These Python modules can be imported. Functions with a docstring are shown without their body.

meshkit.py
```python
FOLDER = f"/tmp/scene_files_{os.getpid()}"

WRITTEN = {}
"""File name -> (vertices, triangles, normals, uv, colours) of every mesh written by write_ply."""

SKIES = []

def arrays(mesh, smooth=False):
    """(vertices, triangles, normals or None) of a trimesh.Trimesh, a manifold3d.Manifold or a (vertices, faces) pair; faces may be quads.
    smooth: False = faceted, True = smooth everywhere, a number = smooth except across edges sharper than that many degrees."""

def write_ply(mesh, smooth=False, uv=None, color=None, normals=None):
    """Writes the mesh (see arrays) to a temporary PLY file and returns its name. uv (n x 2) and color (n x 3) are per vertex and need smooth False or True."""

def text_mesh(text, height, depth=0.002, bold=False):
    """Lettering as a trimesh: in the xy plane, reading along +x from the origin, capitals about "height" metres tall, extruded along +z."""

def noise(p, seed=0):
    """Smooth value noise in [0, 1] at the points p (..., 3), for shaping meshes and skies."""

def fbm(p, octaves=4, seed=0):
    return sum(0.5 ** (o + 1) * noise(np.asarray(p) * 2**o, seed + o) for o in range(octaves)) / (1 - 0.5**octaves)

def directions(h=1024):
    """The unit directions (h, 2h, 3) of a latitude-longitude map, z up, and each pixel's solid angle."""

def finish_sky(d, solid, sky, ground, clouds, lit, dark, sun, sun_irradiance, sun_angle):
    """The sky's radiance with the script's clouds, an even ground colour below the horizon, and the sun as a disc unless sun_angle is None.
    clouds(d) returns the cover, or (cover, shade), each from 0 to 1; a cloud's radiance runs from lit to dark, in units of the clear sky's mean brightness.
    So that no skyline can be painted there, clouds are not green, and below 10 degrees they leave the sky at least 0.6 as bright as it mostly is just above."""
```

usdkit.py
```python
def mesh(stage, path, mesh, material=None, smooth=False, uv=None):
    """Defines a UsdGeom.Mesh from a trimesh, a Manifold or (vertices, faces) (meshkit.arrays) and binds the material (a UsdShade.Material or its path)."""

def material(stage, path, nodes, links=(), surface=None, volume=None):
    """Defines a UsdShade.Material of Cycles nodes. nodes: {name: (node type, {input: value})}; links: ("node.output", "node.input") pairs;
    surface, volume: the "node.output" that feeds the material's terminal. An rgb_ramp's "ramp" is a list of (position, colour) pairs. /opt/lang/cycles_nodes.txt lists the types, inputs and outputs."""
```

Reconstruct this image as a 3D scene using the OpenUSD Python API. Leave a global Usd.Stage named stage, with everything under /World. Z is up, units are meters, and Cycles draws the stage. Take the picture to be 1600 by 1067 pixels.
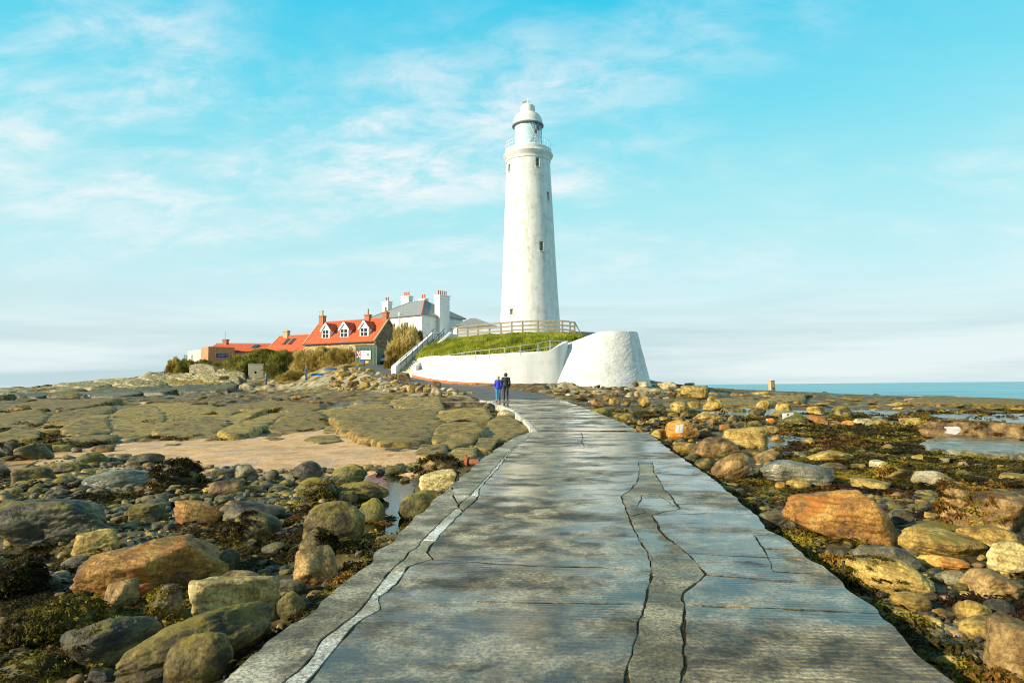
import math, random
import numpy as np, trimesh, manifold3d, usdkit
from meshkit import noise, fbm, text_mesh
from pxr import Usd, UsdGeom, UsdLux, UsdShade, Gf, Sdf, Vt
from scipy.interpolate import RBFInterpolator
from scipy.spatial import cKDTree
from shapely.geometry import Polygon, LineString, Point
from shapely.ops import unary_union
from shapely.prepared import prep

stage = Usd.Stage.CreateInMemory()
UsdGeom.SetStageUpAxis(stage, 'Z')
UsdGeom.SetStageMetersPerUnit(stage, 1.0)
UsdGeom.Xform.Define(stage, '/World')
UsdGeom.Scope.Define(stage, '/World/Looks')
PI = math.pi

# ------------------------------------------------------------------ camera, sky, sun, exposure
EYE = np.array([0.0, 0.0, 1.6])
PITCH, ROLL = math.radians(3.754), 0.0094
FWD = np.array([0, math.cos(PITCH), math.sin(PITCH)])
UP0 = np.array([0, -math.sin(PITCH), math.cos(PITCH)])
RIGHT = np.array([math.cos(ROLL), 0, 0]) - math.sin(ROLL) * UP0
UPV = np.array([math.sin(ROLL), 0, 0]) + math.cos(ROLL) * UP0
cam = UsdGeom.Camera.Define(stage, '/World/camera')
cam.CreateFocalLengthAttr(24.0)
cam.CreateHorizontalApertureAttr(36.0)
cam.CreateVerticalApertureAttr(36.0 * 682 / 1024)
cam.CreateClippingRangeAttr(Gf.Vec2f(0.1, 20000))
cam.CreateExposureAttr(1.06)
_m = np.eye(4)
_m[0, :3], _m[1, :3], _m[2, :3], _m[3, :3] = RIGHT, UPV, -FWD, EYE
cam.AddTransformOp().Set(Gf.Matrix4d(*_m.ravel().tolist()))

SUN_EL = math.radians(23.0)
SUN_AZ = math.atan2(-0.86, -0.50)              # atan2(x, y): from the left, a little behind the camera
SUN = np.array([math.sin(SUN_AZ) * math.cos(SUN_EL), math.cos(SUN_AZ) * math.cos(SUN_EL), math.sin(SUN_EL)])
sun = UsdLux.DistantLight.Define(stage, '/World/sun')
sun.CreateIntensityAttr(1.0)
sun.CreateNormalizeAttr(True)
sun.CreateAngleAttr(0.55)
sun.CreateColorAttr(Gf.Vec3f(1.0, 0.88, 0.68))
_z = SUN
_x = np.cross([0, 0, 1.0], _z); _x /= np.linalg.norm(_x)
_y = np.cross(_z, _x)
_r = np.eye(4); _r[0, :3], _r[1, :3], _r[2, :3] = _x, _y, _z
sun.AddTransformOp().Set(Gf.Matrix4d(*_r.ravel().tolist()))

sky = UsdLux.DomeLight.Define(stage, '/World/sky')
sky_mat = usdkit.material(stage, '/World/Looks/sky_look', {
    'sky': ('sky_texture', {'sky_type': 'single_scattering', 'sun_disc': False, 'sun_elevation': SUN_EL, 'sun_rotation': SUN_AZ,
                            'altitude': 10.0, 'air_density': 1.0, 'aerosol_density': 0.8, 'ozone_density': 1.0}),
    'tint': ('mix_color', {'blend_type': 'multiply', 'fac': 1.0, 'b': (0.62, 1.0, 0.97), 'use_clamp': False}),
    'tc': ('texture_coordinate', {}),
    'xyz': ('separate_xyz', {}),
    'zz': ('math', {'math_type': 'add', 'value2': 0.30}),
    'zc': ('math', {'math_type': 'maximum', 'value2': 0.05}),
    'u': ('math', {'math_type': 'divide'}),
    'v': ('math', {'math_type': 'divide'}),
    'uv': ('combine_xyz', {'z': 3.1}),
    # high cirrus: streaks that run from upper left to lower right
    'map1': ('mapping', {'rotation': (0, 0, 0.85), 'scale': (0.55, 1.15, 1), 'location': (0.0, 0.35, 0)}),
    'n1': ('noise_texture', {'scale': 2.6, 'detail': 10.0, 'roughness': 0.60, 'distortion': 0.25}),
    'r1': ('rgb_ramp', {'ramp': [(0.41, (0, 0, 0)), (0.50, (0.38, 0.38, 0.38)), (0.62, (0.95, 0.95, 0.95))]}),
    'map4': ('mapping', {'rotation': (0, 0, 0.6), 'scale': (0.8, 1.3, 1)}),
    'n4': ('noise_texture', {'scale': 9.0, 'detail': 8.0, 'roughness': 0.66, 'distortion': 0.4}),
    'r4': ('rgb_ramp', {'ramp': [(0.38, (0.25, 0.25, 0.25)), (0.60, (1, 1, 1))]}),
    'map2': ('mapping', {'location': (1.6, 1.2, 0)}),
    'n2': ('noise_texture', {'scale': 0.75, 'detail': 2.0, 'roughness': 0.5}),
    'r2': ('rgb_ramp', {'ramp': [(0.38, (0.06, 0.06, 0.06)), (0.51, (1, 1, 1))]}),
    'hi': ('map_range', {'from_min': 0.08, 'from_max': 0.34, 'to_min': 0.12, 'to_max': 0.9, 'clamp': True, 'range_type': 'smoothstep'}), 'mhi': ('math', {'math_type': 'multiply'}), 'm12': ('math', {'math_type': 'multiply'}), 'm124': ('math', {'math_type': 'multiply'}),
    # low banks of cloud near the horizon
    'map3': ('mapping', {'scale': (1.4, 1.4, 20.0), 'location': (0.3, 0.0, 0.35)}),
    'n3': ('noise_texture', {'scale': 1.5, 'detail': 5.0, 'roughness': 0.5, 'distortion': 0.3}),
    'r3': ('rgb_ramp', {'ramp': [(0.38, (0, 0, 0)), (0.62, (1, 1, 1))]}),
    'low': ('map_range', {'from_min': 0.02, 'from_max': 0.17, 'to_min': 1.0, 'to_max': 0.0, 'clamp': True, 'range_type': 'smoothstep'}),
    'veil': ('map_range', {'from_min': 0.0, 'from_max': 0.48, 'to_min': 0.92, 'to_max': 0.92, 'clamp': True, 'range_type': 'linear'}),
    'cir': ('mix_color', {'blend_type': 'mix', 'b': (7.0, 6.7, 6.7), 'use_clamp': False}),
    'veilmix': ('mix_color', {'blend_type': 'mix', 'use_clamp': False}),
    'grad': ('rgb_ramp', {'ramp': [(0.0, (0.50, 0.60, 0.61)), (0.10, (0.46, 0.61, 0.63)), (0.25, (0.29, 0.58, 0.62)), (0.36, (0.145, 0.52, 0.62)), (0.50, (0.030, 0.43, 0.60)), (0.70, (0.02, 0.24, 0.42)), (1.0, (0.015, 0.11, 0.25))]}),
    'grads': ('mix_color', {'blend_type': 'multiply', 'fac': 1.0, 'b': (10, 10, 10), 'use_clamp': False}),
    'bankc': ('mix_color', {'blend_type': 'mix', 'a': (5.6, 6.2, 6.25), 'b': (3.4, 4.5, 4.85), 'use_clamp': False}),
    'bank': ('mix_color', {'blend_type': 'mix', 'use_clamp': False}),
    'bankf': ('math', {'math_type': 'multiply', 'value2': 0.8}),
    'bg': ('background_shader', {'strength': 0.071}),
}, [('sky.color', 'tint.a'), ('tc.generated', 'xyz.vector'), ('xyz.z', 'zz.value1'), ('zz.value', 'zc.value1'), ('xyz.x', 'u.value1'), ('zc.value', 'u.value2'),
    ('xyz.y', 'v.value1'), ('zc.value', 'v.value2'), ('u.value', 'uv.x'), ('v.value', 'uv.y'), ('uv.vector', 'map1.vector'), ('map1.vector', 'n1.vector'),
    ('n1.fac', 'r1.fac'), ('uv.vector', 'map2.vector'), ('map2.vector', 'n2.vector'), ('n2.fac', 'r2.fac'), ('r1.color', 'm12.value1'), ('r2.color', 'm12.value2'),
    ('tc.generated', 'map3.vector'), ('map3.vector', 'n3.vector'), ('n3.fac', 'r3.fac'), ('xyz.z', 'low.value'), ('xyz.z', 'veil.value'),
    ('tint.result', 'veilmix.a'), ('xyz.z', 'grad.fac'), ('grad.color', 'grads.a'), ('grads.result', 'veilmix.b'), ('veil.result', 'veilmix.fac'), ('veilmix.result', 'cir.a'), ('uv.vector', 'map4.vector'), ('map4.vector', 'n4.vector'), ('n4.fac', 'r4.fac'), ('m12.value', 'm124.value1'), ('r4.color', 'm124.value2'), ('xyz.z', 'hi.value'), ('m124.value', 'mhi.value1'), ('hi.result', 'mhi.value2'), ('mhi.value', 'cir.fac'),
    ('r3.color', 'bankc.fac'), ('low.result', 'bankf.value1'), ('bankf.value', 'bank.fac'), ('cir.result', 'bank.a'), ('bankc.result', 'bank.b'), ('bank.result', 'bg.color')],
    surface='bg.background')
UsdShade.MaterialBindingAPI.Apply(sky.GetPrim()).Bind(sky_mat)
sky.GetPrim().SetCustomDataByKey('kind', 'structure')

# ------------------------------------------------------------------ helpers
F = 24 / 36 * 1600                              # focal length in photograph pixels
def project(P):
    d = np.asarray(P, float) - EYE
    c = d @ FWD
    return 800 + F * (d @ RIGHT) / c, 533.5 - F * (d @ UPV) / c
def ray(px, py):
    return RIGHT * ((px - 800) / F) + UPV * ((533.5 - py) / F) + FWD
def at_depth(px, py, Y):
    d = ray(px, py); return EYE + d * (Y / d[1])
def on_plane(px, py, z=0.0):
    d = ray(px, py); return EYE + d * ((z - EYE[2]) / d[2])

_names = {}
def path_of(name, parent='/World'):
    parent = str(parent.GetPath()) if hasattr(parent, 'GetPath') else parent
    k = _names.get((parent, name), 0); _names[(parent, name)] = k + 1
    return parent + '/' + (name if k == 0 else f'{name}_{k:03d}')
def tag(prim, label=None, cat=None, group=None, kind=None):
    prim = prim.GetPrim() if hasattr(prim, 'GetPrim') else prim
    for k, v in (('label', label), ('category', cat), ('group', group), ('kind', kind)):
        if v: prim.SetCustomDataByKey(k, v)
    return prim
def thing(name, label=None, cat=None, loc=(0, 0, 0), rz=0.0, group=None, kind=None, parent='/World', scale=None):
    x = UsdGeom.Xform.Define(stage, path_of(name, parent))
    x.AddTranslateOp().Set(Gf.Vec3d(*map(float, loc)))
    if rz: x.AddRotateZOp().Set(float(rz))
    if scale is not None: x.AddScaleOp().Set(Gf.Vec3f(*map(float, np.broadcast_to(scale, 3))))
    return tag(x, label, cat, group, kind)
def put(name, mesh, mat, parent='/World', smooth=False, label=None, cat=None, group=None, kind=None, loc=None, colors=None):
    if isinstance(mesh, MB): mesh = mesh.mesh()
    m = usdkit.mesh(stage, path_of(name, parent), mesh, LOOK[mat], smooth)
    if loc is not None: m.AddTranslateOp().Set(Gf.Vec3d(*map(float, loc)))
    return tag(m, label, cat, group, kind)
def copy_of(src, loc, rz=0.0, label=None, group=None, scale=None):
    was = src.GetCustomData()
    base = src.GetName().rstrip('0123456789').rstrip('_')
    o = thing(base, label or was.get('label'), was.get('category'), loc, rz, group or was.get('group'), None, '/World', scale)
    o.GetReferences().AddInternalReference(src.GetPath()); o.SetInstanceable(True)
    return o

class MB:
    """collects primitives into one triangle mesh"""
    def __init__(s): s.v, s.f, s.n = [], [], 0
    def add(s, v, f):
        v = np.asarray(v, float); f = np.asarray(f, int)
        if f.shape[1] == 4: f = np.vstack([f[:, [0, 1, 2]], f[:, [0, 2, 3]]])
        s.v.append(v); s.f.append(f + s.n); s.n += len(v); return s
    def tm(s, m): return s.add(m.vertices, m.faces)
    def box(s, x0, x1, y0, y1, z0, z1):
        v = [(x, y, z) for z in (z0, z1) for x, y in ((x0, y0), (x1, y0), (x1, y1), (x0, y1))]
        return s.add(v, [(3, 2, 1, 0), (4, 5, 6, 7), (0, 1, 5, 4), (1, 2, 6, 5), (2, 3, 7, 6), (3, 0, 4, 7)])
    def bar(s, p, q, w, h=None):
        p, q = np.asarray(p, float), np.asarray(q, float); h = h or w
        d = q - p; d /= np.linalg.norm(d)
        a = np.cross(d, [0, 0, 1.0]) if abs(d[2]) < 0.95 else np.cross(d, [0, 1.0, 0]); a /= np.linalg.norm(a); b = np.cross(a, d)
        c = [(-w / 2, -h / 2), (w / 2, -h / 2), (w / 2, h / 2), (-w / 2, h / 2)]
        v = [o + a * i + b * j for o in (p, q) for i, j in c]
        return s.add(v, [(0, 1, 2, 3), (7, 6, 5, 4), (4, 5, 1, 0), (5, 6, 2, 1), (6, 7, 3, 2), (7, 4, 0, 3)])
    def tube(s, p, q, r, r2=None, n=8):
        p, q = np.asarray(p, float), np.asarray(q, float); r2 = r if r2 is None else r2
        d = q - p; d /= np.linalg.norm(d)
        a = np.cross(d, [0, 0, 1.0]) if abs(d[2]) < 0.95 else np.cross(d, [0, 1.0, 0]); a /= np.linalg.norm(a); b = np.cross(d, a)
        t = np.arange(n) / n * 2 * PI
        c = np.cos(t)[:, None] * a + np.sin(t)[:, None] * b
        v = np.vstack([p + c * r, q + c * r2, [p, q]])
        i = np.arange(n); j = (i + 1) % n
        f = np.vstack([np.stack([i, j, j + n], 1), np.stack([i, j + n, i + n], 1), np.stack([j, i, 0 * i + 2 * n], 1), np.stack([i + n, j + n, 0 * i + 2 * n + 1], 1)])
        return s.add(v, f)
    def lathe(s, prof, n=48, c=(0, 0), a0=0.0, a1=2 * PI):
        prof = np.asarray(prof, float); full = abs(a1 - a0 - 2 * PI) < 1e-6
        t = a0 + np.arange(n if full else n + 1) / n * (a1 - a0); k = len(prof); m = len(t)
        v = np.stack([c[0] + prof[None, :, 0] * np.cos(t)[:, None], c[1] + prof[None, :, 0] * np.sin(t)[:, None], np.broadcast_to(prof[None, :, 1], (m, k))], -1).reshape(-1, 3)
        f = []
        for i in range(n):
            i2 = (i + 1) % m
            for j in range(k - 1): f.append((i * k + j, i2 * k + j, i2 * k + j + 1, i * k + j + 1))
        return s.add(v, f)
    def slab(s, pts, t):
        """quad or polygon pts (one plane) given thickness t downward along its normal"""
        p = np.asarray(pts, float); n = np.cross(p[1] - p[0], p[2] - p[0]); n /= np.linalg.norm(n); k = len(p)
        v = np.vstack([p, p - n * t]); f = []
        for i in range(1, k - 1): f += [(0, i, i + 1), (k, k + i + 1, k + i)]
        for i in range(k): j = (i + 1) % k; f += [(i, k + i, k + j), (i, k + j, j)]
        return s.add(v, f)
    def prism(s, poly, z0, z1):
        m = trimesh.creation.extrude_polygon(poly if hasattr(poly, 'exterior') else Polygon(poly), z1 - z0, engine='earcut')
        return s.add(np.asarray(m.vertices) + [0, 0, z0], m.faces)
    def profile_x(s, pts, x0, x1):
        """polygon in (y, z) swept along x"""
        m = trimesh.creation.extrude_polygon(Polygon(pts), x1 - x0, engine='earcut')
        v = np.asarray(m.vertices); f = np.asarray(m.faces)
        return s.add(np.stack([v[:, 2] + x0, v[:, 0], v[:, 1]], 1), f)
    def profile_y(s, pts, y0, y1):
        m = trimesh.creation.extrude_polygon(Polygon(pts), y1 - y0, engine='earcut')
        v = np.asarray(m.vertices); f = np.asarray(m.faces)[:, ::-1]
        return s.add(np.stack([v[:, 0], v[:, 2] + y0, v[:, 1]], 1), f)
    def mesh(s): return trimesh.Trimesh(np.vstack(s.v), np.vstack(s.f), process=False)

def grid_faces(a, b):
    i, j = np.meshgrid(np.arange(a - 1), np.arange(b - 1), indexing='ij')
    q = (i * b + j).ravel()
    return np.vstack([np.stack([q, q + b, q + b + 1], 1), np.stack([q, q + b + 1, q + 1], 1)])

# ------------------------------------------------------------------ materials
LOOK = {}
def mat(name, nodes, links, surface='p.BSDF'):
    LOOK[name] = usdkit.material(stage, '/World/Looks/' + name, nodes, links, surface=surface)
def plain(name, color, rough=0.6, var=0.12, scale=6.0, bump=0.0, bscale=40.0, metal=0.0, spec=0.5):
    c = np.array(color)
    n = {'g': ('geometry', {}), 'n': ('noise_texture', {'scale': scale, 'detail': 6.0, 'roughness': 0.6}),
         'r': ('rgb_ramp', {'ramp': [(0.3, tuple(c * (1 - var))), (0.7, tuple(np.minimum(c * (1 + var), 1)))]}),
         'p': ('principled_bsdf', {'roughness': rough, 'metallic': metal, 'specular_ior_level': spec})}
    l = [('g.position', 'n.vector'), ('n.fac', 'r.fac'), ('r.color', 'p.base_color')]
    if bump:
        n['nb'] = ('noise_texture', {'scale': bscale, 'detail': 4.0}); n['b'] = ('bump', {'strength': bump, 'distance': 0.05})
        l += [('g.position', 'nb.vector'), ('nb.fac', 'b.height'), ('b.normal', 'p.normal')]
    mat(name, n, l)
def rock_look(name, dark, mid, light, algae=(0.10, 0.10, 0.015), algae_amount=0.5, rough=0.62, bump=0.7, strata=0.0, rust=None, blotch=None):
    n = {'g': ('geometry', {}), 'oi': ('object_info', {}),
         'n1': ('noise_texture', {'scale': 3.2, 'detail': 9.0, 'roughness': 0.62, 'distortion': 0.4}),
         'r1': ('rgb_ramp', {'ramp': [(0.37, dark), (0.49, mid), (0.63, light)]}),
         'n2': ('noise_texture', {'scale': 38.0, 'detail': 6.0, 'roughness': 0.7}),
         'r2': ('rgb_ramp', {'ramp': [(0.36, (0.35, 0.34, 0.32)), (0.5, (0.9, 0.9, 0.88)), (0.64, (1.45, 1.42, 1.35))]}),
         'mul': ('mix_color', {'blend_type': 'multiply', 'fac': 0.85, 'use_clamp': False}),
         'sx': ('separate_xyz', {}),
         'n3': ('noise_texture', {'scale': 2.3, 'detail': 7.0, 'roughness': 0.65}),
         'am': ('math', {'math_type': 'multiply_add', 'value2': 0.30}),
         'ar': ('map_range', {'from_min': 0.86 - 0.32 * algae_amount, 'from_max': 1.0 - 0.30 * algae_amount, 'to_min': 0, 'to_max': 0.85, 'clamp': True, 'range_type': 'smoothstep'}),
         'alg': ('mix_color', {'blend_type': 'mix', 'b': algae, 'use_clamp': False}),
         'rv': ('map_range', {'from_min': 0, 'from_max': 1, 'to_min': 0.75, 'to_max': 1.25}),
         'hs': ('hsv', {}),
         'nb': ('noise_texture', {'scale': 11.0, 'detail': 10.0, 'roughness': 0.68}),
         'vb': ('voronoi_texture', {'scale': 6.0, 'feature': 'distance_to_edge'}),
         'b': ('bump', {'strength': bump, 'distance': 0.06}),
         'p': ('principled_bsdf', {'roughness': rough, 'specular_ior_level': 0.4})}
    l = [('g.position', 'n1.vector'), ('n1.fac', 'r1.fac'), ('g.position', 'n2.vector'), ('n2.fac', 'r2.fac'), ('r1.color', 'mul.a'), ('r2.color', 'mul.b'),
         ('g.normal', 'sx.vector'), ('g.position', 'n3.vector'), ('sx.z', 'am.value1'), ('n3.fac', 'am.value3'), ('am.value', 'ar.value'),
         ('ar.result', 'alg.fac'), ('g.position', 'nb.vector'), ('nb.fac', 'b.height'), ('b.normal', 'p.normal'),
         ('oi.random', 'rv.value'), ('rv.result', 'hs.value')]
    src = 'mul.result'
    if rust:
        n['nr'] = ('noise_texture', {'scale': 1.9, 'detail': 6.0, 'roughness': 0.6, 'distortion': 0.8})
        n['rr'] = ('rgb_ramp', {'ramp': [(0.50, (0, 0, 0)), (0.62, (1, 1, 1))]})
        n['rm'] = ('mix_color', {'blend_type': 'mix', 'b': rust, 'use_clamp': False})
        l += [('g.position', 'nr.vector'), ('nr.fac', 'rr.fac'), ('rr.color', 'rm.fac'), (src, 'rm.a')]; src = 'rm.result'
    if strata:
        n['mp'] = ('mapping', {'rotation': (0.25, -0.18, 0.0), 'scale': (1, 1, 1)})
        n['w'] = ('wave_texture', {'bands_direction': 'z', 'scale': 4.5, 'distortion': 5.0, 'detail': 4.0, 'detail_scale': 1.4, 'detail_roughness': 0.6})
        n['wr'] = ('rgb_ramp', {'ramp': [(0.0, (0.55, 0.52, 0.5)), (0.35, (1, 1, 1)), (1.0, (1.1, 1.08, 1.0))]})
        n['wm'] = ('mix_color', {'blend_type': 'multiply', 'fac': strata, 'use_clamp': False})
        l += [('g.position', 'mp.vector'), ('mp.vector', 'w.vector'), ('w.fac', 'wr.fac'), (src, 'wm.a'), ('wr.color', 'wm.b')]; src = 'wm.result'
    l += [(src, 'alg.a'), ('alg.result', 'hs.color'), ('hs.color', 'p.base_color')]
    mat(name, n, l)

rock_look('orange_rock', (0.115, 0.055, 0.010), (0.36, 0.165, 0.024), (0.56, 0.31, 0.065), algae=(0.14, 0.10, 0.012), algae_amount=0.15, strata=0.55, rust=(0.42, 0.15, 0.012))
rock_look('cream_rock', (0.24, 0.17, 0.055), (0.50, 0.38, 0.14), (0.66, 0.53, 0.25), algae=(0.26, 0.20, 0.03), algae_amount=0.25, strata=0.5)
rock_look('yellow_rock', (0.085, 0.052, 0.010), (0.29, 0.185, 0.034), (0.53, 0.37, 0.10), algae=(0.17, 0.13, 0.012), algae_amount=0.35, strata=0.5)
rock_look('olive_rock', (0.018, 0.013, 0.003), (0.082, 0.058, 0.011), (0.26, 0.19, 0.042), algae=(0.21, 0.15, 0.010), algae_amount=0.55, strata=0.3)
rock_look('grey_rock', (0.022, 0.018, 0.009), (0.085, 0.068, 0.033), (0.24, 0.20, 0.105), algae=(0.15, 0.11, 0.018), algae_amount=0.3, rough=0.5)
rock_look('dark_rock', (0.012, 0.010, 0.006), (0.045, 0.038, 0.017), (0.12, 0.10, 0.042), algae=(0.16, 0.12, 0.008), algae_amount=0.38, rough=0.45)
rock_look('mossy_rock', (0.035, 0.030, 0.007), (0.10, 0.085, 0.018), (0.19, 0.16, 0.045), algae=(0.19, 0.165, 0.006), algae_amount=0.85)
rock_look('brown_rock', (0.040, 0.021, 0.006), (0.165, 0.092, 0.024), (0.36, 0.23, 0.08), algae=(0.13, 0.10, 0.015), algae_amount=0.3)
rock_look('pale_rock', (0.16, 0.12, 0.05), (0.36, 0.295, 0.155), (0.54, 0.46, 0.29), algae=(0.20, 0.16, 0.025), algae_amount=0.35, strata=0.4)
rock_look('cliff_rock', (0.09, 0.07, 0.03), (0.30, 0.245, 0.12), (0.52, 0.44, 0.26), algae=(0.14, 0.12, 0.02), algae_amount=0.5, strata=0.5)
rock_look('slab_rock', (0.045, 0.028, 0.004), (0.205, 0.125, 0.014), (0.40, 0.265, 0.05), algae=(0.24, 0.165, 0.016), algae_amount=0.35, strata=0.35)
rock_look('wet_slab_rock', (0.06, 0.055, 0.034), (0.14, 0.13, 0.082), (0.23, 0.21, 0.135), algae=(0.12, 0.10, 0.025), algae_amount=0.25, rough=0.22, bump=0.35)

plain('white_paint', (0.72, 0.71, 0.68), 0.6, 0.05, 1.5, 0.15, 12)
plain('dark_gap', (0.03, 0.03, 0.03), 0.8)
plain('black_paint', (0.02, 0.02, 0.022), 0.4)
plain('grey_timber', (0.21, 0.18, 0.125), 0.8, 0.25, 5.0, 0.3, 30)
plain('galvanised', (0.42, 0.46, 0.46), 0.45, 0.12, 8.0, metal=0.4)
plain('slate', (0.23, 0.235, 0.22), 0.55, 0.22, 3.5, 0.4, 14)
plain('red_clay', (0.42, 0.085, 0.028), 0.7, 0.2, 5.0, 0.3, 20)
plain('brick', (0.33, 0.12, 0.05), 0.85, 0.3, 8.0, 0.4, 25)
plain('lead', (0.18, 0.19, 0.19), 0.5)
plain('green_container', (0.085, 0.14, 0.105), 0.5, 0.15, 2.5)
plain('brown_scrub_roof', (0.10, 0.07, 0.03), 0.9, 0.4, 12, 0.6, 20)
plain('sign_white', (0.72, 0.75, 0.76), 0.4, 0.02)
plain('sign_blue', (0.02, 0.07, 0.40), 0.4, 0.05)
plain('sign_navy', (0.012, 0.016, 0.12), 0.4, 0.05)
plain('sign_red', (0.50, 0.03, 0.05), 0.4, 0.05)
plain('sign_yellow', (0.60, 0.42, 0.04), 0.4, 0.05)
plain('sign_grey', (0.20, 0.24, 0.25), 0.4, 0.05)
plain('cladding', (0.40, 0.19, 0.085), 0.75, 0.22, 4.0, 0.2, 20)
plain('pink_render', (0.60, 0.45, 0.35), 0.8, 0.08, 2.0)
plain('sand_stone', (0.36, 0.29, 0.16), 0.85, 0.25, 4.0, 0.4, 14)
plain('dark_stone', (0.13, 0.098, 0.05), 0.85, 0.3, 5.0, 0.5, 16)
plain('pale_concrete', (0.46, 0.42, 0.28), 0.85, 0.15, 3.0, 0.3, 20)
plain('gold', (0.65, 0.38, 0.06), 0.35, 0.1, metal=0.6)
plain('blue_boat_paint', (0.015, 0.16, 0.45), 0.35, 0.1)
plain('car_paint', (0.55, 0.58, 0.60), 0.25, 0.02)
plain('rubber', (0.02, 0.02, 0.02), 0.8)
plain('rust', (0.22, 0.075, 0.03), 0.8, 0.4, 14, 0.5, 40)
plain('skin', (0.45, 0.26, 0.18), 0.55, 0.05)
plain('blond_hair', (0.42, 0.28, 0.10), 0.6, 0.2, 30)
plain('dark_hair', (0.035, 0.022, 0.014), 0.6, 0.2, 30)
plain('grey_hair', (0.35, 0.33, 0.30), 0.6, 0.2, 30)
plain('blue_jacket', (0.018, 0.035, 0.36), 0.75, 0.2, 10, 0.3, 25)
plain('black_jacket', (0.012, 0.014, 0.018), 0.75, 0.3, 10, 0.3, 25)
plain('teal_trousers', (0.03, 0.20, 0.34), 0.8, 0.2, 10)
plain('dark_trousers', (0.022, 0.016, 0.024), 0.8, 0.2, 10)
plain('pink_shoe', (0.70, 0.14, 0.22), 0.6, 0.1)
plain('dark_shoe', (0.02, 0.02, 0.02), 0.6, 0.1)
plain('denim_blue', (0.03, 0.07, 0.17), 0.8, 0.2, 10)
plain('mid_blue_jacket', (0.06, 0.14, 0.27), 0.8, 0.2, 10)
plain('grey_jacket', (0.05, 0.055, 0.06), 0.8, 0.2, 10)
plain('white_mark', (0.36, 0.35, 0.33), 0.7, 0.15, 20)
plain('tarmac', (0.085, 0.085, 0.075), 0.75, 0.25, 1.2, 0.25, 60)
plain('lamp_glass', (0.75, 0.78, 0.78), 0.15, 0.02)
plain('lens_white', (0.74, 0.74, 0.66), 0.4, 0.1, 1.2)
plain('slurry', (0.028, 0.023, 0.011), 0.95, 0.6, 9.0, 0.8, 30, spec=0.1)

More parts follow.
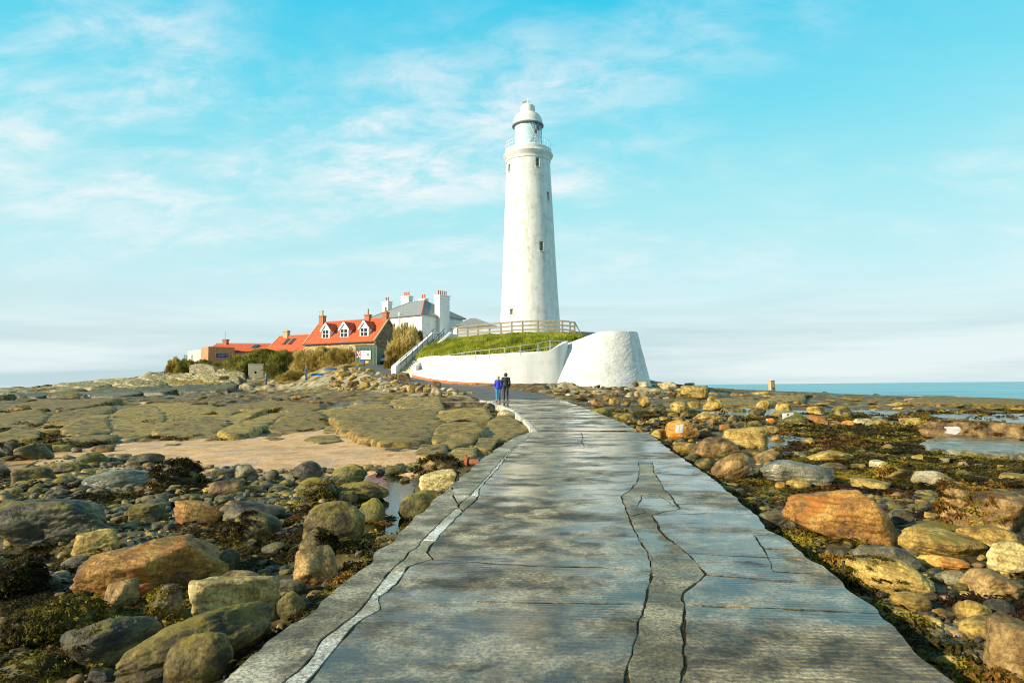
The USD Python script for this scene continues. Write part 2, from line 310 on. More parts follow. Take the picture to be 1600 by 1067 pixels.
# weathered white tower: ochre rain streaks and a stained patch on its west side
def weathered_white(name, streak=1.0, base=(0.83, 0.82, 0.76), stone=False):
    n = {'g': ('geometry', {}),
         'mp': ('mapping', {'scale': (0.9, 0.9, 0.16)}), 'n1': ('noise_texture', {'scale': 1.6, 'detail': 8.0, 'roughness': 0.65}),
         'r1': ('rgb_ramp', {'ramp': [(0.36, (0.66, 0.63, 0.52)), (0.50, (0.92, 0.905, 0.86)), (0.60, (1, 1, 1))]}),
         'n2': ('noise_texture', {'scale': 0.9, 'detail': 10.0, 'roughness': 0.72}),
         'r2': ('rgb_ramp', {'ramp': [(0.36, (0.58, 0.54, 0.40)), (0.45, (0.90, 0.88, 0.80)), (0.55, (1, 1, 1))]}),
         'base': ('color', {'value': base}),
         'm1': ('mix_color', {'blend_type': 'multiply', 'fac': 0.62 * streak, 'use_clamp': False}),
         'm2': ('mix_color', {'blend_type': 'multiply', 'fac': 0.75 * streak, 'use_clamp': False}),
         'nb': ('noise_texture', {'scale': 7.0, 'detail': 6.0, 'roughness': 0.6}),
         'b': ('bump', {'strength': 0.25, 'distance': 0.05}),
         'p': ('principled_bsdf', {'roughness': 0.6, 'specular_ior_level': 0.35})}
    l = [('g.position', 'mp.vector'), ('mp.vector', 'n1.vector'), ('n1.fac', 'r1.fac'), ('g.position', 'n2.vector'), ('n2.fac', 'r2.fac'),
         ('base.color', 'm1.a'), ('r1.color', 'm1.b'), ('m1.result', 'm2.a'), ('r2.color', 'm2.b'), ('m2.result', 'p.base_color'),
         ('g.position', 'nb.vector'), ('nb.fac', 'b.height'), ('b.normal', 'p.normal')]
    if stone:
        n['v'] = ('voronoi_texture', {'scale': 2.3, 'feature': 'distance_to_edge', 'randomness': 1.0})
        n['mpv'] = ('mapping', {'scale': (0.8, 0.8, 1.5)})
        n['vr'] = ('rgb_ramp', {'ramp': [(0.0, (0, 0, 0)), (0.10, (0.8, 0.8, 0.8)), (0.3, (1, 1, 1))]})
        n['vc'] = ('rgb_ramp', {'ramp': [(0.0, (0.80, 0.78, 0.70)), (0.04, (0.96, 0.95, 0.93)), (0.2, (1, 1, 1))]})
        n['m3'] = ('mix_color', {'blend_type': 'multiply', 'fac': 0.7, 'use_clamp': False})
        n['bh'] = ('math', {'math_type': 'multiply_add', 'value2': 0.5})
        n['b'] = ('bump', {'strength': 0.22, 'distance': 0.06})
        l = [x for x in l if x not in (('nb.fac', 'b.height'), ('m2.result', 'p.base_color'))]
        l += [('g.position', 'mpv.vector'), ('mpv.vector', 'v.vector'), ('v.distance', 'vr.fac'), ('v.distance', 'vc.fac'), ('m2.result', 'm3.a'), ('vc.color', 'm3.b'), ('m3.result', 'p.base_color'),
              ('nb.fac', 'bh.value1'), ('vr.color', 'bh.value3'), ('bh.value', 'b.height')]
    mat(name, n, l)
weathered_white('tower_white', 0.8, (0.61, 0.61, 0.59))
weathered_white('wall_white', 0.45, (0.64, 0.64, 0.62))
weathered_white('rubble_white', 0.6, (0.62, 0.62, 0.60), stone=True)

# red pantiles: ridges run down the slope, in the building's own axes
def pantile(name, c, scale=1.3):
    c = np.array(c)
    mat(name, {'tc': ('texture_coordinate', {}), 'g': ('geometry', {}), 'w': ('wave_texture', {'bands_direction': 'x', 'scale': scale, 'distortion': 0.3, 'detail': 1.0}),
               'w2': ('wave_texture', {'bands_direction': 'y', 'profile': 'saw', 'scale': 2.2, 'distortion': 0.4, 'detail': 1.0}),
               'h': ('math', {'math_type': 'add'}),
               'n': ('noise_texture', {'scale': 2.2, 'detail': 8.0, 'roughness': 0.7}), 'r': ('rgb_ramp', {'ramp': [(0.3, tuple(c * 0.6)), (0.5, tuple(c)), (0.72, tuple(c * 1.35))]}),
               'b': ('bump', {'strength': 0.7, 'distance': 0.08}), 'p': ('principled_bsdf', {'roughness': 0.7})},
        [('tc.object', 'w.vector'), ('tc.object', 'w2.vector'), ('w.fac', 'h.value1'), ('w2.fac', 'h.value2'), ('h.value', 'b.height'), ('b.normal', 'p.normal'), ('g.position', 'n.vector'), ('n.fac', 'r.fac'), ('r.color', 'p.base_color')])
pantile('pantiles', (0.50, 0.085, 0.018))

# rubble masonry of the cottage
def masonry(name, c1, c2, mortar, scale=1.0):
    mat(name, {'g': ('geometry', {}), 'mp': ('mapping', {'scale': (1, 1, 1.7)}), 'v': ('voronoi_texture', {'scale': 2.2 * scale}), 've': ('voronoi_texture', {'scale': 2.2 * scale, 'feature': 'distance_to_edge'}),
               'sc': ('separate_color', {}), 'r': ('rgb_ramp', {'ramp': [(0, c1), (1, c2)]}), 'er': ('rgb_ramp', {'ramp': [(0.0, (0, 0, 0)), (0.08, (1, 1, 1))]}),
               'm': ('mix_color', {'blend_type': 'mix', 'a': mortar, 'use_clamp': False}), 'b': ('bump', {'strength': 0.7, 'distance': 0.06}), 'p': ('principled_bsdf', {'roughness': 0.85})},
        [('g.position', 'mp.vector'), ('mp.vector', 'v.vector'), ('mp.vector', 've.vector'), ('v.color', 'sc.color'), ('sc.r', 'r.fac'), ('ve.distance', 'er.fac'), ('er.color', 'm.fac'), ('r.color', 'm.b'),
         ('m.result', 'p.base_color'), ('er.color', 'b.height'), ('b.normal', 'p.normal')])
masonry('sandstone_masonry', (0.24, 0.16, 0.06), (0.46, 0.35, 0.17), (0.40, 0.34, 0.22))
masonry('dark_masonry', (0.07, 0.052, 0.025), (0.20, 0.145, 0.07), (0.17, 0.135, 0.08))
masonry('boundary_masonry', (0.09, 0.08, 0.045), (0.30, 0.26, 0.15), (0.10, 0.09, 0.055), 1.2)

# window glass
mat('window_glass', {'f': ('fresnel', {'IOR': 1.5}), 't': ('diffuse_bsdf', {'color': (0.03, 0.035, 0.04)}), 'gl': ('glossy_bsdf', {'roughness': 0.05, 'color': (0.9, 0.9, 0.9)}), 'm': ('mix_closure', {})},
    [('f.fac', 'm.fac'), ('t.BSDF', 'm.closure1'), ('gl.BSDF', 'm.closure2')], surface='m.closure')
mat('lantern_glass', {'t': ('transparent_bsdf', {'color': (0.80, 0.90, 0.95)}), 'gl': ('glossy_bsdf', {'roughness': 0.04, 'color': (0.9, 0.9, 0.9)}), 'm': ('mix_closure', {'fac': 0.12})},
    [('t.BSDF', 'm.closure1'), ('gl.BSDF', 'm.closure2')], surface='m.closure')
# still water and sea
mat('pool_water', {'f': ('fresnel', {'IOR': 1.33}), 'g': ('geometry', {}), 'n': ('noise_texture', {'scale': 14.0, 'detail': 3.0}), 'b': ('bump', {'strength': 0.10, 'distance': 0.02}),
                   't': ('transparent_bsdf', {'color': (0.62, 0.68, 0.60)}), 'gl': ('glossy_bsdf', {'roughness': 0.02, 'color': (1, 1, 1)}), 'm': ('mix_closure', {})},
    [('g.position', 'n.vector'), ('n.fac', 'b.height'), ('b.normal', 'gl.normal'), ('f.fac', 'm.fac'), ('t.BSDF', 'm.closure1'), ('gl.BSDF', 'm.closure2')], surface='m.closure')
mat('sea_water', {'g': ('geometry', {}), 'mp': ('mapping', {'scale': (0.22, 0.55, 1)}), 'n': ('noise_texture', {'scale': 1.0, 'detail': 8.0, 'roughness': 0.62}),
                  'mp2': ('mapping', {'scale': (0.02, 0.09, 1)}), 'n2': ('noise_texture', {'scale': 1.0, 'detail': 6.0, 'roughness': 0.6}),
                  'r': ('rgb_ramp', {'ramp': [(0.3, (0.008, 0.14, 0.19)), (0.52, (0.03, 0.26, 0.31)), (0.66, (0.10, 0.38, 0.42)), (0.74, (0.55, 0.66, 0.66))]}),
                  'b': ('bump', {'strength': 0.8, 'distance': 0.5}), 'p': ('principled_bsdf', {'roughness': 0.25, 'ior': 1.33})},
    [('g.position', 'mp.vector'), ('mp.vector', 'n.vector'), ('n.fac', 'b.height'), ('b.normal', 'p.normal'), ('g.position', 'mp2.vector'), ('mp2.vector', 'n2.vector'), ('n2.fac', 'r.fac'), ('r.color', 'p.base_color')])

# causeway concrete: brushed ridges across the way, damp patches, dark staining
CW_ANG = math.radians(-6.3)
PUDDLES = [(945, 794, 52, 11), (1016, 786, 42, 13), (1012, 840, 26, 17), (1186, 862, 26, 26), (920, 674, 100, 4), (1095, 801, 80, 5), (830, 735, 60, 9), (1085, 752, 30, 7), (875, 702, 80, 7), (800, 787, 30, 5), (1130, 870, 60, 5), (930, 760, 70, 7), (1060, 735, 30, 5)]
def concrete(name, dark, mid, light, ridges=1.0, wet=0.5):
    n = {'g': ('geometry', {}), 'rot': ('mapping', {'rotation': (0, 0, -CW_ANG)}),
         'mr': ('mapping', {'scale': (0.35, 1.0, 1.0)}), 'w': ('wave_texture', {'bands_direction': 'y', 'scale': 5.6, 'distortion': 2.6, 'detail': 5.0, 'detail_scale': 2.0, 'detail_roughness': 0.65}),
         'mn': ('mapping', {'scale': (1.2, 1.2, 1.0)}), 'n1': ('noise_texture', {'scale': 1.9, 'detail': 11.0, 'roughness': 0.70, 'distortion': 0.3}),
         'r1': ('rgb_ramp', {'ramp': [(0.40, dark), (0.50, mid), (0.60, light)]}),
         'n2': ('noise_texture', {'scale': 0.9, 'detail': 6.0, 'roughness': 0.6}), 'r2': ('rgb_ramp', {'ramp': [(0.38, (0.50, 0.43, 0.28)), (0.50, (0.95, 0.91, 0.82)), (0.62, (1.4, 1.38, 1.3))]}),
         'mu': ('mix_color', {'blend_type': 'multiply', 'fac': 0.9, 'use_clamp': False}),
         'n3': ('noise_texture', {'scale': 30.0, 'detail': 8.0, 'roughness': 0.8}), 'r3': ('rgb_ramp', {'ramp': [(0.40, (0.22, 0.20, 0.16)), (0.5, (0.95, 0.94, 0.92)), (0.60, (1.65, 1.62, 1.55))]}),
         'mu3': ('mix_color', {'blend_type': 'multiply', 'fac': 0.85, 'use_clamp': False}),
         'wr': ('rgb_ramp', {'ramp': [(0.1, (0.45, 0.42, 0.34)), (0.55, (1.1, 1.1, 1.08))]}),
         'mw': ('mix_color', {'blend_type': 'multiply', 'use_clamp': False}), 'np2': ('noise_texture', {'scale': 0.55, 'detail': 4.0, 'roughness': 0.6}), 'rp2': ('map_range', {'from_min': 0.42, 'from_max': 0.58, 'to_min': 0.08 * ridges, 'to_max': 0.36 * ridges, 'clamp': True}), 'h2': ('math', {'math_type': 'multiply'}),
         'mwet': ('mapping', {'scale': (0.50, 0.95, 1.0), 'location': (2.3, 0.4, 0)}), 'nw': ('noise_texture', {'scale': 0.85, 'detail': 7.0, 'roughness': 0.66}),
         'wet': ('map_range', {'from_min': 0.60 - 0.22 * wet, 'from_max': 0.74 - 0.20 * wet, 'to_min': 0.0, 'to_max': 1.0, 'clamp': True, 'range_type': 'smoothstep'}),
         'ro': ('map_range', {'from_min': 0, 'from_max': 1, 'to_min': 0.58, 'to_max': 0.06}),
         'bs': ('map_range', {'from_min': 0, 'from_max': 1, 'to_min': 0.9, 'to_max': 0.06}),
         'dk': ('map_range', {'from_min': 0, 'from_max': 1, 'to_min': 1.0, 'to_max': 0.66}), 'mdk': ('mix_color', {'blend_type': 'multiply', 'fac': 1.0, 'use_clamp': False}), 'cdk': ('combine_color', {}),
         'h': ('math', {'math_type': 'multiply_add', 'value2': 1.6 * ridges}), 'hn': ('math', {'math_type': 'multiply_add', 'value2': 0.8}),
         'b': ('bump', {'distance': 0.02}), 'p': ('principled_bsdf', {'specular_ior_level': 0.5})}
    l = [('g.position', 'rot.vector'), ('rot.vector', 'mr.vector'), ('mr.vector', 'w.vector'), ('rot.vector', 'mn.vector'), ('mn.vector', 'n1.vector'), ('n1.fac', 'r1.fac'),
         ('g.position', 'n2.vector'), ('n2.fac', 'r2.fac'), ('r1.color', 'mu.a'), ('r2.color', 'mu.b'), ('g.position', 'n3.vector'), ('n3.fac', 'r3.fac'), ('mu.result', 'mu3.a'), ('r3.color', 'mu3.b'),
         ('w.fac', 'wr.fac'), ('g.position', 'np2.vector'), ('np2.fac', 'rp2.value'), ('rp2.result', 'mw.fac'), ('mu3.result', 'mw.a'), ('wr.color', 'mw.b'),
         ('rot.vector', 'mwet.vector'), ('mwet.vector', 'nw.vector'), ('nw.fac', 'wet.value'), ('wet.result', 'ro.value'), ('wet.result', 'bs.value'), ('wet.result', 'dk.value'),
         ('dk.result', 'cdk.r'), ('dk.result', 'cdk.g'), ('dk.result', 'cdk.b'), ('mw.result', 'mdk.a'), ('cdk.color', 'mdk.b'), ('mdk.result', 'p.base_color'), ('ro.result', 'p.roughness'),
         ('n3.fac', 'hn.value1'), ('n1.fac', 'hn.value3'), ('w.fac', 'h2.value1'), ('rp2.result', 'h2.value2'), ('h2.value', 'h.value1'), ('hn.value', 'h.value3'), ('h.value', 'b.height'), ('bs.result', 'b.strength'), ('b.normal', 'p.normal')]
    n['np'] = ('noise_texture', {'scale': 1.7, 'detail': 6.0, 'roughness': 0.65}); l.append(('mwet.vector', 'np.vector')); src = 'wet.result'
    for k, (px, py, hw, hh) in enumerate(PUDDLES):
        c = on_plane(px, py); a, b = hw * c[1] / F, hh * c[1] ** 2 / (F * 1.6); s_ = (1 / a, 1 / b, 0)
        n[f'pm{k}'] = ('mapping', {'scale': s_, 'location': (-c[0] / a, -c[1] / b, 0)}); n[f'pl{k}'] = ('vector_math', {'math_type': 'length'})
        n[f'pa{k}'] = ('math', {'math_type': 'multiply_add', 'value2': 4.6}); n[f'pr{k}'] = ('map_range', {'from_min': 3.45, 'from_max': 2.75, 'to_min': 0, 'to_max': 1, 'clamp': True, 'range_type': 'smoothstep'}); n[f'px{k}'] = ('math', {'math_type': 'maximum'})
        l += [('g.position', f'pm{k}.vector'), (f'pm{k}.vector', f'pl{k}.vector1'), ('np.fac', f'pa{k}.value1'), (f'pl{k}.value', f'pa{k}.value3'), (f'pa{k}.value', f'pr{k}.value'), (f'pr{k}.result', f'px{k}.value1'), (src, f'px{k}.value2')]; src = f'px{k}.value'
    l = [((src, b) if a == 'wet.result' and b in ('ro.value', 'bs.value', 'dk.value') else (a, b)) for a, b in l]
    mat(name, n, l)
concrete('ridged_concrete', (0.040, 0.031, 0.013), (0.165, 0.130, 0.070), (0.37, 0.31, 0.20), 1.0, 0.92)
concrete('smooth_concrete', (0.125, 0.107, 0.060), (0.215, 0.188, 0.115), (0.33, 0.295, 0.19), 0.0, 0.35)
concrete('kerb_concrete', (0.12, 0.104, 0.062), (0.265, 0.238, 0.165), (0.43, 0.395, 0.295), 0.1, 0.15)
concrete('pale_mortar', (0.42, 0.42, 0.37), (0.52, 0.52, 0.47), (0.62, 0.62, 0.57), 0.0, 0.1)
concrete('tan_mortar', (0.20, 0.18, 0.11), (0.29, 0.265, 0.175), (0.37, 0.34, 0.24), 0.0, 0.2)

# leaves
def leaf_look(name, ramp, rough=0.45, trans=0.25, spec=0.5):
    mat(name, {'g': ('geometry', {}), 'oi': ('object_info', {}), 'ad': ('math', {'math_type': 'add'}), 'fr': ('math', {'math_type': 'fraction'}), 'pn': ('noise_texture', {'scale': 0.55, 'detail': 5.0}), 'pm': ('map_range', {'from_min': 0.38, 'from_max': 0.62, 'to_min': -0.34, 'to_max': 0.42, 'clamp': True}), 'av': ('math', {'math_type': 'multiply_add', 'value2': 0.75}), 'cl': ('clamp', {}), 'r': ('rgb_ramp', {'ramp': ramp}),
               'p': ('principled_bsdf', {'roughness': rough, 'specular_ior_level': spec}), 't': ('translucent_bsdf', {}), 'm': ('mix_closure', {'fac': trans})},
        [('g.random_per_island', 'ad.value1'), ('oi.random', 'ad.value2'), ('ad.value', 'fr.value1'), ('g.position', 'pn.vector'), ('pn.fac', 'pm.value'), ('fr.value', 'av.value1'), ('pm.result', 'av.value3'), ('av.value', 'cl.value'), ('cl.result', 'r.fac'), ('r.color', 'p.base_color'), ('r.color', 't.color'), ('p.BSDF', 'm.closure1'), ('t.BSDF', 'm.closure2')], surface='m.closure')
# ------------------------------------------------------------------ ground: heights
W = []                                           # control points (x, y, z)
def cz(*pts): W.extend(pts)
def cp(*pts):
    for px, py, Y in pts: W.append(tuple(at_depth(px, py, Y)))
# beach and boulder field on the left, rubble and platform on the right (world metres)
cz((-1.9, 2, -.50), (-2.2, 3.5, -.55), (-6, 2, -.7), (-6, 5, -.68), (-3.0, 6, -.55), (-9, 8, -.6), (-5, 10, -.52), (-12, 10, -.55), (-1.6, 10, -.50), (-1.0, 14, -.52), (-3, 14, -.50), (-15, 18, -.45),
   (-6, 18, -.42), (-0.8, 18, -.46), (-0.3, 21, -.32), (-9, 26, -.30), (-22, 26, -.30), (-3, 24, -.30), (-30, 34, -.1), (-14, 34, -.05), (-5, 34, .05), (-30, 48, .25), (-14, 46, .25), (-4, 40, .35), (-7, 46, .5),
   (-40, 62, .45), (-20, 62, .55), (-60, 85, .55), (-62, 62, .3), (-40, 85, .75), (-26, 82, .95),
   (2.4, 2, -.22), (2.7, 4, -.24), (5, 3, -.3), (8, 6, -.34), (5, 8, -.32), (3.2, 8, -.26), (4.0, 14, -.28), (9, 12, -.36), (14, 14, -.4), (5, 20, -.25), (12, 22, -.38), (24, 24, -.4), (6, 30, -.05), (14, 36, -.33), (34, 40, -.42), (24, 50, -.38), (5.4, 40, .35), (44, 56, -.5))
# right shoreline and what lies beyond
cp((1600, 629, 70), (1500, 625, 80), (1350, 621, 90), (1200, 615.5, 98), (1100, 611, 98))
cz((90, 100, -3), (70, 112, -3), (56, 122, -3), (100, 72, -3), (42, 116, -3), (60, 90, -2.6), (40, 106, -2.2), (30, 114, -2.2), (24, 116, -1.8), (55, 60, -.7), (75, 55, -2.5), (20, 150, -2), (60, 160, -4), (-60, 190, -4), (120, 160, -4), (-120, 120, -3.5), (-100, 90, -2.5), (-90, 60, -1.8), (-130, 60, -3.5), (-80, 40, -.6), (-130, 30, -3), (100, 30, -2), (60, 20, -.9), (-60, 20, -.6))
# island foot, right of the road
cp((872, 621, 46), (905, 628, 45), (950, 626, 47), (860, 609, 54), (910, 612, 54), (970, 617, 54), (850, 602, 60), (900, 600, 60.5), (960, 599, 62), (1012, 600, 66), (1030, 601, 72), (1060, 604, 80), (1085, 607, 70), (1060, 616, 58), (1110, 615, 66))
# road and left bank
cp((800, 618, 48), (740, 613, 51), (800, 606, 56), (720, 605, 57), (760, 601, 60), (700, 597.5, 63), (660, 590, 68), (640, 585, 71), (612, 578, 78), (600, 574.5, 84), (572, 573, 90), (590, 570, 95))
cp((690, 610, 52), (650, 602, 60), (600, 592, 69), (560, 580, 80), (540, 577, 88), (640, 610, 56), (560, 605, 66), (520, 608, 72), (500, 596, 82), (480, 594, 90), (416, 602, 95), (440, 612, 80), (380, 612, 88))
# hillside behind shrubs and the western cliff
cp((530, 560, 96), (440, 585, 97), (400, 596, 95), (350, 598, 97), (300, 602, 98), (340, 575, 104), (300, 584, 106), (440, 560, 103), (260, 588, 108), (160, 598, 108), (60, 606, 106), (0, 611.5, 104),
   (260, 611, 95), (160, 618, 92), (60, 622, 90), (0, 623, 88), (330, 611, 92))
cz((-50, 116, 5.2), (-40, 112, 5.6), (-28, 108, 5.8), (-20, 104, 5.8), (-62, 116, 4.3), (-45, 130, 4), (-70, 130, 1.5), (-90, 112, 1.0), (-20, 98, 5.3), (0, 90, 5), (8, 80, 4), (12, 90, 3.5), (20, 80, 1.4), (0, 75, 3), (-5, 120, 5), (15, 110, 2.5), (-25, 135, 4))
W = np.array(W)
def _warp(x, y): return np.stack([np.arctan2(x, y + 8) * 1.6, np.log(np.hypot(x, y + 8))], -1)
_rbf = RBFInterpolator(_warp(W[:, 0], W[:, 1]), W[:, 2], kernel='linear', smoothing=1e-4)
def base_z(x, y):
    x, y = np.asarray(x, float), np.asarray(y, float)
    return _rbf(_warp(x.ravel(), y.ravel())).reshape(x.shape)
def at(px, py):
    """first point of the smooth ground along the photograph's line of sight"""
    d = ray(px, py); Y = np.geomspace(2.0, 160, 420); P = EYE + d * (Y / d[1])[:, None]
    under = P[:, 2] < base_z(P[:, 0], P[:, 1])
    k = int(np.argmax(under)) if under.any() else len(Y) - 1
    return P[k]

# causeway: plan and height
CL = [(341, 1067), (390, 1027), (440, 986), (487, 952), (517, 922), (559, 896), (590, 864), (630, 828), (675, 783), (712, 753), (750, 719), (787, 693), (806, 682), (832, 674)]
CR = [(1492, 1067), (1430, 1012), (1370, 956), (1313, 907), (1268, 877), (1250, 864), (1224, 841), (1209, 832), (1180, 802), (1149, 776), (1115, 748), (1100, 738), (1060, 712), (1012, 675)]
gl = np.array([on_plane(*p)[:2] for p in CL]); gr = np.array([on_plane(*p)[:2] for p in CR])
def extend(a): d = a[0] - a[2]; d /= np.linalg.norm(d); return np.vstack([a[0] + d * 3.2, a])
def chip(a, seed, amp):
    l = LineString(a); n = int(l.length / .07); q = np.array([l.interpolate(i / n, normalized=True).coords[0] for i in range(n + 1)])
    o = fbm(np.stack([q[:, 0] * 2.2, q[:, 1] * 2.2, 0 * q[:, 0] + seed], -1), 5, seed) - .5
    q[:, 0] += o * amp * 2; return q
NEAR_PLAN = Polygon(np.vstack([chip(extend(gl), 3, .075), chip(extend(gr), 9, .075)[::-1]])).buffer(0)
YJ = gl[-1][1]
far_l = np.array([(0.72, YJ), (0.62, 26.5), (0.40, 30), (0.02, 34.5), (-0.62, 38.5), (-1.5, 42), (-2.4, 45.2)])
far_r = np.array([(4.42, YJ), (4.40, 26.5), (4.22, 30), (3.92, 34.5), (3.62, 38.5), (3.3, 42), (2.95, 45.2)])
FAR_PLAN = Polygon(np.vstack([far_l, far_r[::-1]]))
def cw_z(y): return np.where(np.asarray(y) < YJ, 0.0, (np.asarray(y) - YJ) * 0.036)
# side slab that leaves the causeway to the left, and the tarmac road
SIDE = np.array([at_depth(*p) for p in ((545, 634, 43.0), (640, 632, 42.6), (700, 629, 42.4), (762, 627, 42.2), (752, 622.5, 45), (690, 626.5, 45.5), (630, 629, 46), (550, 631.5, 46))])[:, :2]
SIDE_PLAN = Polygon(SIDE).buffer(0.3).buffer(-0.3)
ROAD_C = np.array([(0.4, 45.2), (-0.6, 50), (-2.4, 54.5), (-5.0, 58.6), (-8.2, 62.5), (-11.0, 67.5), (-13.6, 73.5), (-16.0, 80), (-18.2, 87), (-19.3, 94), (-19.6, 101)])
ROAD_W = np.array([5.2, 5.4, 5.2, 4.6, 4.2, 3.8, 3.6, 3.6, 3.8, 4.4, 4.6])
from scipy.interpolate import CubicSpline
_t = np.arange(len(ROAD_C)); _s = CubicSpline(_t, ROAD_C); _sw = CubicSpline(_t, ROAD_W)
tt = np.linspace(0, len(ROAD_C) - 1, 90); rc = _s(tt); rd = _s(tt, 1); rd /= np.linalg.norm(rd, axis=1)[:, None]; rn = np.stack([rd[:, 1], -rd[:, 0]], 1)
rw = _sw(tt)
ROAD_PLAN = LineString(rc).buffer(2.0)
_road_tree = cKDTree(rc)
_road_z = base_z(rc[:, 0], rc[:, 1])
from scipy.ndimage import gaussian_filter1d
_road_z = gaussian_filter1d(_road_z, 6, mode='nearest'); _road_z += (float(cw_z(45.2)) - _road_z[0]) * np.exp(-np.arange(90) / 12.0)
ALL_CW = unary_union([NEAR_PLAN.buffer(0.02), FAR_PLAN.buffer(0.1), SIDE_PLAN])
import shapely
def dist_to(poly, x, y): return shapely.distance(shapely.points(x, y), poly)
shapely.prepare(ALL_CW)

# zones, traced on the ground
def zone(pts): return Polygon(pts)
Z_SAND = zone([(60, 708), (150, 690), (300, 686), (400, 682), (470, 672), (510, 662), (560, 680), (610, 698), (660, 708), (700, 722), (660, 745), (590, 742), (520, 738), (430, 740), (340, 746), (240, 748), (150, 736), (80, 726)])
Z_SHINGLE = zone([(90, 722), (240, 736), (340, 735), (430, 730), (600, 730), (690, 730), (670, 755), (560, 745), (430, 752), (250, 770), (100, 752), (0, 742), (0, 720)])
Z_WEEDR = [zone([(1215, 700), (1290, 688), (1380, 690), (1600, 712), (1600, 775), (1440, 770), (1380, 760), (1250, 770), (1230, 745)]), zone([(1120, 762), (1240, 735), (1250, 770), (1235, 800), (1170, 790)]), zone([(1200, 690), (1225, 668), (1450, 672), (1450, 692), (1300, 690)]),
            zone([(1380, 760), (1500, 765), (1510, 830), (1420, 840)])]
Z_WEEDL = [zone([(0, 870), (80, 900), (130, 940), (110, 1000), (40, 1067), (0, 1067)]), zone([(280, 780), (350, 830), (430, 860), (470, 880), (420, 900), (330, 870)]), zone([(600, 905), (640, 880), (560, 900), (450, 975), (470, 980)]), zone([(0, 684), (100, 680), (170, 690), (100, 705), (0, 720)])]
Z_PALE = [zone([(520, 606), (515, 592), (540, 574), (600, 585), (650, 598), (745, 612), (735, 622), (600, 612)]), zone([(300, 612), (430, 596), (520, 592), (520, 606), (420, 611)]), zone([(840, 604), (1010, 594), (1060, 602), (1060, 612), (980, 614), (860, 614)]),
          zone([(0, 600), (150, 590), (330, 560), (340, 606), (240, 610), (130, 606)])]
def inside(poly, px, py):
    shapely.prepare(poly); return shapely.contains_xy(poly, px, py)
rng = np.random.default_rng(11)
# irregular joints of the bedrock: jittered cells in a rotated, stretched lattice
ca, sa = math.cos(0.30), math.sin(0.30)
def _cells(x, y, sx, sy, seed):
    a, b = (x * ca + y * sa) / sx, (-x * sa + y * ca) / sy
    r = np.random.default_rng(seed)
    lo, hi = int(min(a.min(), b.min())) - 2, int(max(a.max(), b.max())) + 3
    lo, hi = min(lo, -240), max(hi, 240)
    ia, ib = np.floor(a).astype(int), np.floor(b).astype(int)
    best = np.full(a.shape, 9.0); second = np.full(a.shape, 9.0); bi = np.zeros(a.shape, int); da = np.zeros(a.shape); db = np.zeros(a.shape)
    for u in (-1, 0, 1):
        for v in (-1, 0, 1):
            ca_, cb_ = ia + u, ib + v
            h = (ca_ * 73856093 ^ cb_ * 19349663 ^ seed * 83492791) & 0x7fffffff
            h = (h ^ (h >> 13)) * 1274126177 & 0x7fffffff
            ja, jb = ca_ + 0.1 + 0.8 * (h & 1023) / 1023.0, cb_ + 0.1 + 0.8 * ((h >> 10) & 1023) / 1023.0
            d = np.hypot(a - ja, b - jb); m = d < best
            second = np.where(m, best, np.minimum(second, d)); best = np.where(m, d, best); bi = np.where(m, h, bi); da = np.where(m, a - ja, da); db = np.where(m, b - jb, db)
    hv = ((bi >> 5) & 1023) / 1023.0
    return hv, second - best, da * (((bi >> 8) & 255) / 127.5 - 1), db * (((bi >> 12) & 255) / 127.5 - 1)
POOLS = []                                        # (plan polygon, water level)
def pool(px_pts, z, grow=0.0):
    pts = np.array([on_plane(*p, z)[:2] for p in px_pts]); c = pts.mean(0)
    poly = Polygon(pts).buffer(grow).buffer(0)
    POOLS.append((poly, z)); return poly
P_LEFT = [pool([(562, 752), (600, 741), (628, 746), (636, 770), (640, 795), (644, 818), (630, 842), (588, 852), (552, 850), (542, 815), (556, 785), (580, 768)], -.43, 0.15), pool([(562, 742), (592, 748), (570, 760), (556, 752)], -.49),
          pool([(0, 868), (70, 862), (100, 880), (60, 905), (0, 912)], -.66)]
P_RIGHT = [pool([(1196, 684), (1240, 679), (1300, 684), (1296, 700), (1240, 704), (1205, 702)], -.33), pool([(1200, 694), (1235, 697), (1255, 708), (1215, 704)], -.33),
           pool([(1355, 651), (1430, 648), (1430, 657), (1370, 659)], -.36), pool([(1460, 644), (1520, 643), (1510, 648), (1460, 648)], -.36), pool([(1540, 645), (1600, 643), (1600, 650), (1545, 650)], -.36),
           pool([(1250, 662), (1440, 668), (1430, 673), (1260, 669)], -.34), pool([(1320, 742), (1380, 742), (1400, 748), (1330, 750)], -.34), pool([(1300, 735), (1360, 740), (1310, 744)], -.33),
           pool([(1560, 690), (1600, 690), (1600, 698), (1565, 697)], -.37), pool([(1490, 757), (1560, 766), (1600, 772), (1600, 778), (1520, 770)], -.36), pool([(1260, 640), (1290, 639), (1285, 643), (1262, 643)], -.3), pool([(1330, 640), (1380, 641), (1350, 645)], -.35)]
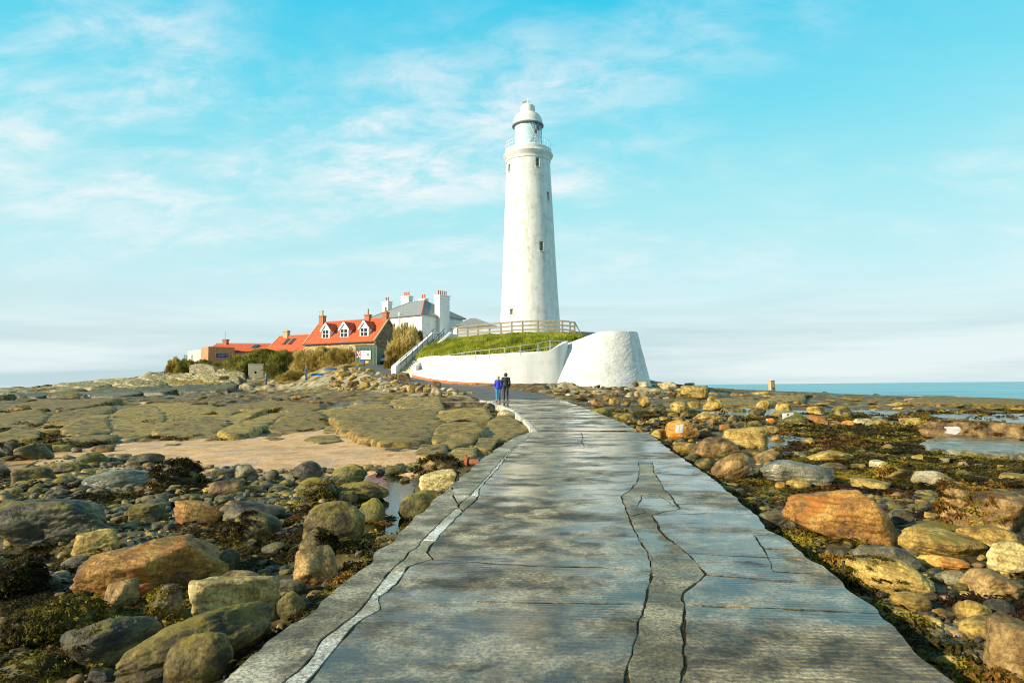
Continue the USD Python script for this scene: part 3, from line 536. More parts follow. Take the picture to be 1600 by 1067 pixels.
def terrain(x, y):
    """(height, sand, weed, pale) at plan points"""
    x, y = np.asarray(x, float), np.asarray(y, float)
    b = base_z(x, y); P = np.stack([x, y, b], -1)
    px, py = project(P)
    R = np.hypot(x, y)
    wob = (fbm(np.stack([x * .9, y * .9, 0 * x], -1), 3, 5) - .5)
    k = np.clip(F * 1.6 / np.maximum(R, 2) / 25, 0.4, 12)
    qx, qy = px + wob * 26 * k, py + (fbm(np.stack([x * .8, y * .8, 0 * x + 9], -1), 3, 6) - .5) * 12 * np.clip(k, .4, 5)
    sand = inside(Z_SAND, qx, qy) * 1.0; shingle = inside(Z_SHINGLE, qx, qy) * 1.0
    weed = np.zeros_like(x); pale = np.zeros_like(x)
    for z in Z_WEEDR + Z_WEEDL: weed = np.maximum(weed, inside(z, qx, qy))
    for z in Z_PALE: pale = np.maximum(pale, inside(z, qx, qy))
    pale = np.maximum(pale, (b > 2.6) * 0.7)
    shelf = np.clip((y - 22) / 6, 0, 1) * (1 - sand) * (1 - shingle) * np.where(x < 1.5, 1, np.clip((y - 24) / 8, 0.0, 1))
    near = 1 - shelf
    n3 = lambda s, o, sd: fbm(np.stack([x * s, y * s, 0 * x + sd], -1), o, sd) - .5
    weed = np.maximum(weed, .62 * near * (1 - sand) * (1 - shingle))
    h1, e1, ta, tb = _cells(x + 1.6 * n3(.35, 2, 21), y + 1.2 * n3(.35, 2, 22), 4.6, 2.0, 7)
    h2, e2, ta2, tb2 = _cells(x + .7 * n3(.8, 2, 23), y + .7 * n3(.8, 2, 24), 1.7, 0.85, 8)
    cliff = np.clip((y - 84) / 8, 0, 1) * np.clip((-x - 22) / 10, 0, 1)
    isle = np.clip((y - 46) / 6, 0, 1) * np.clip((x + 24) / 6, 0, 1) * np.clip((30 - x) / 8, 0, 1) * np.clip((b - .4) / .5, 0, 1)
    rightflat = np.clip((x - 6) / 6, 0, 1)
    amp = shelf * (.17 - .07 * rightflat + .35 * cliff + .12 * isle)
    amp = amp * (1 - .55 * isle * (x < 0))
    z = b + amp * ((h1 - .5) * 1.5 + ta * .9 + tb * .9 + (h2 - .5) * .55 + (ta2 + tb2) * .35) - amp * .9 * np.exp(-(e1 / .05) ** 2) - amp * .5 * np.exp(-(e2 / .07) ** 2)
    z = z + near * (1 - sand * .85) * (n3(.9, 4, 31) * .22 + n3(4.0, 3, 32) * .07) + shelf * (n3(1.3, 4, 33) * .16 + n3(6, 3, 35) * .05) + sand * n3(.5, 2, 34) * .12
    z = z - .5 * shelf * rightflat * np.clip((y - 60) / 25, 0, 1) * np.maximum(z - b, 0)
    z = z + cliff * n3(.5, 3, 36) * .7
    for poly, lvl in POOLS:
        c = poly.bounds; m = (x > c[0] - 2) & (x < c[2] + 2) & (y > c[1] - 3) & (y < c[3] + 3)
        if m.any():
            d = dist_to(poly, x[m], y[m]); ins = inside(poly, x[m], y[m])
            t = np.clip(1 - (d - .3) / 0.6, 0, 1); t = t * t * (3 - 2 * t)
            z[m] = z[m] * (1 - t) + t * np.where(ins, lvl - .045 + .09 * (fbm(np.stack([x[m] * 3, y[m] * 3, 0 * y[m]], -1), 3, 41) - .45), lvl + .06 * np.clip(d / .22, 0, 1))
    # the tarmac road and the concrete lie in beds of their own
    d, i = _road_tree.query(np.stack([x, y], -1))
    hw = rw[i] / 2
    t = np.clip(1 - (d - hw) / 1.2, 0, 1); t = t * t * (3 - 2 * t)
    z = z * (1 - t) + t * (_road_z[i] - .09)
    m = (np.abs(x) < 16) & (y < 50)
    if m.any():
        dd = dist_to(ALL_CW, x[m], y[m]); t = np.clip(1 - dd / 0.35, 0, 1)
        floor = cw_z(y[m]) - .30
        z[m] = np.where(t > 0, z[m] * (1 - t) + t * np.minimum(z[m], floor), z[m])
    return z, sand, weed, pale, shingle
def ground_z(x, y): return float(terrain(np.array([float(x)]), np.array([float(y)]))[0][0])

def at_true(px, py):
    d = ray(px, py); Y = np.geomspace(3.0, 150, 900); P = EYE + d * (Y / d[1])[:, None]
    u = P[:, 2] < terrain(P[:, 0], P[:, 1])[0]; return P[int(np.argmax(u)) if u.any() else -1]
NA, NR = 620, 520
aa = np.radians(np.linspace(-72, 72, NA)); rr = np.geomspace(4.2, 215, NR)
A, R_ = np.meshgrid(aa, rr, indexing='ij')
GX, GY = np.sin(A) * R_, np.cos(A) * R_ - 3.0
gz, gsand, gweed, gpale, gshin = terrain(GX.ravel(), GY.ravel())
gf = grid_faces(NA, NR)[:, ::-1]
tm_ground = usdkit.mesh(stage, '/World/ground', (np.stack([GX.ravel(), GY.ravel(), gz], 1), gf[:, ::-1] if np.cross([GX[1, 0] - GX[0, 0], GY[1, 0] - GY[0, 0]], [GX[0, 1] - GX[0, 0], GY[0, 1] - GY[0, 0]]) > 0 and False else gf), None, smooth=True)
_p = UsdGeom.PrimvarsAPI(tm_ground).CreatePrimvar('zones', Sdf.ValueTypeNames.Color3fArray, 'vertex')
_p.Set(Vt.Vec3fArray.FromNumpy(np.stack([np.maximum(gsand, gshin * .55), gweed, gpale], 1).astype(np.float32)))
tag(tm_ground, 'olive brown bedrock, shingle and sand of the foreshore round the causeway', None, None, 'structure')
mat('ground_look', {'g': ('geometry', {}), 'z': ('attribute', {'attribute': 'zones'}), 'sc': ('separate_color', {}),
    'n1': ('noise_texture', {'scale': 1.1, 'detail': 11.0, 'roughness': 0.66, 'distortion': 0.4}),
    'r1': ('rgb_ramp', {'ramp': [(0.36, (0.020, 0.014, 0.004)), (0.45, (0.080, 0.050, 0.010)), (0.54, (0.185, 0.122, 0.022)), (0.66, (0.36, 0.245, 0.06))]}),
    'n2': ('noise_texture', {'scale': 26.0, 'detail': 8.0, 'roughness': 0.75}), 'r2': ('rgb_ramp', {'ramp': [(0.28, (0.35, 0.35, 0.33)), (0.5, (0.95, 0.95, 0.95)), (0.72, (1.5, 1.45, 1.35))]}),
    'mu': ('mix_color', {'blend_type': 'multiply', 'fac': 0.9, 'use_clamp': False}),
    'na': ('noise_texture', {'scale': 0.55, 'detail': 8.0, 'roughness': 0.68}), 'ra': ('rgb_ramp', {'ramp': [(0.50, (0, 0, 0)), (0.60, (0.8, 0.8, 0.8))]}), 'ma': ('mix_color', {'blend_type': 'mix', 'b': (0.125, 0.062, 0.012), 'use_clamp': False}),
    'ng': ('noise_texture', {'scale': 0.8, 'detail': 8.0, 'roughness': 0.68, 'distortion': 1.0}), 'rg': ('rgb_ramp', {'ramp': [(0.54, (0, 0, 0)), (0.63, (0.75, 0.75, 0.75))]}), 'mg': ('mix_color', {'blend_type': 'mix', 'b': (0.22, 0.17, 0.014), 'use_clamp': False}),
    'v': ('voronoi_texture', {'scale': 34.0}), 'vs': ('separate_color', {}), 'rv': ('rgb_ramp', {'ramp': [(0.0, (0.40, 0.215, 0.08)), (0.5, (0.60, 0.335, 0.13)), (0.85, (0.70, 0.43, 0.19)), (1.0, (0.80, 0.60, 0.36))]}),
    'nsd': ('noise_texture', {'scale': 1.6, 'detail': 6.0, 'roughness': 0.6}), 'rsd': ('rgb_ramp', {'ramp': [(0.35, (0.72, 0.70, 0.66)), (0.6, (1.1, 1.1, 1.1))]}), 'msd': ('mix_color', {'blend_type': 'multiply', 'fac': 1.0, 'use_clamp': False}),
    'ms': ('mix_color', {'blend_type': 'mix', 'use_clamp': False}),
    'mw': ('mix_color', {'blend_type': 'mix', 'b': (0.026, 0.022, 0.005), 'use_clamp': False}), 'wf': ('math', {'math_type': 'multiply', 'value2': 0.8}),
    'npl': ('noise_texture', {'scale': 0.9, 'detail': 9.0, 'roughness': 0.66}), 'rp': ('rgb_ramp', {'ramp': [(0.38, (0.07, 0.05, 0.02)), (0.48, (0.24, 0.185, 0.085)), (0.60, (0.44, 0.36, 0.20))]}), 'mp': ('mix_color', {'blend_type': 'mix', 'use_clamp': False}),
    'h': ('math', {'math_type': 'multiply_add', 'value2': 0.5}), 'b': ('bump', {'strength': 0.8, 'distance': 0.07}),
    'nw': ('noise_texture', {'scale': 0.7, 'detail': 6.0, 'roughness': 0.6}), 'rw': ('map_range', {'from_min': 0.5, 'from_max': 0.62, 'to_min': 0.72, 'to_max': 0.30, 'clamp': True}),
    'p': ('principled_bsdf', {'specular_ior_level': 0.4})},
    [('z.color', 'sc.color'), ('g.position', 'n1.vector'), ('n1.fac', 'r1.fac'), ('g.position', 'n2.vector'), ('n2.fac', 'r2.fac'), ('r1.color', 'mu.a'), ('r2.color', 'mu.b'),
     ('g.position', 'na.vector'), ('na.fac', 'ra.fac'), ('ra.color', 'ma.fac'), ('mu.result', 'ma.a'), ('g.position', 'ng.vector'), ('ng.fac', 'rg.fac'), ('rg.color', 'mg.fac'), ('ma.result', 'mg.a'),
     ('g.position', 'npl.vector'), ('npl.fac', 'rp.fac'), ('sc.b', 'mp.fac'), ('mg.result', 'mp.a'), ('rp.color', 'mp.b'),
     ('g.position', 'v.vector'), ('v.color', 'vs.color'), ('vs.r', 'rv.fac'), ('g.position', 'nsd.vector'), ('nsd.fac', 'rsd.fac'), ('rv.color', 'msd.a'), ('rsd.color', 'msd.b'), ('sc.r', 'ms.fac'), ('mp.result', 'ms.a'), ('msd.result', 'ms.b'),
     ('sc.g', 'wf.value1'), ('wf.value', 'mw.fac'), ('ms.result', 'mw.a'), ('mw.result', 'p.base_color'),
     ('n2.fac', 'h.value1'), ('n1.fac', 'h.value3'), ('h.value', 'b.height'), ('b.normal', 'p.normal'), ('g.position', 'nw.vector'), ('nw.fac', 'rw.value'), ('rw.result', 'p.roughness')])
UsdShade.MaterialBindingAPI.Apply(tm_ground.GetPrim()).Bind(LOOK['ground_look'])

# sea: one sheet to the horizon
_r = np.concatenate([[0.0], np.geomspace(20, 60000, 60)]); _a = np.linspace(0, 2 * PI, 97)
sv = np.stack([(_r[:, None] * np.cos(_a)).ravel(), (_r[:, None] * np.sin(_a)).ravel(), np.full(61 * 97, -1.25)], 1)
# curved-earth drop is too small to matter; the sheet is flat
tag(put('sea', (sv, grid_faces(61, 97)), 'sea_water'), 'turquoise sea reaching the horizon beyond the rocks', None, None, 'structure')

# water standing in the rock pools
def smooth_poly(poly, r): return poly.buffer(r).buffer(-2 * r).buffer(r)
for k, (poly, lvl) in enumerate(POOLS):
    b_ = poly.buffer(0.12)
    tag(put('pool_water', MB().prism(b_, lvl - .004, lvl), 'pool_water'), 'still water in a rock pool on the foreshore', None, None, 'structure')

# ------------------------------------------------------------------ causeway slabs
def gp(pts):
    q = [tuple(on_plane(*p)[:2]) for p in pts]
    if pts[0][1] >= 1100:                         # runs on towards and past the camera
        a, b = np.array(q[0]), np.array(q[2]); q.insert(0, tuple(a + (a - b) / np.linalg.norm(a - b) * 4.5))
    return q
def jag(pts, seed, amp=0.026, step=0.06):
    l = LineString(pts); n = max(2, int(l.length / step)); q = np.array([l.interpolate(i / n, normalized=True).coords[0] for i in range(n + 1)])
    o = np.stack([fbm(np.stack([q[:, 0] * 4, q[:, 1] * 4, 0 * q[:, 0] + seed], -1), 4, seed), fbm(np.stack([q[:, 0] * 4, q[:, 1] * 4, 0 * q[:, 0] + seed + 50], -1), 4, seed + 3)], 1) - .5
    q = q + o * amp * 2
    return q
def crack(pts, seed, w):
    q = jag(gp(pts), seed); parts = []
    for i in range(len(q) - 1):
        ww = w * float(np.clip((fbm(np.array([[q[i, 0] * 5, q[i, 1] * 5, seed * 1.7]]), 3, seed)[0] - .30) * 4.2, .14, 1.7))
        parts.append(LineString(q[i:i + 2]).buffer(ww, quad_segs=2))
    return unary_union(parts)
C_L = [(979, 1100), (979, 1067), (989, 1004), (1007, 944), (1018, 892), (1015, 869), (996, 839), (982, 807), (975, 787), (972, 774), (996, 755), (999, 731), (997, 722)]
C_R = [(1063, 1100), (1064, 1067), (1069, 1027), (1067, 978), (1069, 926), (1103, 896), (1075, 864), (1037, 836), (1019, 804)]
C_R2 = [(1019, 804), (1064, 794), (1039, 764), (1022, 738), (1019, 722)]
S_L = [(405, 1100), (439, 1067), (476, 1038), (504, 997), (555, 959), (600, 903), (619, 884), (660, 843), (694, 809), (716, 791), (754, 753), (795, 705), (812, 690)]
S_R = [(450, 1100), (480, 1067), (510, 1027), (540, 993), (566, 965), (596, 950), (594, 933), (619, 911), (637, 884), (675, 873), (667, 862), (690, 832), (724, 798), (746, 779), (750, 761), (776, 734), (800, 703), (822, 686)]
E_R = [(1178, 836), (1195, 856), (1200, 870), (1209, 893)]
cracks = [crack(C_L, 1, .009), crack(C_R, 2, .009), crack(C_R2, 3, .008), crack([(997, 722), (1019, 722)], 4, .008), crack(S_L, 5, .006), crack(S_R, 6, .008),
          crack([(675, 873), (760, 879), (850, 884), (940, 886), (1018, 892)], 7, .011), crack([(745, 939), (830, 941), (1007, 943)], 8, .008),
          crack([(1103, 897), (1150, 901), (1200, 907), (1320, 913)], 9, .011), crack([(1070, 944), (1130, 948), (1200, 950), (1372, 957)], 10, .010), crack([(1075, 864), (1130, 867), (1200, 870)], 11, .008),
          crack([(735, 797), (820, 802), (900, 805), (982, 807)], 12, .007), crack([(1019, 804), (1100, 802), (1182, 803)], 13, .010), crack(E_R, 14, .006), crack([(1195, 856), (1245, 858)], 15, .012),
          crack([(1200, 870), (1262, 874)], 16, .012), crack([(1209, 893), (1300, 897)], 17, .010), crack([(1178, 836), (1212, 834)], 18, .012),
          crack([(548, 903), (600, 903)], 19, .012), crack([(705, 760), (716, 791), (724, 798)], 20, .010), crack([(655, 803), (694, 809)], 21, .010), crack([(745, 722), (790, 712)], 22, .01), crack([(700, 765), (750, 755)], 23, .01), crack([(765, 708), (800, 703)], 24, .01),
          crack([(450, 1020), (492, 1022)], 25, .006), crack([(515, 990), (545, 990)], 26, .005), crack([(555, 959), (580, 958)], 27, .005), crack([(612, 892), (640, 895)], 28, .005), crack([(660, 843), (683, 845)], 29, .005), crack([(710, 796), (722, 800)], 30, .005), crack([(735, 772), (752, 776)], 31, .005),
          crack([(908, 676), (911, 683), (908, 690), (914, 698)], 32, .012), crack([(975, 787), (1000, 793), (1010, 800), (982, 807)], 33, .006), crack([(996, 790), (1004, 773), (1030, 771), (1050, 787)], 34, .007),
          crack([(800, 690), (812, 690), (822, 686), (836, 672)], 35, .006), crack([(1030, 742), (1108, 742)], 36, .006)]
plan = NEAR_PLAN.difference(unary_union(cracks))
pieces = [p for p in plan.geoms if p.area > 0.004]
rag = np.random.default_rng(4)
cw = thing('causeway', 'long wet concrete causeway of ridged slabs leading towards the lighthouse', None, kind='structure')
poly_c = Polygon(gp(C_L[:8]) + gp(C_R)[::-1]).buffer(0.005); poly_c2 = Polygon(gp(C_L[7:]) + gp(C_R2)[::-1]).buffer(.005)
poly_s = Polygon(gp(S_L) + gp(S_R)[::-1]).buffer(0)
kerb_side = Polygon(np.vstack([extend(gl), np.array(gp(S_L))[::-1]])).buffer(0)
edge_side = Polygon(gp(E_R) + [tuple(p) for p in gr[5:9]][::-1] + []).buffer(0)
order = sorted(pieces, key=lambda p: p.centroid.y)
ns = 0
for p in order:
    c = p.representative_point(); lab = None
    if poly_s.contains(c): m, nm = (('pale_mortar', 'mortar_piece') if ns % 3 != 1 else ('tan_mortar', 'mortar_piece')); ns += 1
    elif poly_c.contains(c) or poly_c2.contains(c): m, nm = 'smooth_concrete', 'repair_slab'
    elif kerb_side.contains(c): m, nm = 'kerb_concrete', 'kerb_slab'
    elif p.area < 0.6 and c.x > 1.5: m, nm = 'kerb_concrete', 'edge_slab'
    else: m, nm = 'ridged_concrete', 'road_slab'
    p = p.simplify(0.004); dz = -rag.uniform(0, .003)
    mb = MB().prism(p, -.42, dz - .005)
    top = p.buffer(-.005, join_style=1)
    for g in getattr(top, 'geoms', [top]):
        if not g.is_empty and g.area > 1e-4: mb.prism(g.simplify(.003), dz - .008, dz)
    put(nm, mb, m, cw)
put('joint_filling', MB().prism(NEAR_PLAN.buffer(-.03), -.38, -.0095), 'slurry', cw)
# further slabs that climb and swing left to the island
def strip(la, lb, s0, s1, n=24, m=10, thick=.42, edge=0.0):
    u = np.linspace(s0, s1, n)
    def along(a):
        d = np.r_[0, np.cumsum(np.linalg.norm(np.diff(a, axis=0), axis=1))]; d /= d[-1]
        return np.stack([np.interp(u, d, a[:, 0]), np.interp(u, d, a[:, 1])], 1)
    a, b = along(la), along(lb); w = np.linspace(0, 1, m)
    xy = a[:, None] * (1 - w[None, :, None]) + b[:, None] * w[None, :, None]
    z = cw_z(xy[..., 1]); top = np.concatenate([xy, z[..., None]], -1)
    bot = top.copy(); bot[..., 2] -= thick
    v = np.vstack([top.reshape(-1, 3), bot.reshape(-1, 3)]); f = grid_faces(n, m)[:, ::-1]; k = n * m
    rim = np.concatenate([np.arange(m), np.arange(1, n) * m + m - 1, (n - 1) * m + np.arange(m - 2, -1, -1), np.arange(n - 2, 0, -1) * m])
    rq = np.stack([rim, np.roll(rim, -1), np.roll(rim, -1) + k, rim + k], 1)
    return trimesh.Trimesh(v, np.vstack([f, rq[:, [0, 1, 2]], rq[:, [0, 2, 3]]]), process=False)
far_l2 = far_l + [0.16, 0.0]
for i, (s0, s1) in enumerate(((0.004, .235), (.240, .50), (.505, .76), (.765, 1.0))):
    put('road_slab', strip(far_l2, far_r, s0, s1), 'ridged_concrete', cw)
put('kerb_slab', strip(far_l, far_l + [0.145, 0.0], 0.0, 0.95, m=2), 'pale_mortar', cw)
sd = SIDE_PLAN
mb = MB().prism(sd, 0.0, .30); mb.v[-1][:, 2] += float(cw_z(43.5)) - .34
put('side_slab', mb, 'ridged_concrete', cw)
# tarmac road along the white wall
w = np.linspace(-.5, .5, 9)
xy = rc[:, None] + rn[:, None] * (rw[:, None] * w[None])[..., None]
rz = np.repeat(_road_z[:, None], 9, 1) - .02 * (2 * np.abs(w[None])) ** 2
rv = np.concatenate([xy, rz[..., None]], -1); rb = rv.copy(); rb[..., 2] -= .3
tag(put('road', (np.vstack([rv.reshape(-1, 3)]), grid_faces(90, 9)[:, ::-1]), 'tarmac', smooth=True), 'dark tarmac road curving left below the white wall', None, None, 'structure')
# ------------------------------------------------------------------ lighthouse
LHP = at_depth(828.6, 540, 105); LX, LY, LZ = LHP[0], 105.0, 7.8
def lz(py): return at_depth(828, py, 105)[2] - LZ
lh = thing('lighthouse', 'tall tapering white lighthouse with domed lantern on the island', 'lighthouse', (LX, LY, LZ))
zg, zt = lz(247), lz(236)
prof = [(0, -1), (5.0, -1), (4.92, .0), (4.72, 1.2), (4.66, 1.6), (4.60, lz(503)), (4.34, lz(460)), (4.06, lz(400)), (3.80, lz(340)), (3.56, lz(290)), (3.40, lz(256)), (0, lz(256))]
def manifold_of(m): return manifold3d.Manifold(manifold3d.Mesh(np.asarray(m.vertices, np.float32), np.asarray(m.faces, np.uint32)))
t = MB().lathe(prof, 96).mesh(); t.merge_vertices(); t.update_faces(t.nondegenerate_faces()); t.fix_normals()
tower = manifold_of(t)
def r_at(z): 
    zz = [p[1] for p in prof[1:-1]]; return float(np.interp(z, zz, [p[0] for p in prof[1:-1]]))
WIN = [(841.5, 263.5, 0.62, 1.35), (858.5, 313, 0.62, 1.35), (848, 392, 0.66, 1.45), (802.5, 490.5, 0.60, 0.85), (797.0, 268, 0.55, 1.25)]
wins = []
toeye = math.atan2(-LY, -LX)
for px, py, w, h in WIN:
    z = lz(py); r = r_at(z); axis = 831 - (503 - py) * 0.0162
    off = (px - axis) * 105 / F; ang = toeye + math.asin(max(-.97, min(.97, off / r)))
    wins.append((ang, z, r, w, h))
    b = trimesh.creation.box([1.6, w, h]); b.apply_translation([r + 0.25, 0, z]); b.apply_transform(trimesh.transformations.rotation_matrix(ang, [0, 0, 1]))
    tower = tower - manifold_of(b)
put('tower', tower, 'tower_white', lh, 35)
for ang, z, r, w, h in wins:
    R = trimesh.transformations.rotation_matrix(ang, [0, 0, 1])
    fr = MB(); d = r - .42
    fr.box(d, d + .09, -w / 2 + .005, -w / 2 + .10, z - h / 2 + .005, z + h / 2 - .005); fr.box(d, d + .09, w / 2 - .10, w / 2 - .005, z - h / 2 + .005, z + h / 2 - .005)
    fr.box(d, d + .085, -w / 2 + .10, w / 2 - .10, z + h / 2 - .11, z + h / 2 - .005); fr.box(d, d + .085, -w / 2 + .10, w / 2 - .10, z - h / 2 + .005, z - h / 2 + .11); fr.box(d + .01, d + .075, -w / 2 + .10, w / 2 - .10, z + .02, z + .09); fr.box(d + .01, d + .07, -.03, .03, z - h / 2 + .11, z + h / 2 - .11)
    m = fr.mesh(); m.apply_transform(R); wo = put('window', m, 'pale_concrete', lh)
    g = MB().box(d - .02, d + .02, -w / 2 + .02, w / 2 - .02, z - h / 2 + .02, z + h / 2 - .02).mesh(); g.apply_transform(R); put('pane', g, 'window_glass', wo)
    s = MB().box(d + .1, r + .12, -w / 2 - .10, w / 2 + .10, z - h / 2 - .13, z - h / 2 - .01).mesh(); s.apply_transform(R); put('sill', s, 'tower_white', wo)
put('cornice', MB().lathe([(3.30, lz(256) - .02), (3.48, lz(255)), (3.50, lz(252)), (3.58, lz(250.5)), (3.80, lz(247.5)), (3.92, lz(245.2)), (3.86, lz(243.4)), (3.80, lz(242.4)), (3.62, lz(241.8)), (3.64, lz(236.8)), (3.52, lz(236)), (0, lz(236))], 96), 'tower_white', lh, 40)
z0 = lz(236)
rail = thing('railing', parent=lh)
rb = MB()
for k in range(24):
    a = k / 24 * 2 * PI; c, s = math.cos(a) * 3.5, math.sin(a) * 3.5
    put('post', MB().tube((c, s, z0 - .05), (c, s, z0 + 1.05), .016, n=6), 'white_paint', rail)
for hh in (.5, 1.05): rb.lathe([(3.486, z0 + hh - .014), (3.514, z0 + hh - .014), (3.514, z0 + hh + .014), (3.486, z0 + hh + .014), (3.486, z0 + hh - .014)], 64)
put('rail', rb, 'white_paint', rail)
ze = lz(197.5); RL = 2.20
put('lantern_base', MB().lathe([(2.30, z0 - .05), (2.30, z0 + .55), (2.22, z0 + .60), (1.9, z0 + .62)], 64), 'white_paint', lh, 40)
# blinds drawn round the landward two thirds of the lantern, glass left clear on the right
a_clear0, a_clear1 = toeye + math.radians(29), toeye + math.radians(112)
put('blind', MB().lathe([(2.06, z0 + .6), (2.09, z0 + .6), (2.09, ze), (2.06, ze)], 80, a0=a_clear1 - 2 * PI + .4, a1=a_clear0), 'lens_white', lh, 40)
low = MB().lathe([(2.06, z0 + .6), (2.09, z0 + .6), (2.09, z0 + .6 + (ze - z0) * .40), (2.06, z0 + .6 + (ze - z0) * .40)], 30, a0=a_clear0 + .01, a1=a_clear0 + .62)
put('blind', low, 'lens_white', lh, 40)
put('lantern_glass', MB().lathe([(RL - .03, z0 + .58), (RL - .03, ze + .05)], 64), 'lantern_glass', lh, True)
NB = 16
for k in range(NB):
    for s in (1, -1):
        am = (k / NB * 2 * PI + s * (2 * PI / NB) - toeye) % (2 * PI)
        if not math.radians(20) < am < math.radians(150): continue
        m = MB(); q = 10
        for i in range(q):
            def pt(j): 
                a = (k + .5 * 0) / NB * 2 * PI + s * j / q * 2 * (2 * PI / NB); return (math.cos(a) * RL, math.sin(a) * RL, z0 + .6 + (ze - z0 - .6) * j / q)
            m.bar(pt(i), pt(i + 1), .04)
        put('glazing_bar', m, 'white_paint', lh)
put('lamp', MB().lathe([(0, z0 + .6), (.5, z0 + .6), (.55, z0 + 1.2), (.8, z0 + 1.5), (.9, z0 + 2.4), (.8, z0 + 3.2), (.4, z0 + 3.6), (0, z0 + 3.7)], 24), 'lamp_glass', lh, 40)
put('inner_ceiling', MB().lathe([(0, ze - .02), (2.1, ze - .02)], 32), 'sign_navy', lh)
put('eave_ring', MB().lathe([(2.10, ze - .10), (2.46, ze - .12), (2.50, ze), (2.46, ze + .10), (2.15, ze + .12)], 64), 'lead', lh, 40)
zd = lz(178.5)
put('dome', MB().lathe([(2.44, ze + .10), (2.36, ze + .28)] + [(1.16 + 1.16 * math.cos(u), ze + .3 + (zd - ze - .3) * math.sin(u)) for u in np.linspace(.05, PI / 2, 10)] + [(0, zd)], 64), 'tower_white', lh, 40)
put('vent_drum', MB().lathe([(1.26, zd - .12), (1.28, zd + .05), (1.18, zd + .12), (1.15, lz(168)), (1.10, lz(167)), (.92, lz(165.6)), (.5, lz(165)), (0, lz(164.5))], 48), 'tower_white', lh, 40)
v = thing('weather_vane', parent=lh)
zv = lz(165)
put('vane_rod', MB().tube((0, 0, zv - .1), (0, 0, zv + 1.0), .035).bar((.05, 0, zv + .62), (.62, 0, zv + .66), .05), 'gold', v)
put('vane_tail', MB().profile_y([(-.85, zv + .30), (-.45, zv + .42), (-.08, zv + .56), (-.10, zv + .70), (-.35, zv + .74), (-.70, zv + .66)], -.02, .02), 'gold', v)

# ------------------------------------------------------------------ mound, walls, bastion, stairs
def curve(pts, n, k=3):
    p = np.array(pts, float); d = np.r_[0, np.cumsum(np.linalg.norm(np.diff(p[:, :2], axis=0), axis=1))]
    from scipy.interpolate import PchipInterpolator
    return PchipInterpolator(d, p)(np.linspace(0, d[-1], n))
def wall_mesh(top, base_drop, thick, n=80):
    """a wall under the line 'top' (n, 3): outer face on the line, thickness away from the camera; base_drop (n,) is the z of its foot"""
    d = np.gradient(top[:, :2], axis=0); d /= np.linalg.norm(d, axis=1)[:, None]; nrm = np.stack([-d[:, 1], d[:, 0]], 1)
    if nrm[:, 1].mean() < 0: nrm = -nrm
    a = top.copy(); b = top.copy(); b[:, :2] += nrm * thick; c = b.copy(); c[:, 2] = base_drop; e = top.copy(); e[:, 2] = base_drop; e[:, :2] -= nrm * .12
    v = np.stack([e, a, b, c], 1).reshape(-1, 3); k = len(top); f = []
    for i in range(k - 1):
        for j in range(4): f.append((i * 4 + j, (i + 1) * 4 + j, (i + 1) * 4 + (j + 1) % 4, i * 4 + (j + 1) % 4))
    f += [(0, 1, 2, 3)]; o = (k - 1) * 4; f += [(o + 3, o + 2, o + 1, o)]
    m = trimesh.Trimesh(v, np.vstack([np.array(f)[:, [0, 1, 2]], np.array(f)[:, [0, 2, 3]]]), process=False)
    m.fix_normals(); return m
low_top = curve([at_depth(*p) for p in ((640, 581, 71.5), (660, 577.5, 68), (700, 571, 64), (742, 565, 61.8), (790, 559, 60.8), (820, 554.5, 60.7), (838, 552.0, 60.8), (856, 548.5, 60.9), (872, 541, 61.2), (887, 533, 62.4))], 70)
wl = thing('retaining_wall', 'long curved white retaining wall below the grassy mound', 'wall')
put('wall_body', wall_mesh(low_top, base_z(low_top[:, 0], low_top[:, 1]) - .8, .45), 'wall_white', wl, 30)
# red brick plinth at the wall's foot
pl = low_top.copy(); gz_ = np.interp(np.arange(70), np.arange(70), gaussian_filter1d(base_z(pl[:, 0], pl[:, 1] - .3), 3)); pl[:, 2] = gz_ + .08; pl[:, 1] -= .22
put('brick_plinth', wall_mesh(pl[3:66], gz_[3:66] - .6, .3), 'brick', wl, 30)
up_top = curve([at_depth(*p) for p in ((652, 560, 74.5), (672, 556.5, 71.5), (705, 556.0, 67.2), (745, 554.5, 64.8), (800, 551, 63.6), (841, 549, 63.6), (880, 546, 64.4))], 60)
uw = put('upper_wall', wall_mesh(up_top, base_z(up_top[:, 0], up_top[:, 1]) - .6, .4), 'wall_white', smooth=30, label='white upper wall between the sloping ramp and the grass bank', cat='wall')
# ramp between the two walls
a_, b_ = low_top[np.linspace(0, 69, 40).astype(int)] + [0, .45, -.25], up_top[np.linspace(0, 59, 40).astype(int)] + [0, .02, 0]
b_[:, 2] = a_[:, 2]
tag(put('ramp', (np.stack([a_, b_], 1).reshape(-1, 3), grid_faces(40, 2)), 'smooth_concrete'), 'sloping concrete ramp behind the white wall', None, None, 'structure')
# handrail along the ramp: posts and two rails
hr = thing('ramp_railing', 'thin grey metal railing along the top of the white wall', 'railing')
d = np.r_[0, np.cumsum(np.linalg.norm(np.diff(low_top, axis=0), axis=1))]
postpx = [645, 672, 703, 722, 743, 765, 789, 813, 841, 860]
rp = project(low_top)[0]; ext = [np.array([np.interp(px, rp, low_top[:, k]) for k in range(3)]) for px in postpx]
ext.append(at_depth(893, 545, 63.0)); ext[-1][2] = at_depth(893, 547.5, 63.0)[2]
for i, p in enumerate(ext):
    p = p + [0, .2, -.05]; ext[i] = p
    put('post', MB().tube(p, p + [0, 0, 1.12 - .02 * i], .035, n=6), 'galvanised', hr)
for i in range(len(ext) - 1):
    for hh in (1.08, .58):
        put('rail', MB().tube(ext[i] + [0, 0, hh - .02 * i], ext[i + 1] + [0, 0, hh - .02 * (i + 1)], .03, n=6), 'galvanised', hr)

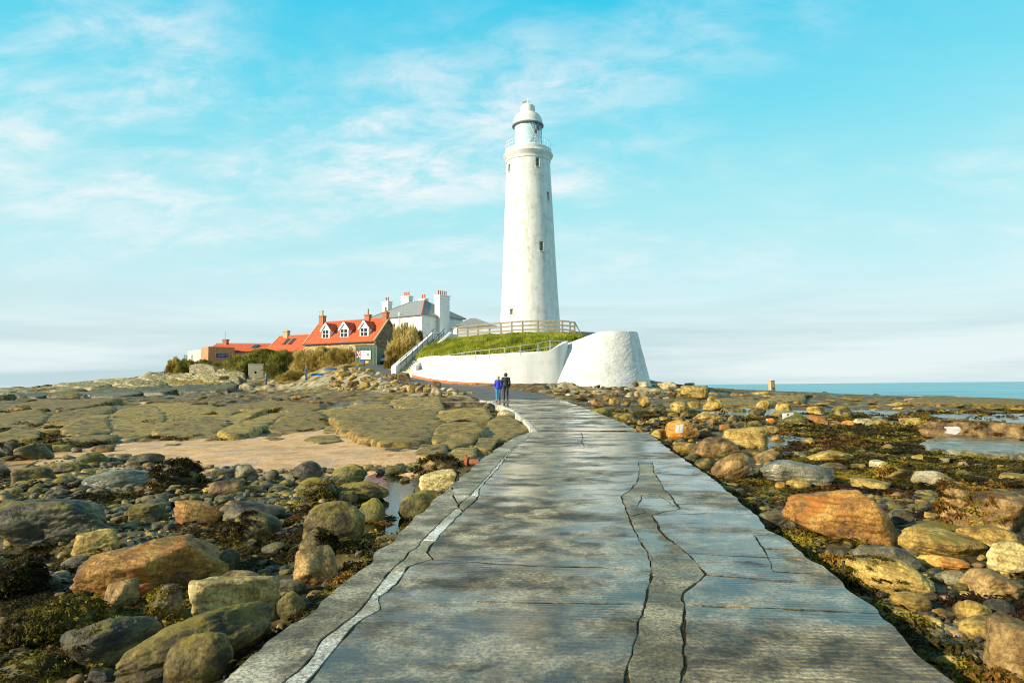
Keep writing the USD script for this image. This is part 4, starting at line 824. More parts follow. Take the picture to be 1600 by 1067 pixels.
rim = curve([at_depth(*p) for p in ((690, 530, 84), (714, 528.5, 82.5), (747, 526, 80), (783, 523.5, 77.5), (818, 521.5, 76), (858, 520.5, 75.2), (880, 521, 75.0), (898, 523.5, 75.0), (915, 527, 75.5))], 60)
NB_, NW = 120, 40
lo = curve(up_top + [0, .35, -.05], NB_); hi = curve(rim, NB_); s = np.linspace(0, 1, NW)
G = lo[:, None] * (1 - s[None, :, None]) + hi[:, None] * s[None, :, None]
G[..., 2] += np.sin(s * PI)[None] * .30
nz = fbm(np.stack([G[..., 0] * .7, G[..., 1] * .7, 0 * G[..., 0]], -1), 4, 3) - .5
G[..., 2] += nz * .8 * np.sin(np.clip(s, 0.02, .98) * PI)[None] ** .5
plain('grass_base', (0.16, 0.14, 0.018), 0.9, 0.35, 1.5, 0.6, 14)
plain('court', (0.26, 0.25, 0.20), 0.85, 0.2, 1.0)
tag(put('grass_mound', (G.reshape(-1, 3), grid_faces(NB_, NW)), 'grass_base', smooth=True), 'green grassy bank between the white wall and the timber fence', None, None, 'structure')
# courtyard behind the rim
back = [(14.5, 80), (16, 95), (15, 122), (-6, 126), (-16, 124), (-30, 122), (-33.5, 116), (-20, 103.8), (-13.5, 97), (-11.2, 90)]
court = Polygon([tuple(p[:2]) for p in hi] + back).buffer(0)
tag(put('courtyard', MB().prism(court, 3.6, 7.55), 'court'), 'paved courtyard round the lighthouse foot', None, None, 'structure')
cg = court.buffer(-.3)
# join between the rim and the level court
jr = hi.copy(); jr[:, 1] += 1.6; jr[:, 2] = np.minimum(hi[:, 2], hi[:, 2]); jr2 = hi.copy(); jr2[:, 1] += 5; jr2[:, 2] = 7.56
tag(put('mound_top', (np.stack([hi, jr, jr2], 1).reshape(-1, 3), grid_faces(NB_, 3)), 'grass_base', smooth=True), 'flat grassy top of the mound inside the fence', None, None, 'structure')

# timber fence on the rim
tf = thing('timber_fence', 'weathered grey timber post and rail fence along the top of the mound', 'fence')
rp = project(rim)[0]
fpx = [715, 731, 747, 765, 783, 800, 817, 841, 858, 867, 879, 891, 898]
fp = [np.array([np.interp(px, rp, rim[:, k]) for k in range(3)]) for px in fpx]
fh = [1.36, 1.38, 1.38, 1.4, 1.4, 1.4, 1.4, 1.4, 1.4, 1.42, 1.4, 1.4, 1.45]
fr_ = random.Random(5)
for p, h in zip(fp, fh):
    w_ = .18; put('post', MB().add(*(lambda b: (b.vertices + np.array([p[0], p[1], p[2] + h / 2 - .2]), b.faces))(trimesh.creation.box([w_, w_, h + .4]))), 'grey_timber', tf)
for i in range(len(fp) - 1):
    for k, hh in enumerate((.99, .66, .33)):
        a, b = fp[i] + [0, -.10, fh[i] * hh - .02 + fr_.uniform(-.02, .02)], fp[i + 1] + [0, -.10, fh[i + 1] * hh - .02 + fr_.uniform(-.02, .02)]
        put('rail', MB().bar(a, b, .06, .17), 'grey_timber', tf)
# brace leaning against the fence's last post
put('brace', MB().bar(fp[-1] + [.05, 0, 1.35], fp[-1] + [.95, .1, -.35], .10, .12), 'grey_timber', tf)

# bastion: battered rubble drum that the wall dies into
n1, n2 = 220, 70
th = np.linspace(0, 2 * PI, n1, endpoint=False); s = np.linspace(0, 1, n2)
YB = 64.2; bz = 1.0; tz = at_depth(948, 520.5, YB)[2]
cbx, ctx = (925.5 - 800) / F * YB, (949.5 - 800) / F * YB
sh = s[None] ** 1.0
cx = cbx + (ctx - cbx) * sh; rx = 5.55 + (2.80 - 5.55) * sh + .75 * (np.sin(s * PI)[None] ** .8) * np.clip(-np.cos(th)[:, None] + .2, 0, 1); ry = 4.7 + (2.6 - 4.7) * sh
X = cx + rx * np.cos(th)[:, None]; Y = YB + ry * np.sin(th)[:, None]; Z = np.repeat(bz + (tz - bz) * s[None], n1, 0)
left = np.clip(-(np.cos(th)[:, None]) - .35, 0, 1) * np.clip(s - .80, 0, .2)[None] * 5
Z = Z - left * .9
bx_ = np.stack([X, Y, Z], -1)
ang = th[:, None] * 5.0
pa = np.stack([ang / .62 + 0 * Z, Z / .36, 0 * Z], -1)
off = (fbm(bx_ * 1.0, 4, 2) - .5) * .12 + (fbm(bx_ * [3.2, 3.2, 5.0], 3, 5) - .5) * .04
nr = np.stack([np.cos(th)[:, None] + 0 * Z, np.sin(th)[:, None] + 0 * Z, 0 * Z + .3], -1)
bx_ = bx_ + nr * off[..., None]
v = bx_.reshape(-1, 3); i, j = np.meshgrid(np.arange(n1), np.arange(n2 - 1), indexing='ij'); i2 = (i + 1) % n1
q = np.stack([i * n2 + j, i2 * n2 + j, i2 * n2 + j + 1, i * n2 + j + 1], -1).reshape(-1, 4)
topc = len(v); topring = [(k * n2 + n2 - 1, ((k + 1) % n1) * n2 + n2 - 1, topc) for k in range(n1)]
v = np.vstack([v, [[ctx, YB, tz + .22]]])
ba = thing('bastion', 'sloping white rubble bastion at the right end of the long wall', 'wall')
put('rubble_wall', trimesh.Trimesh(v, np.vstack([q[:, [0, 1, 2]], q[:, [0, 2, 3]], topring]), process=False), 'rubble_white', ba, 50)

# flight of steps with white parapets at the wall's left end
B, T = np.array(at_depth(634, 583, 73.5)), np.array(at_depth(687, 531, 82.5))
st = thing('stairway', 'white walled stairway with black handrails climbing beside the mound', 'stairs')
dxy = (T - B)[:2]; L = np.linalg.norm(dxy); dxy /= L; nx = np.array([-dxy[1], dxy[0]])
if nx[0] > 0: nx = -nx
NS = 22
for k in range(NS):
    z1 = B[2] + (T[2] - B[2]) * (k + 1) / NS; p0 = B[:2] + dxy * L * k / NS; p1 = B[:2] + dxy * L * (k + 1) / NS
    poly = [p0 - nx * .9, p1 - nx * .9, p1 + nx * .9, p0 + nx * .9]
    put('step', MB().prism(Polygon(poly), z1 - .9, z1), 'pale_concrete', st)
for side, out in ((1.0, .55), (-1.0, .5)):
    o0 = nx * side * .92; o1 = nx * side * (.92 + out)
    pts = []
    for o in (o0, o1):
        for (p, dz0, dz1) in ((B - np.r_[dxy * .5, 0], -1.5, .75), (T + np.r_[dxy * .6, 0], -4.2, .95)):
            pts += [np.r_[p[:2] + o, p[2] + dz0], np.r_[p[:2] + o, p[2] + dz1]]
    m = trimesh.Trimesh(np.array(pts), [(0, 1, 3), (0, 3, 2), (4, 7, 5), (4, 6, 7), (1, 5, 7), (1, 7, 3), (0, 2, 6), (0, 6, 4), (0, 4, 5), (0, 5, 1), (2, 3, 7), (2, 7, 6)], process=False); m.fix_normals()
    put('parapet', m, 'wall_white', st)
for o in (nx * .70, -nx * .70):
    for hh in (1.35, .95):
        put('handrail', MB().tube(np.r_[B[:2] + o, B[2] + hh], np.r_[T[:2] + o, T[2] + hh], .035, n=6), 'black_paint', st)
    for k in range(7):
        p = B + (T - B) * (k + .2) / 6.6; put('baluster', MB().tube(np.r_[p[:2] + o, p[2] - .1], np.r_[p[:2] + o, p[2] + 1.38], .03, n=6), 'black_paint', st)
# landing block at the head of the steps
lb = T + np.r_[dxy * 1.5, 0]
put('landing', MB().prism(Polygon([T[:2] + dxy * .6 - nx * 1.6, T[:2] + dxy * 3.2 - nx * 1.6, T[:2] + dxy * 3.2 + nx * 1.5, T[:2] + dxy * .6 + nx * 1.5]), 3.8, T[2] + .02), 'wall_white', st)
lw = thing('landing_wall', 'white boundary wall at the head of the stairway', 'wall')
p0, p1 = np.array(at_depth(676, 520, 88))[:2], np.array(at_depth(716, 520, 92))[:2]
zt_ = at_depth(695, 522, 90)[2]
dd = (p1 - p0) / np.linalg.norm(p1 - p0); nn = np.array([-dd[1], dd[0]])
put('wall_body', MB().prism(Polygon([p0, p1, p1 + nn * .4, p0 + nn * .4]), 5.0, zt_), 'wall_white', lw)
put('coping', MB().prism(Polygon([p0 - nn * .06 - dd * .05, p1 - nn * .06 + dd * .05, p1 + nn * .46 + dd * .05, p0 + nn * .46 - dd * .05]), zt_ + .002, zt_ + .10), 'white_paint', lw)
# pillar-topped railing on the landing
lr = thing('landing_railing', 'short black railing on the landing above the steps', 'railing')
for k in range(6):
    p = np.r_[p0 + dd * (k * .45 - 1.6) - nn * 1.0, T[2] + .0]; put('post', MB().tube(p, p + [0, 0, 1.1], .03, n=6), 'black_paint', lr)
put('rail', MB().tube(np.r_[p0 + dd * -1.6 - nn * 1.0, T[2] + 1.08], np.r_[p0 + dd * .65 - nn * 1.0, T[2] + 1.08], .03, n=6), 'black_paint', lr)

# ------------------------------------------------------------------ houses
def window(parent, x, y, z, w, h, facing='y', frame='white_paint', bars=1, rows=1):
    """a sash window set in a wall whose outside is -y (or +x)"""
    f = MB(); t_ = .06
    def B_(x0, x1, z0, z1, d0, d1): 
        f.box(x + x0, x + x1, y - d1, y - d0, z + z0, z + z1) if facing == 'y' else f.box(y + d0, y + d1, x + x0, x + x1, z + z0, z + z1)
    B_(-w / 2, -w / 2 + t_, 0, h, -.02, .05); B_(w / 2 - t_, w / 2, 0, h, -.02, .05); B_(-w / 2 + t_, w / 2 - t_, h - t_, h, -.02, .048); B_(-w / 2 + t_, w / 2 - t_, 0, t_, -.02, .048)
    for k in range(bars): c = -w / 2 + w * (k + 1) / (bars + 1); B_(c - .02, c + .02, t_, h - t_, -.02, .04)
    for k in range(rows): c = h * (k + 1) / (rows + 1); B_(-w / 2 + t_, w / 2 - t_, c - .02, c + .02, -.02, .036)
    o = put('window', f, frame, parent)
    g = MB(); f = g; B_(-w / 2 + .02, w / 2 - .02, .02, h - .02, -.02, .012); put('pane', g, 'window_glass', o)
    s = MB(); f = s; B_(-w / 2 - .1, w / 2 + .1, -.10, -.004, -.02, .12); put('sill', s, frame, o)
    return o
def pots(parent, x, y, z, n, m='red_clay', dx=.42, ax=0, h=.62, r=.13):
    for k in range(n):
        o = (k - (n - 1) / 2) * dx; c = (x + o, y) if ax == 0 else (x, y + o)
        put('chimney_pot', MB().lathe([(0, z - .02), (r * 1.05, z - .02), (r * 1.1, z + .06), (r * .85, z + .10), (r * .8, z + h - .08), (r * .98, z + h - .06), (r * .98, z + h), (0, z + h)], 12, c), m, parent)
def stack(parent, x0, x1, y0, y1, z0, z1, m, cap='white_paint', npots=2, ax=0, potm='red_clay', dx=.42, ph=.62, pr=.13):
    c = put('chimney', MB().box(x0, x1, y0, y1, z0, z1), m, parent)
    put('cap', MB().box(x0 - .10, x1 + .10, y0 - .10, y1 + .10, z1 - .42, z1 - .26).box(x0 - .12, x1 + .12, y0 - .12, y1 + .12, z1 + .002, z1 + .16), cap, c)
    pots(c, (x0 + x1) / 2, (y0 + y1) / 2, z1 + .16, npots, potm, dx, ax, ph, pr)
    return c

# white keeper's house: hipped slate roof, tall stacks
HZ = 7.0
wh = thing('white_house', "two storey white house with hipped slate roof and tall white chimneys", 'house', (-24.3, 115.5, HZ), -36.87)
ez = at_depth(659, 492.5, 108)[2] - HZ; az = at_depth(654, 471.5, 115.7)[2] - HZ
WX, WY = 12.5, 9.9
put('wall', MB().box(0, WX, 0, WY, -2, ez), 'wall_white', wh)
put('eaves', MB().box(-.25, WX + .25, -.25, WY + .25, ez + .002, ez + .14), 'white_paint', wh)
o = .42; r0, r1 = (4.95 - .1, WY / 2, az), (WX - 4.2, WY / 2, az)
e = [(-o, -o, ez + .10), (WX + o, -o, ez + .10), (WX + o, WY + o, ez + .10), (-o, WY + o, ez + .10)]
for pts in ((e[0], e[1], r1, r0), (e[1], e[2], r1), (e[2], e[3], r0, r1), (e[3], e[0], r0)): put('roof_slope', MB().slab(pts, .10), 'slate', wh)
for p_, q_ in ((e[1], r1), (e[0], r0), (r0, r1), (e[2], r1)):
    put('ridge_tiles', MB().tube(np.array(p_) + [0, 0, .03], np.array(q_) + [0, 0, .03], .14 if p_ is e[1] else .09, n=8), 'red_clay' if p_ is e[1] else 'lead', wh)
# stacks
zb = at_depth(690, 462.5, 111)[2] - HZ
stack(wh, WX - .35, WX + .75, 3.35, 5.75, -1, zb, 'wall_white', npots=5, ax=1, dx=.46, ph=.75)
z2 = at_depth(636, 464.5, 120.6)[2] - HZ
stack(wh, .5, 2.4, 7.0, 8.0, ez, z2, 'wall_white', npots=3, dx=.5, ph=.75)
z3 = at_depth(662, 468.5, 118.1)[2] - HZ
stack(wh, 5.0, 6.3, 7.0, 7.9, ez, z3, 'wall_white', npots=2, dx=.5, ph=.75)
z4 = at_depth(600, 472.5, 117.5)[2] - HZ
stack(wh, .1, 1.5, 3.0, 3.9, ez, z4, 'wall_white', npots=2, dx=.5, ph=.75)
for x in (6.0, 9.0): window(wh, x, 0, ez - 2.5, 1.0, 1.6)
window(wh, 3.0, 0, ez - 2.5, 1.0, 1.6)
put('drainpipe', MB().tube((7.5, -.10, -1), (7.5, -.10, ez + .9), .11, n=8), 'white_paint', wh)
put('lean_to', MB().box(WX - 1.0, WX - .1, -1.6, -.02, -1, 3.2), 'wall_white', wh)
put('string_course', MB().box(-.06, WX + .06, -.06, WY + .06, ez - .62, ez - .48), 'white_paint', wh)

# low white outbuilding with a hipped slate roof beside the tower
ob = thing('outbuilding', 'small white outbuilding with a low hipped slate roof left of the tower', 'outbuilding', (-8.6, 106, 7.4), 12)
oz = at_depth(745, 508.5, 106)[2] - 7.4; ot = at_depth(749, 496.5, 108.5)[2] - 7.4
put('wall', MB().box(0, 6.0, 0, 5.0, -.5, oz), 'wall_white', ob)
e = [(-.35, -.35, oz), (6.35, -.35, oz), (6.35, 5.35, oz), (-.35, 5.35, oz)]; r0, r1 = (2.6, 2.5, ot), (3.4, 2.5, ot)
for pts in ((e[0], e[1], r1, r0), (e[1], e[2], r1), (e[2], e[3], r0, r1), (e[3], e[0], r0)): put('roof_slope', MB().slab(pts, .10), 'slate', ob)
put('eaves', MB().box(-.2, 6.2, -.2, 5.2, oz - .16, oz - .06), 'white_paint', ob)
for x in (1.5, 4.5): window(ob, x, 0, oz - 1.9, .9, 1.2)
# low white yard walls behind the fence
yw = thing('yard_wall', 'low white yard wall running behind the timber fence', 'wall')
yp = [np.array(at_depth(*p)) for p in ((716, 520, 96), (770, 519, 97), (800, 517, 97))]
for a, b in zip(yp[:-1], yp[1:]): put('wall_body', MB().prism(LineString([a[:2], b[:2]]).buffer(.18, cap_style=2), 6.5, at_depth(760, 516, 96)[2]), 'wall_white', yw)

# dark red cottage roofs
def gabled(th_, Lx, Wy, ez, rz, wall, gable, roof='pantiles', ov=.22):
    put('front_wall', MB().box(0, Lx, 0, .4, -2.5, ez), wall, th_); put('back_wall', MB().box(0, Lx, Wy - .4, Wy, -2.5, ez), wall, th_)
    for x0 in (0, Lx - .4):
        put('gable', MB().profile_x([(.4, -2.5), (Wy - .4, -2.5), (Wy - .4, ez), (Wy / 2, rz - .16), (.4, ez)] if False else [(0.401, -2.5), (Wy - .401, -2.5), (Wy - .401, ez + .2), (Wy / 2, rz - .12), (.401, ez + .2)], x0, x0 + .4), gable, th_)
    k = (rz - ez) / (Wy / 2)
    put('roof_slope', MB().slab([(-ov, -ov, ez - ov * k + .12), (Lx + ov * .3, -ov, ez - ov * k + .12), (Lx + ov * .3, Wy / 2, rz + .12), (-ov, Wy / 2, rz + .12)], .12), roof, th_)
    put('roof_slope', MB().slab([(Lx + ov * .3, Wy + ov, ez - ov * k + .12), (-ov, Wy + ov, ez - ov * k + .12), (-ov, Wy / 2, rz + .12), (Lx + ov * .3, Wy / 2, rz + .12)], .12), roof, th_)
    put('ridge_tiles', MB().tube((-ov, Wy / 2, rz + .14), (Lx + ov * .3, Wy / 2, rz + .14), .14, n=8), 'red_clay', th_)
    for x0 in (-ov - .06, Lx + ov * .3 - .10):
        put('verge_coping', MB().slab([(x0, -ov - .03, ez - ov * k + .20), (x0 + .22, -ov - .03, ez - ov * k + .20), (x0 + .22, Wy / 2, rz + .20), (x0, Wy / 2, rz + .20)], .16).slab([(x0 + .22, Wy + ov, ez - ov * k + .20), (x0, Wy + ov, ez - ov * k + .20), (x0, Wy / 2, rz + .20), (x0 + .22, Wy / 2, rz + .20)], .16), 'sand_stone', th_)
    put('gutter', MB().tube((-ov, -ov - .05, ez - ov * k - .02), (Lx + ov * .3, -ov - .05, ez - ov * k - .02), .08, n=8), 'black_paint', th_)
CZ = 5.6
co = thing('cottage', 'sandstone cottage with red pantiled roof and three white gabled dormers', 'cottage', (-32.2, 106, CZ), -26.57)
ez = at_depth(584, 531.5, 100)[2] - CZ; rz_ = at_depth(606, 499, 102.95)[2] - CZ
gabled(co, 13.4, 6.6, ez, rz_, 'sandstone_masonry', 'dark_masonry')
k = (rz_ - ez) / 3.3
for xd in (3.6, 7.2, 11.0):
    y0, yb = .62, 2.95; zr = ez + (y0) * k; w_ = 1.6; zt_ = zr + 1.35; ap = zt_ + 1.0
    dm = put('dormer', MB().profile_y([(xd - w_ / 2, zr - .1), (xd + w_ / 2, zr - .1), (xd + w_ / 2, zt_), (xd, ap - .1), (xd - w_ / 2, zt_)], y0, yb), 'white_paint', co)
    put('dormer_roof', MB().slab([(xd - w_ / 2 - .16, y0 - .12, zt_ - .12), (xd, y0 - .12, ap + .04), (xd, yb + .5, ap + .04), (xd - w_ / 2 - .16, yb + .5, zt_ - .12)][::-1], .09).slab([(xd, y0 - .12, ap + .04), (xd + w_ / 2 + .16, y0 - .12, zt_ - .12), (xd + w_ / 2 + .16, yb + .5, zt_ - .12), (xd, yb + .5, ap + .04)][::-1], .09), 'pantiles', dm)
    put('bargeboard', MB().bar((xd - w_ / 2 - .2, y0 - .14, zt_ - .2), (xd, y0 - .14, ap), .06, .26).bar((xd + w_ / 2 + .2, y0 - .14, zt_ - .2), (xd, y0 - .14, ap), .06, .26), 'white_paint', dm)
    f = MB(); zz0 = zr + .06; W2 = w_ / 2 - .16
    f.box(xd - W2, xd + W2, y0 - .012, y0 + .02, zz0, zt_ - .02); put('dormer_pane', f, 'window_glass', dm)
    f = MB()
    for c in (-W2, 0, W2): f.box(xd + c - .04, xd + c + .04, y0 - .045, y0 - .014, zz0, zt_ - .02)
    for c in (zz0, (zz0 + zt_) / 2, zt_ - .06): f.box(xd - W2 + .04, xd - .04, y0 - .042, y0 - .014, c, c + .06).box(xd + .04, xd + W2 - .04, y0 - .042, y0 - .014, c, c + .06)
    put('dormer_frame', f, 'white_paint', dm)
def cstack(x, z1, w=.85, potm='sand_stone', ph=.85):
    c = put('chimney', MB().box(x - w / 2, x + w / 2, 3.3 - .35, 3.3 + .35, rz_ - .5, z1), 'brick', co)
    put('cap', MB().box(x - w / 2 - .08, x + w / 2 + .08, 3.3 - .43, 3.3 + .43, z1 - .18, z1 - .02), 'brick', c)
    put('chimney_pot', MB().lathe([(0, z1 - .04), (.22, z1 - .04), (.16, z1 + .12), (.14, z1 + ph - .08), (.19, z1 + ph - .05), (.19, z1 + ph), (0, z1 + ph)], 12, (x, 3.3)), potm, c)
cstack(.5, rz_ + 1.25); cstack(9.6, rz_ + .95); cstack(12.95, rz_ + 1.15, .8, 'red_clay', .7)
put('aerial', MB().tube((-.05, 3.3, rz_ + .6), (-.05, 3.3, rz_ + 2.0), .03).bar((-.6, 3.3, rz_ + 1.9), (.4, 3.3, rz_ + 1.9), .04), 'lead', co)

# lower cottage to its left
c2 = thing('low_cottage', 'lower cottage with red pantiled roof, two skylights and one stone chimney', 'cottage', (-39.8, 110.4, 5.0), -26.57)
e2 = at_depth(450, 548.5, 109)[2] - 5.0; z2_ = at_depth(455, 526.5, 112)[2] - 5.0
gabled(c2, 8.0, 5.8, e2, z2_, 'sandstone_masonry', 'sandstone_masonry')
k2 = (z2_ - e2) / 2.9
for x in (2.2, 3.5):
    y0, y1 = 1.1, 2.3
    put('skylight', MB().slab([(x, y0, e2 + y0 * k2 + .20), (x + .75, y0, e2 + y0 * k2 + .20), (x + .75, y1, e2 + y1 * k2 + .20), (x, y1, e2 + y1 * k2 + .20)], .08), 'window_glass', c2)
c = put('chimney', MB().box(1.0, 1.9, 2.6, 3.2, z2_ - .4, z2_ + 1.1), 'sand_stone', c2); put('cap', MB().box(.92, 1.98, 2.52, 3.28, z2_ + .85, z2_ + .98), 'sand_stone', c)
for x in (1.2, 3.4, 5.6): window(c2, x, 0, e2 - 1.35, .9, 1.0, rows=1)

# long low building at the left end: red roof, timber clad end with a blue sign, pink render
c3 = thing('clad_building', 'low red roofed building with timber clad end wall and navy sign', 'building', (-50.2, 112.6, 4.6), 45)
h3 = at_depth(340, 541.5, 113)[2] - 4.6
put('clad_wall', MB().box(0, 4.4, 0, 3.0, -1.5, h3), 'cladding', c3)
for kx in range(17): put('board', MB().box(.02 + kx * .258, .24 + kx * .258, -.045, -.002, -1.0, h3 - .02), 'cladding', c3)
put('render_wall', MB().box(-.02, 3.2, 3.002, 9.0, -1.5, h3 - .35), 'pink_render', c3)
put('door', MB().box(-.05, .02, 6.6, 7.5, 0, h3 - 1.1), 'sign_grey', c3)
sgn = put('sign', MB().box(1.35, 3.2, -.10, -.05, h3 - 1.75, h3 - 1.12), 'sign_navy', c3)
for kk in range(2):
    for q in range(7 - kk * 2): put('lettering', MB().box(1.55 + q * .22, 1.70 + q * .22, -.112, -.102, h3 - 1.36 - kk * .25, h3 - 1.24 - kk * .25), 'sign_grey', sgn)
# its main range, with the long red roof
c4 = thing('long_range', 'long low range with shallow red roof behind the shrubs', 'building', (-53.2, 118.5, 4.8), -12)
e4 = at_depth(376, 547, 117)[2] - 4.8; r4 = at_depth(330, 536.5, 120)[2] - 4.8
put('wall', MB().box(.2, 11.6, 0.2, 6.0, -2, e4 - .1), 'pink_render', c4)
put('roof_slope', MB().slab([(-.3, -.3, e4), (11.9, -.3, e4 - .2), (11.9, 3.2, r4 - .3), (-.3, 3.2, r4)], .14), 'pantiles', c4)
put('roof_slope', MB().slab([(11.9, 6.6, e4 - .2), (-.3, 6.6, e4), (-.3, 3.2, r4), (11.9, 3.2, r4 - .3)], .14), 'pantiles', c4)
put('ridge_tiles', MB().tube((-.3, 3.2, r4 + .02), (11.9, 3.2, r4 - .28), .13, n=8), 'red_clay', c4)
put('gable', MB().profile_x([(.201, -2), (5.999, -2), (5.9, e4 - .2), (3.2, r4 - .2), (.3, e4 - .2)], 0, .198), 'pink_render', c4)
c = put('chimney', MB().box(1.2, 2.0, 2.8, 3.5, r4 - .4, r4 + .75), 'brick', c4); put('cap', MB().box(1.12, 2.08, 2.72, 3.58, r4 + .6, r4 + .78), 'brick', c)
put('aerial', MB().tube((1.6, 3.1, r4 + .7), (1.6, 3.1, r4 + 2.2), .03), 'lead', c4)
put('skylight', MB().slab([(8.0, 1.0, e4 + .28 * (r4 - e4) + .12), (9.0, 1.0, e4 + .28 * (r4 - e4) + .12), (9.0, 2.2, e4 + .66 * (r4 - e4) + .12), (8.0, 2.2, e4 + .66 * (r4 - e4) + .12)], .07), 'window_glass', c4)
# yard fence with posts left of it
yf = thing('yard_fence', 'dark grey yard fence with a thin pole at the left end', 'fence')
a, b = np.array(at_depth(288, 561, 121)), np.array(at_depth(306, 561, 121)); zt_ = at_depth(297, 556, 121)[2]
for kx in range(9): p = a + (b - a) * kx / 8.5; put('board', MB().box(p[0] - .10, p[0] + .10, p[1], p[1] + .05, 3.0, zt_ + (.1 if kx % 3 else .25)), 'sign_grey', yf)
p = np.array(at_depth(295, 560, 120.5)); put('pole', MB().tube((p[0], p[1], 3), (p[0], p[1], at_depth(295, 548, 120)[2]), .06), 'lead', yf)
# ------------------------------------------------------------------ shipping container with notice boards, car, block, boats, marker
ct = thing('container', 'green shipping container with a white notice board beside the road', 'container', tuple(np.array(at_depth(555, 574, 93)) * [1, 1, 0] + [0, 0, at_depth(570, 572.5, 93)[2]]), -7)
cw_, ch = 3.05, at_depth(570, 541.5, 93)[2] - at_depth(570, 572.5, 93)[2]
put('body', MB().box(.06, cw_ - .06, .05, 4.5, .05, ch - .05), 'green_container', ct)
for k in range(14): put('corrugation', MB().box(.16 + k * .2, .26 + k * .2, .01, .048, .12, ch - .12), 'green_container', ct)
for k in range(20): put('corrugation', MB().box(cw_ - .058, cw_ - .01, .2 + k * .21, .31 + k * .21, .12, ch - .12), 'green_container', ct)
for x in (0, cw_ - .12):
    for y in (-.005, 4.4): put('corner_post', MB().box(x, x + .12, y, y + .12, 0, ch), 'green_container', ct)
put('top_rail', MB().box(.121, cw_ - .121, 0, .10, ch - .12, ch + .002), 'green_container', ct)
put('roof_heather', MB().box(.02, cw_ - .02, .02, 4.4, ch + .004, ch + .22), 'brown_scrub_roof', ct)
nb = put('notice_board', MB().box(.78, 2.18, -.05, -.008, ch - 1.75, ch - .55), 'sign_white', ct)
def on_board(m, mt): put('emblem', m, mt, nb)
for (x0, x1, z0, z1) in ((1.62, 2.0, -.98, -.92), (1.55, 2.08, -1.30, -1.24), (1.62, 2.02, -1.42, -1.37), (1.0, 1.45, -.80, -.72)): on_board(MB().box(x0, x1, -.058, -.052, ch + z0, ch + z1), 'sign_grey')
on_board(MB().lathe([(0, 0), (.16, 0), (.16, .006), (0, .006)], 20).mesh().apply_transform(np.array([[1, 0, 0, 1.82], [0, 0, 1, -.060], [0, 1, 0, ch - 1.10], [0, 0, 0, 1.0]])), 'sign_grey')
fl = put('flag_board', MB().box(.22, .72, -.05, -.008, ch - 1.55, ch - .60), 'sign_red', ct)
for m, mt in ((MB().bar((.24, -.056, ch - 1.5), (.70, -.056, ch - .65), .006, .10), 'sign_white'), (MB().bar((.24, -.060, ch - .65), (.70, -.060, ch - 1.5), .006, .10), 'sign_white'), (MB().box(.24, .42, -.066, -.052, ch - 1.28, ch - 1.0), 'sign_navy')): put('emblem', m, mt, fl)
put('blue_panel', MB().box(.80, 1.32, -.05, -.008, ch - 2.32, ch - 1.92), 'sign_blue', ct); put('yellow_panel', MB().box(1.42, 1.90, -.05, -.008, ch - 2.30, ch - 1.94), 'sign_yellow', ct)

cp_ = np.array(at_depth(592.5, 570, 94)); cz_ = at_depth(592, 569.5, 94)[2]
car = thing('parked_car', 'silver car parked nose outward between the container and the shrub', 'car', (cp_[0], cp_[1], cz_), 4)
body = [(.0, .28), (.05, .62), (.25, .78), (1.0, .92), (1.55, 1.42), (2.1, 1.50), (3.2, 1.46), (3.95, 1.0), (4.1, .9), (4.15, .35), (4.0, .25)]
m = manifold_of(MB().profile_x(body, -.86, .86).mesh()); 
put('body', MB().profile_x(body, -.86, .86), 'car_paint', car)
put('windscreen', MB().slab([(-.70, 1.06, 1.01), (.70, 1.06, 1.01), (.62, 1.50, 1.40), (-.62, 1.50, 1.40)], .03), 'window_glass', car)
put('bumper', MB().box(-.80, .80, -.06, .03, .30, .52), 'black_paint', car)
for sx in (-1, 1):
    put('headlight', MB().box(sx * .62 - .15, sx * .62 + .15, -.01, .06, .58, .72), 'lamp_glass', car)
    put('side_window', MB().slab([(sx * .865, 1.35, 1.05), (sx * .865, 3.5, 1.05), (sx * .865, 3.1, 1.38), (sx * .865, 1.75, 1.38)], .01), 'window_glass', car)
    put('wing_mirror', MB().box(sx * .98 - .1, sx * .98 + .1, 1.15, 1.25, .98, 1.12), 'car_paint', car)
    for y in (.75, 3.35):
        w = put('wheel', MB().tube((sx * .78, y, .31), (sx * .90, y, .31), .31, n=20), 'rubber', car); put('rim', MB().tube((sx * .88, y, .31), (sx * .915, y, .31), .19, n=14), 'lead', w)

bp = np.array(at_depth(388.5, 598, 97)); bz0 = at_depth(400, 599, 97)[2]; bh = at_depth(400, 569, 97)[2] - bz0
blk = thing('concrete_block', 'tall square pale concrete block with a round dark hole', 'block', (bp[0], bp[1], bz0), 22)
bb = trimesh.creation.box([1.95, 1.95, bh + .4]); bb.apply_translation([.975, .975, (bh - .4) / 2])
hole = trimesh.creation.cylinder(.17, 1.0); hole.apply_transform(trimesh.transformations.rotation_matrix(PI / 2, [1, 0, 0])); hole.apply_translation([.9, 0, bh * .58])
put('block_body', manifold_of(bb) - manifold_of(hole), 'pale_concrete', blk)
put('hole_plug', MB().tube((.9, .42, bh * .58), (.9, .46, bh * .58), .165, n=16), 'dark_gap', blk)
put('cap_slab', MB().box(-.03, 1.98, -.03, 1.98, bh + .002, bh + .09), 'pale_concrete', blk)

plain('dull_blue_boat', (0.06, 0.10, 0.20), .6)
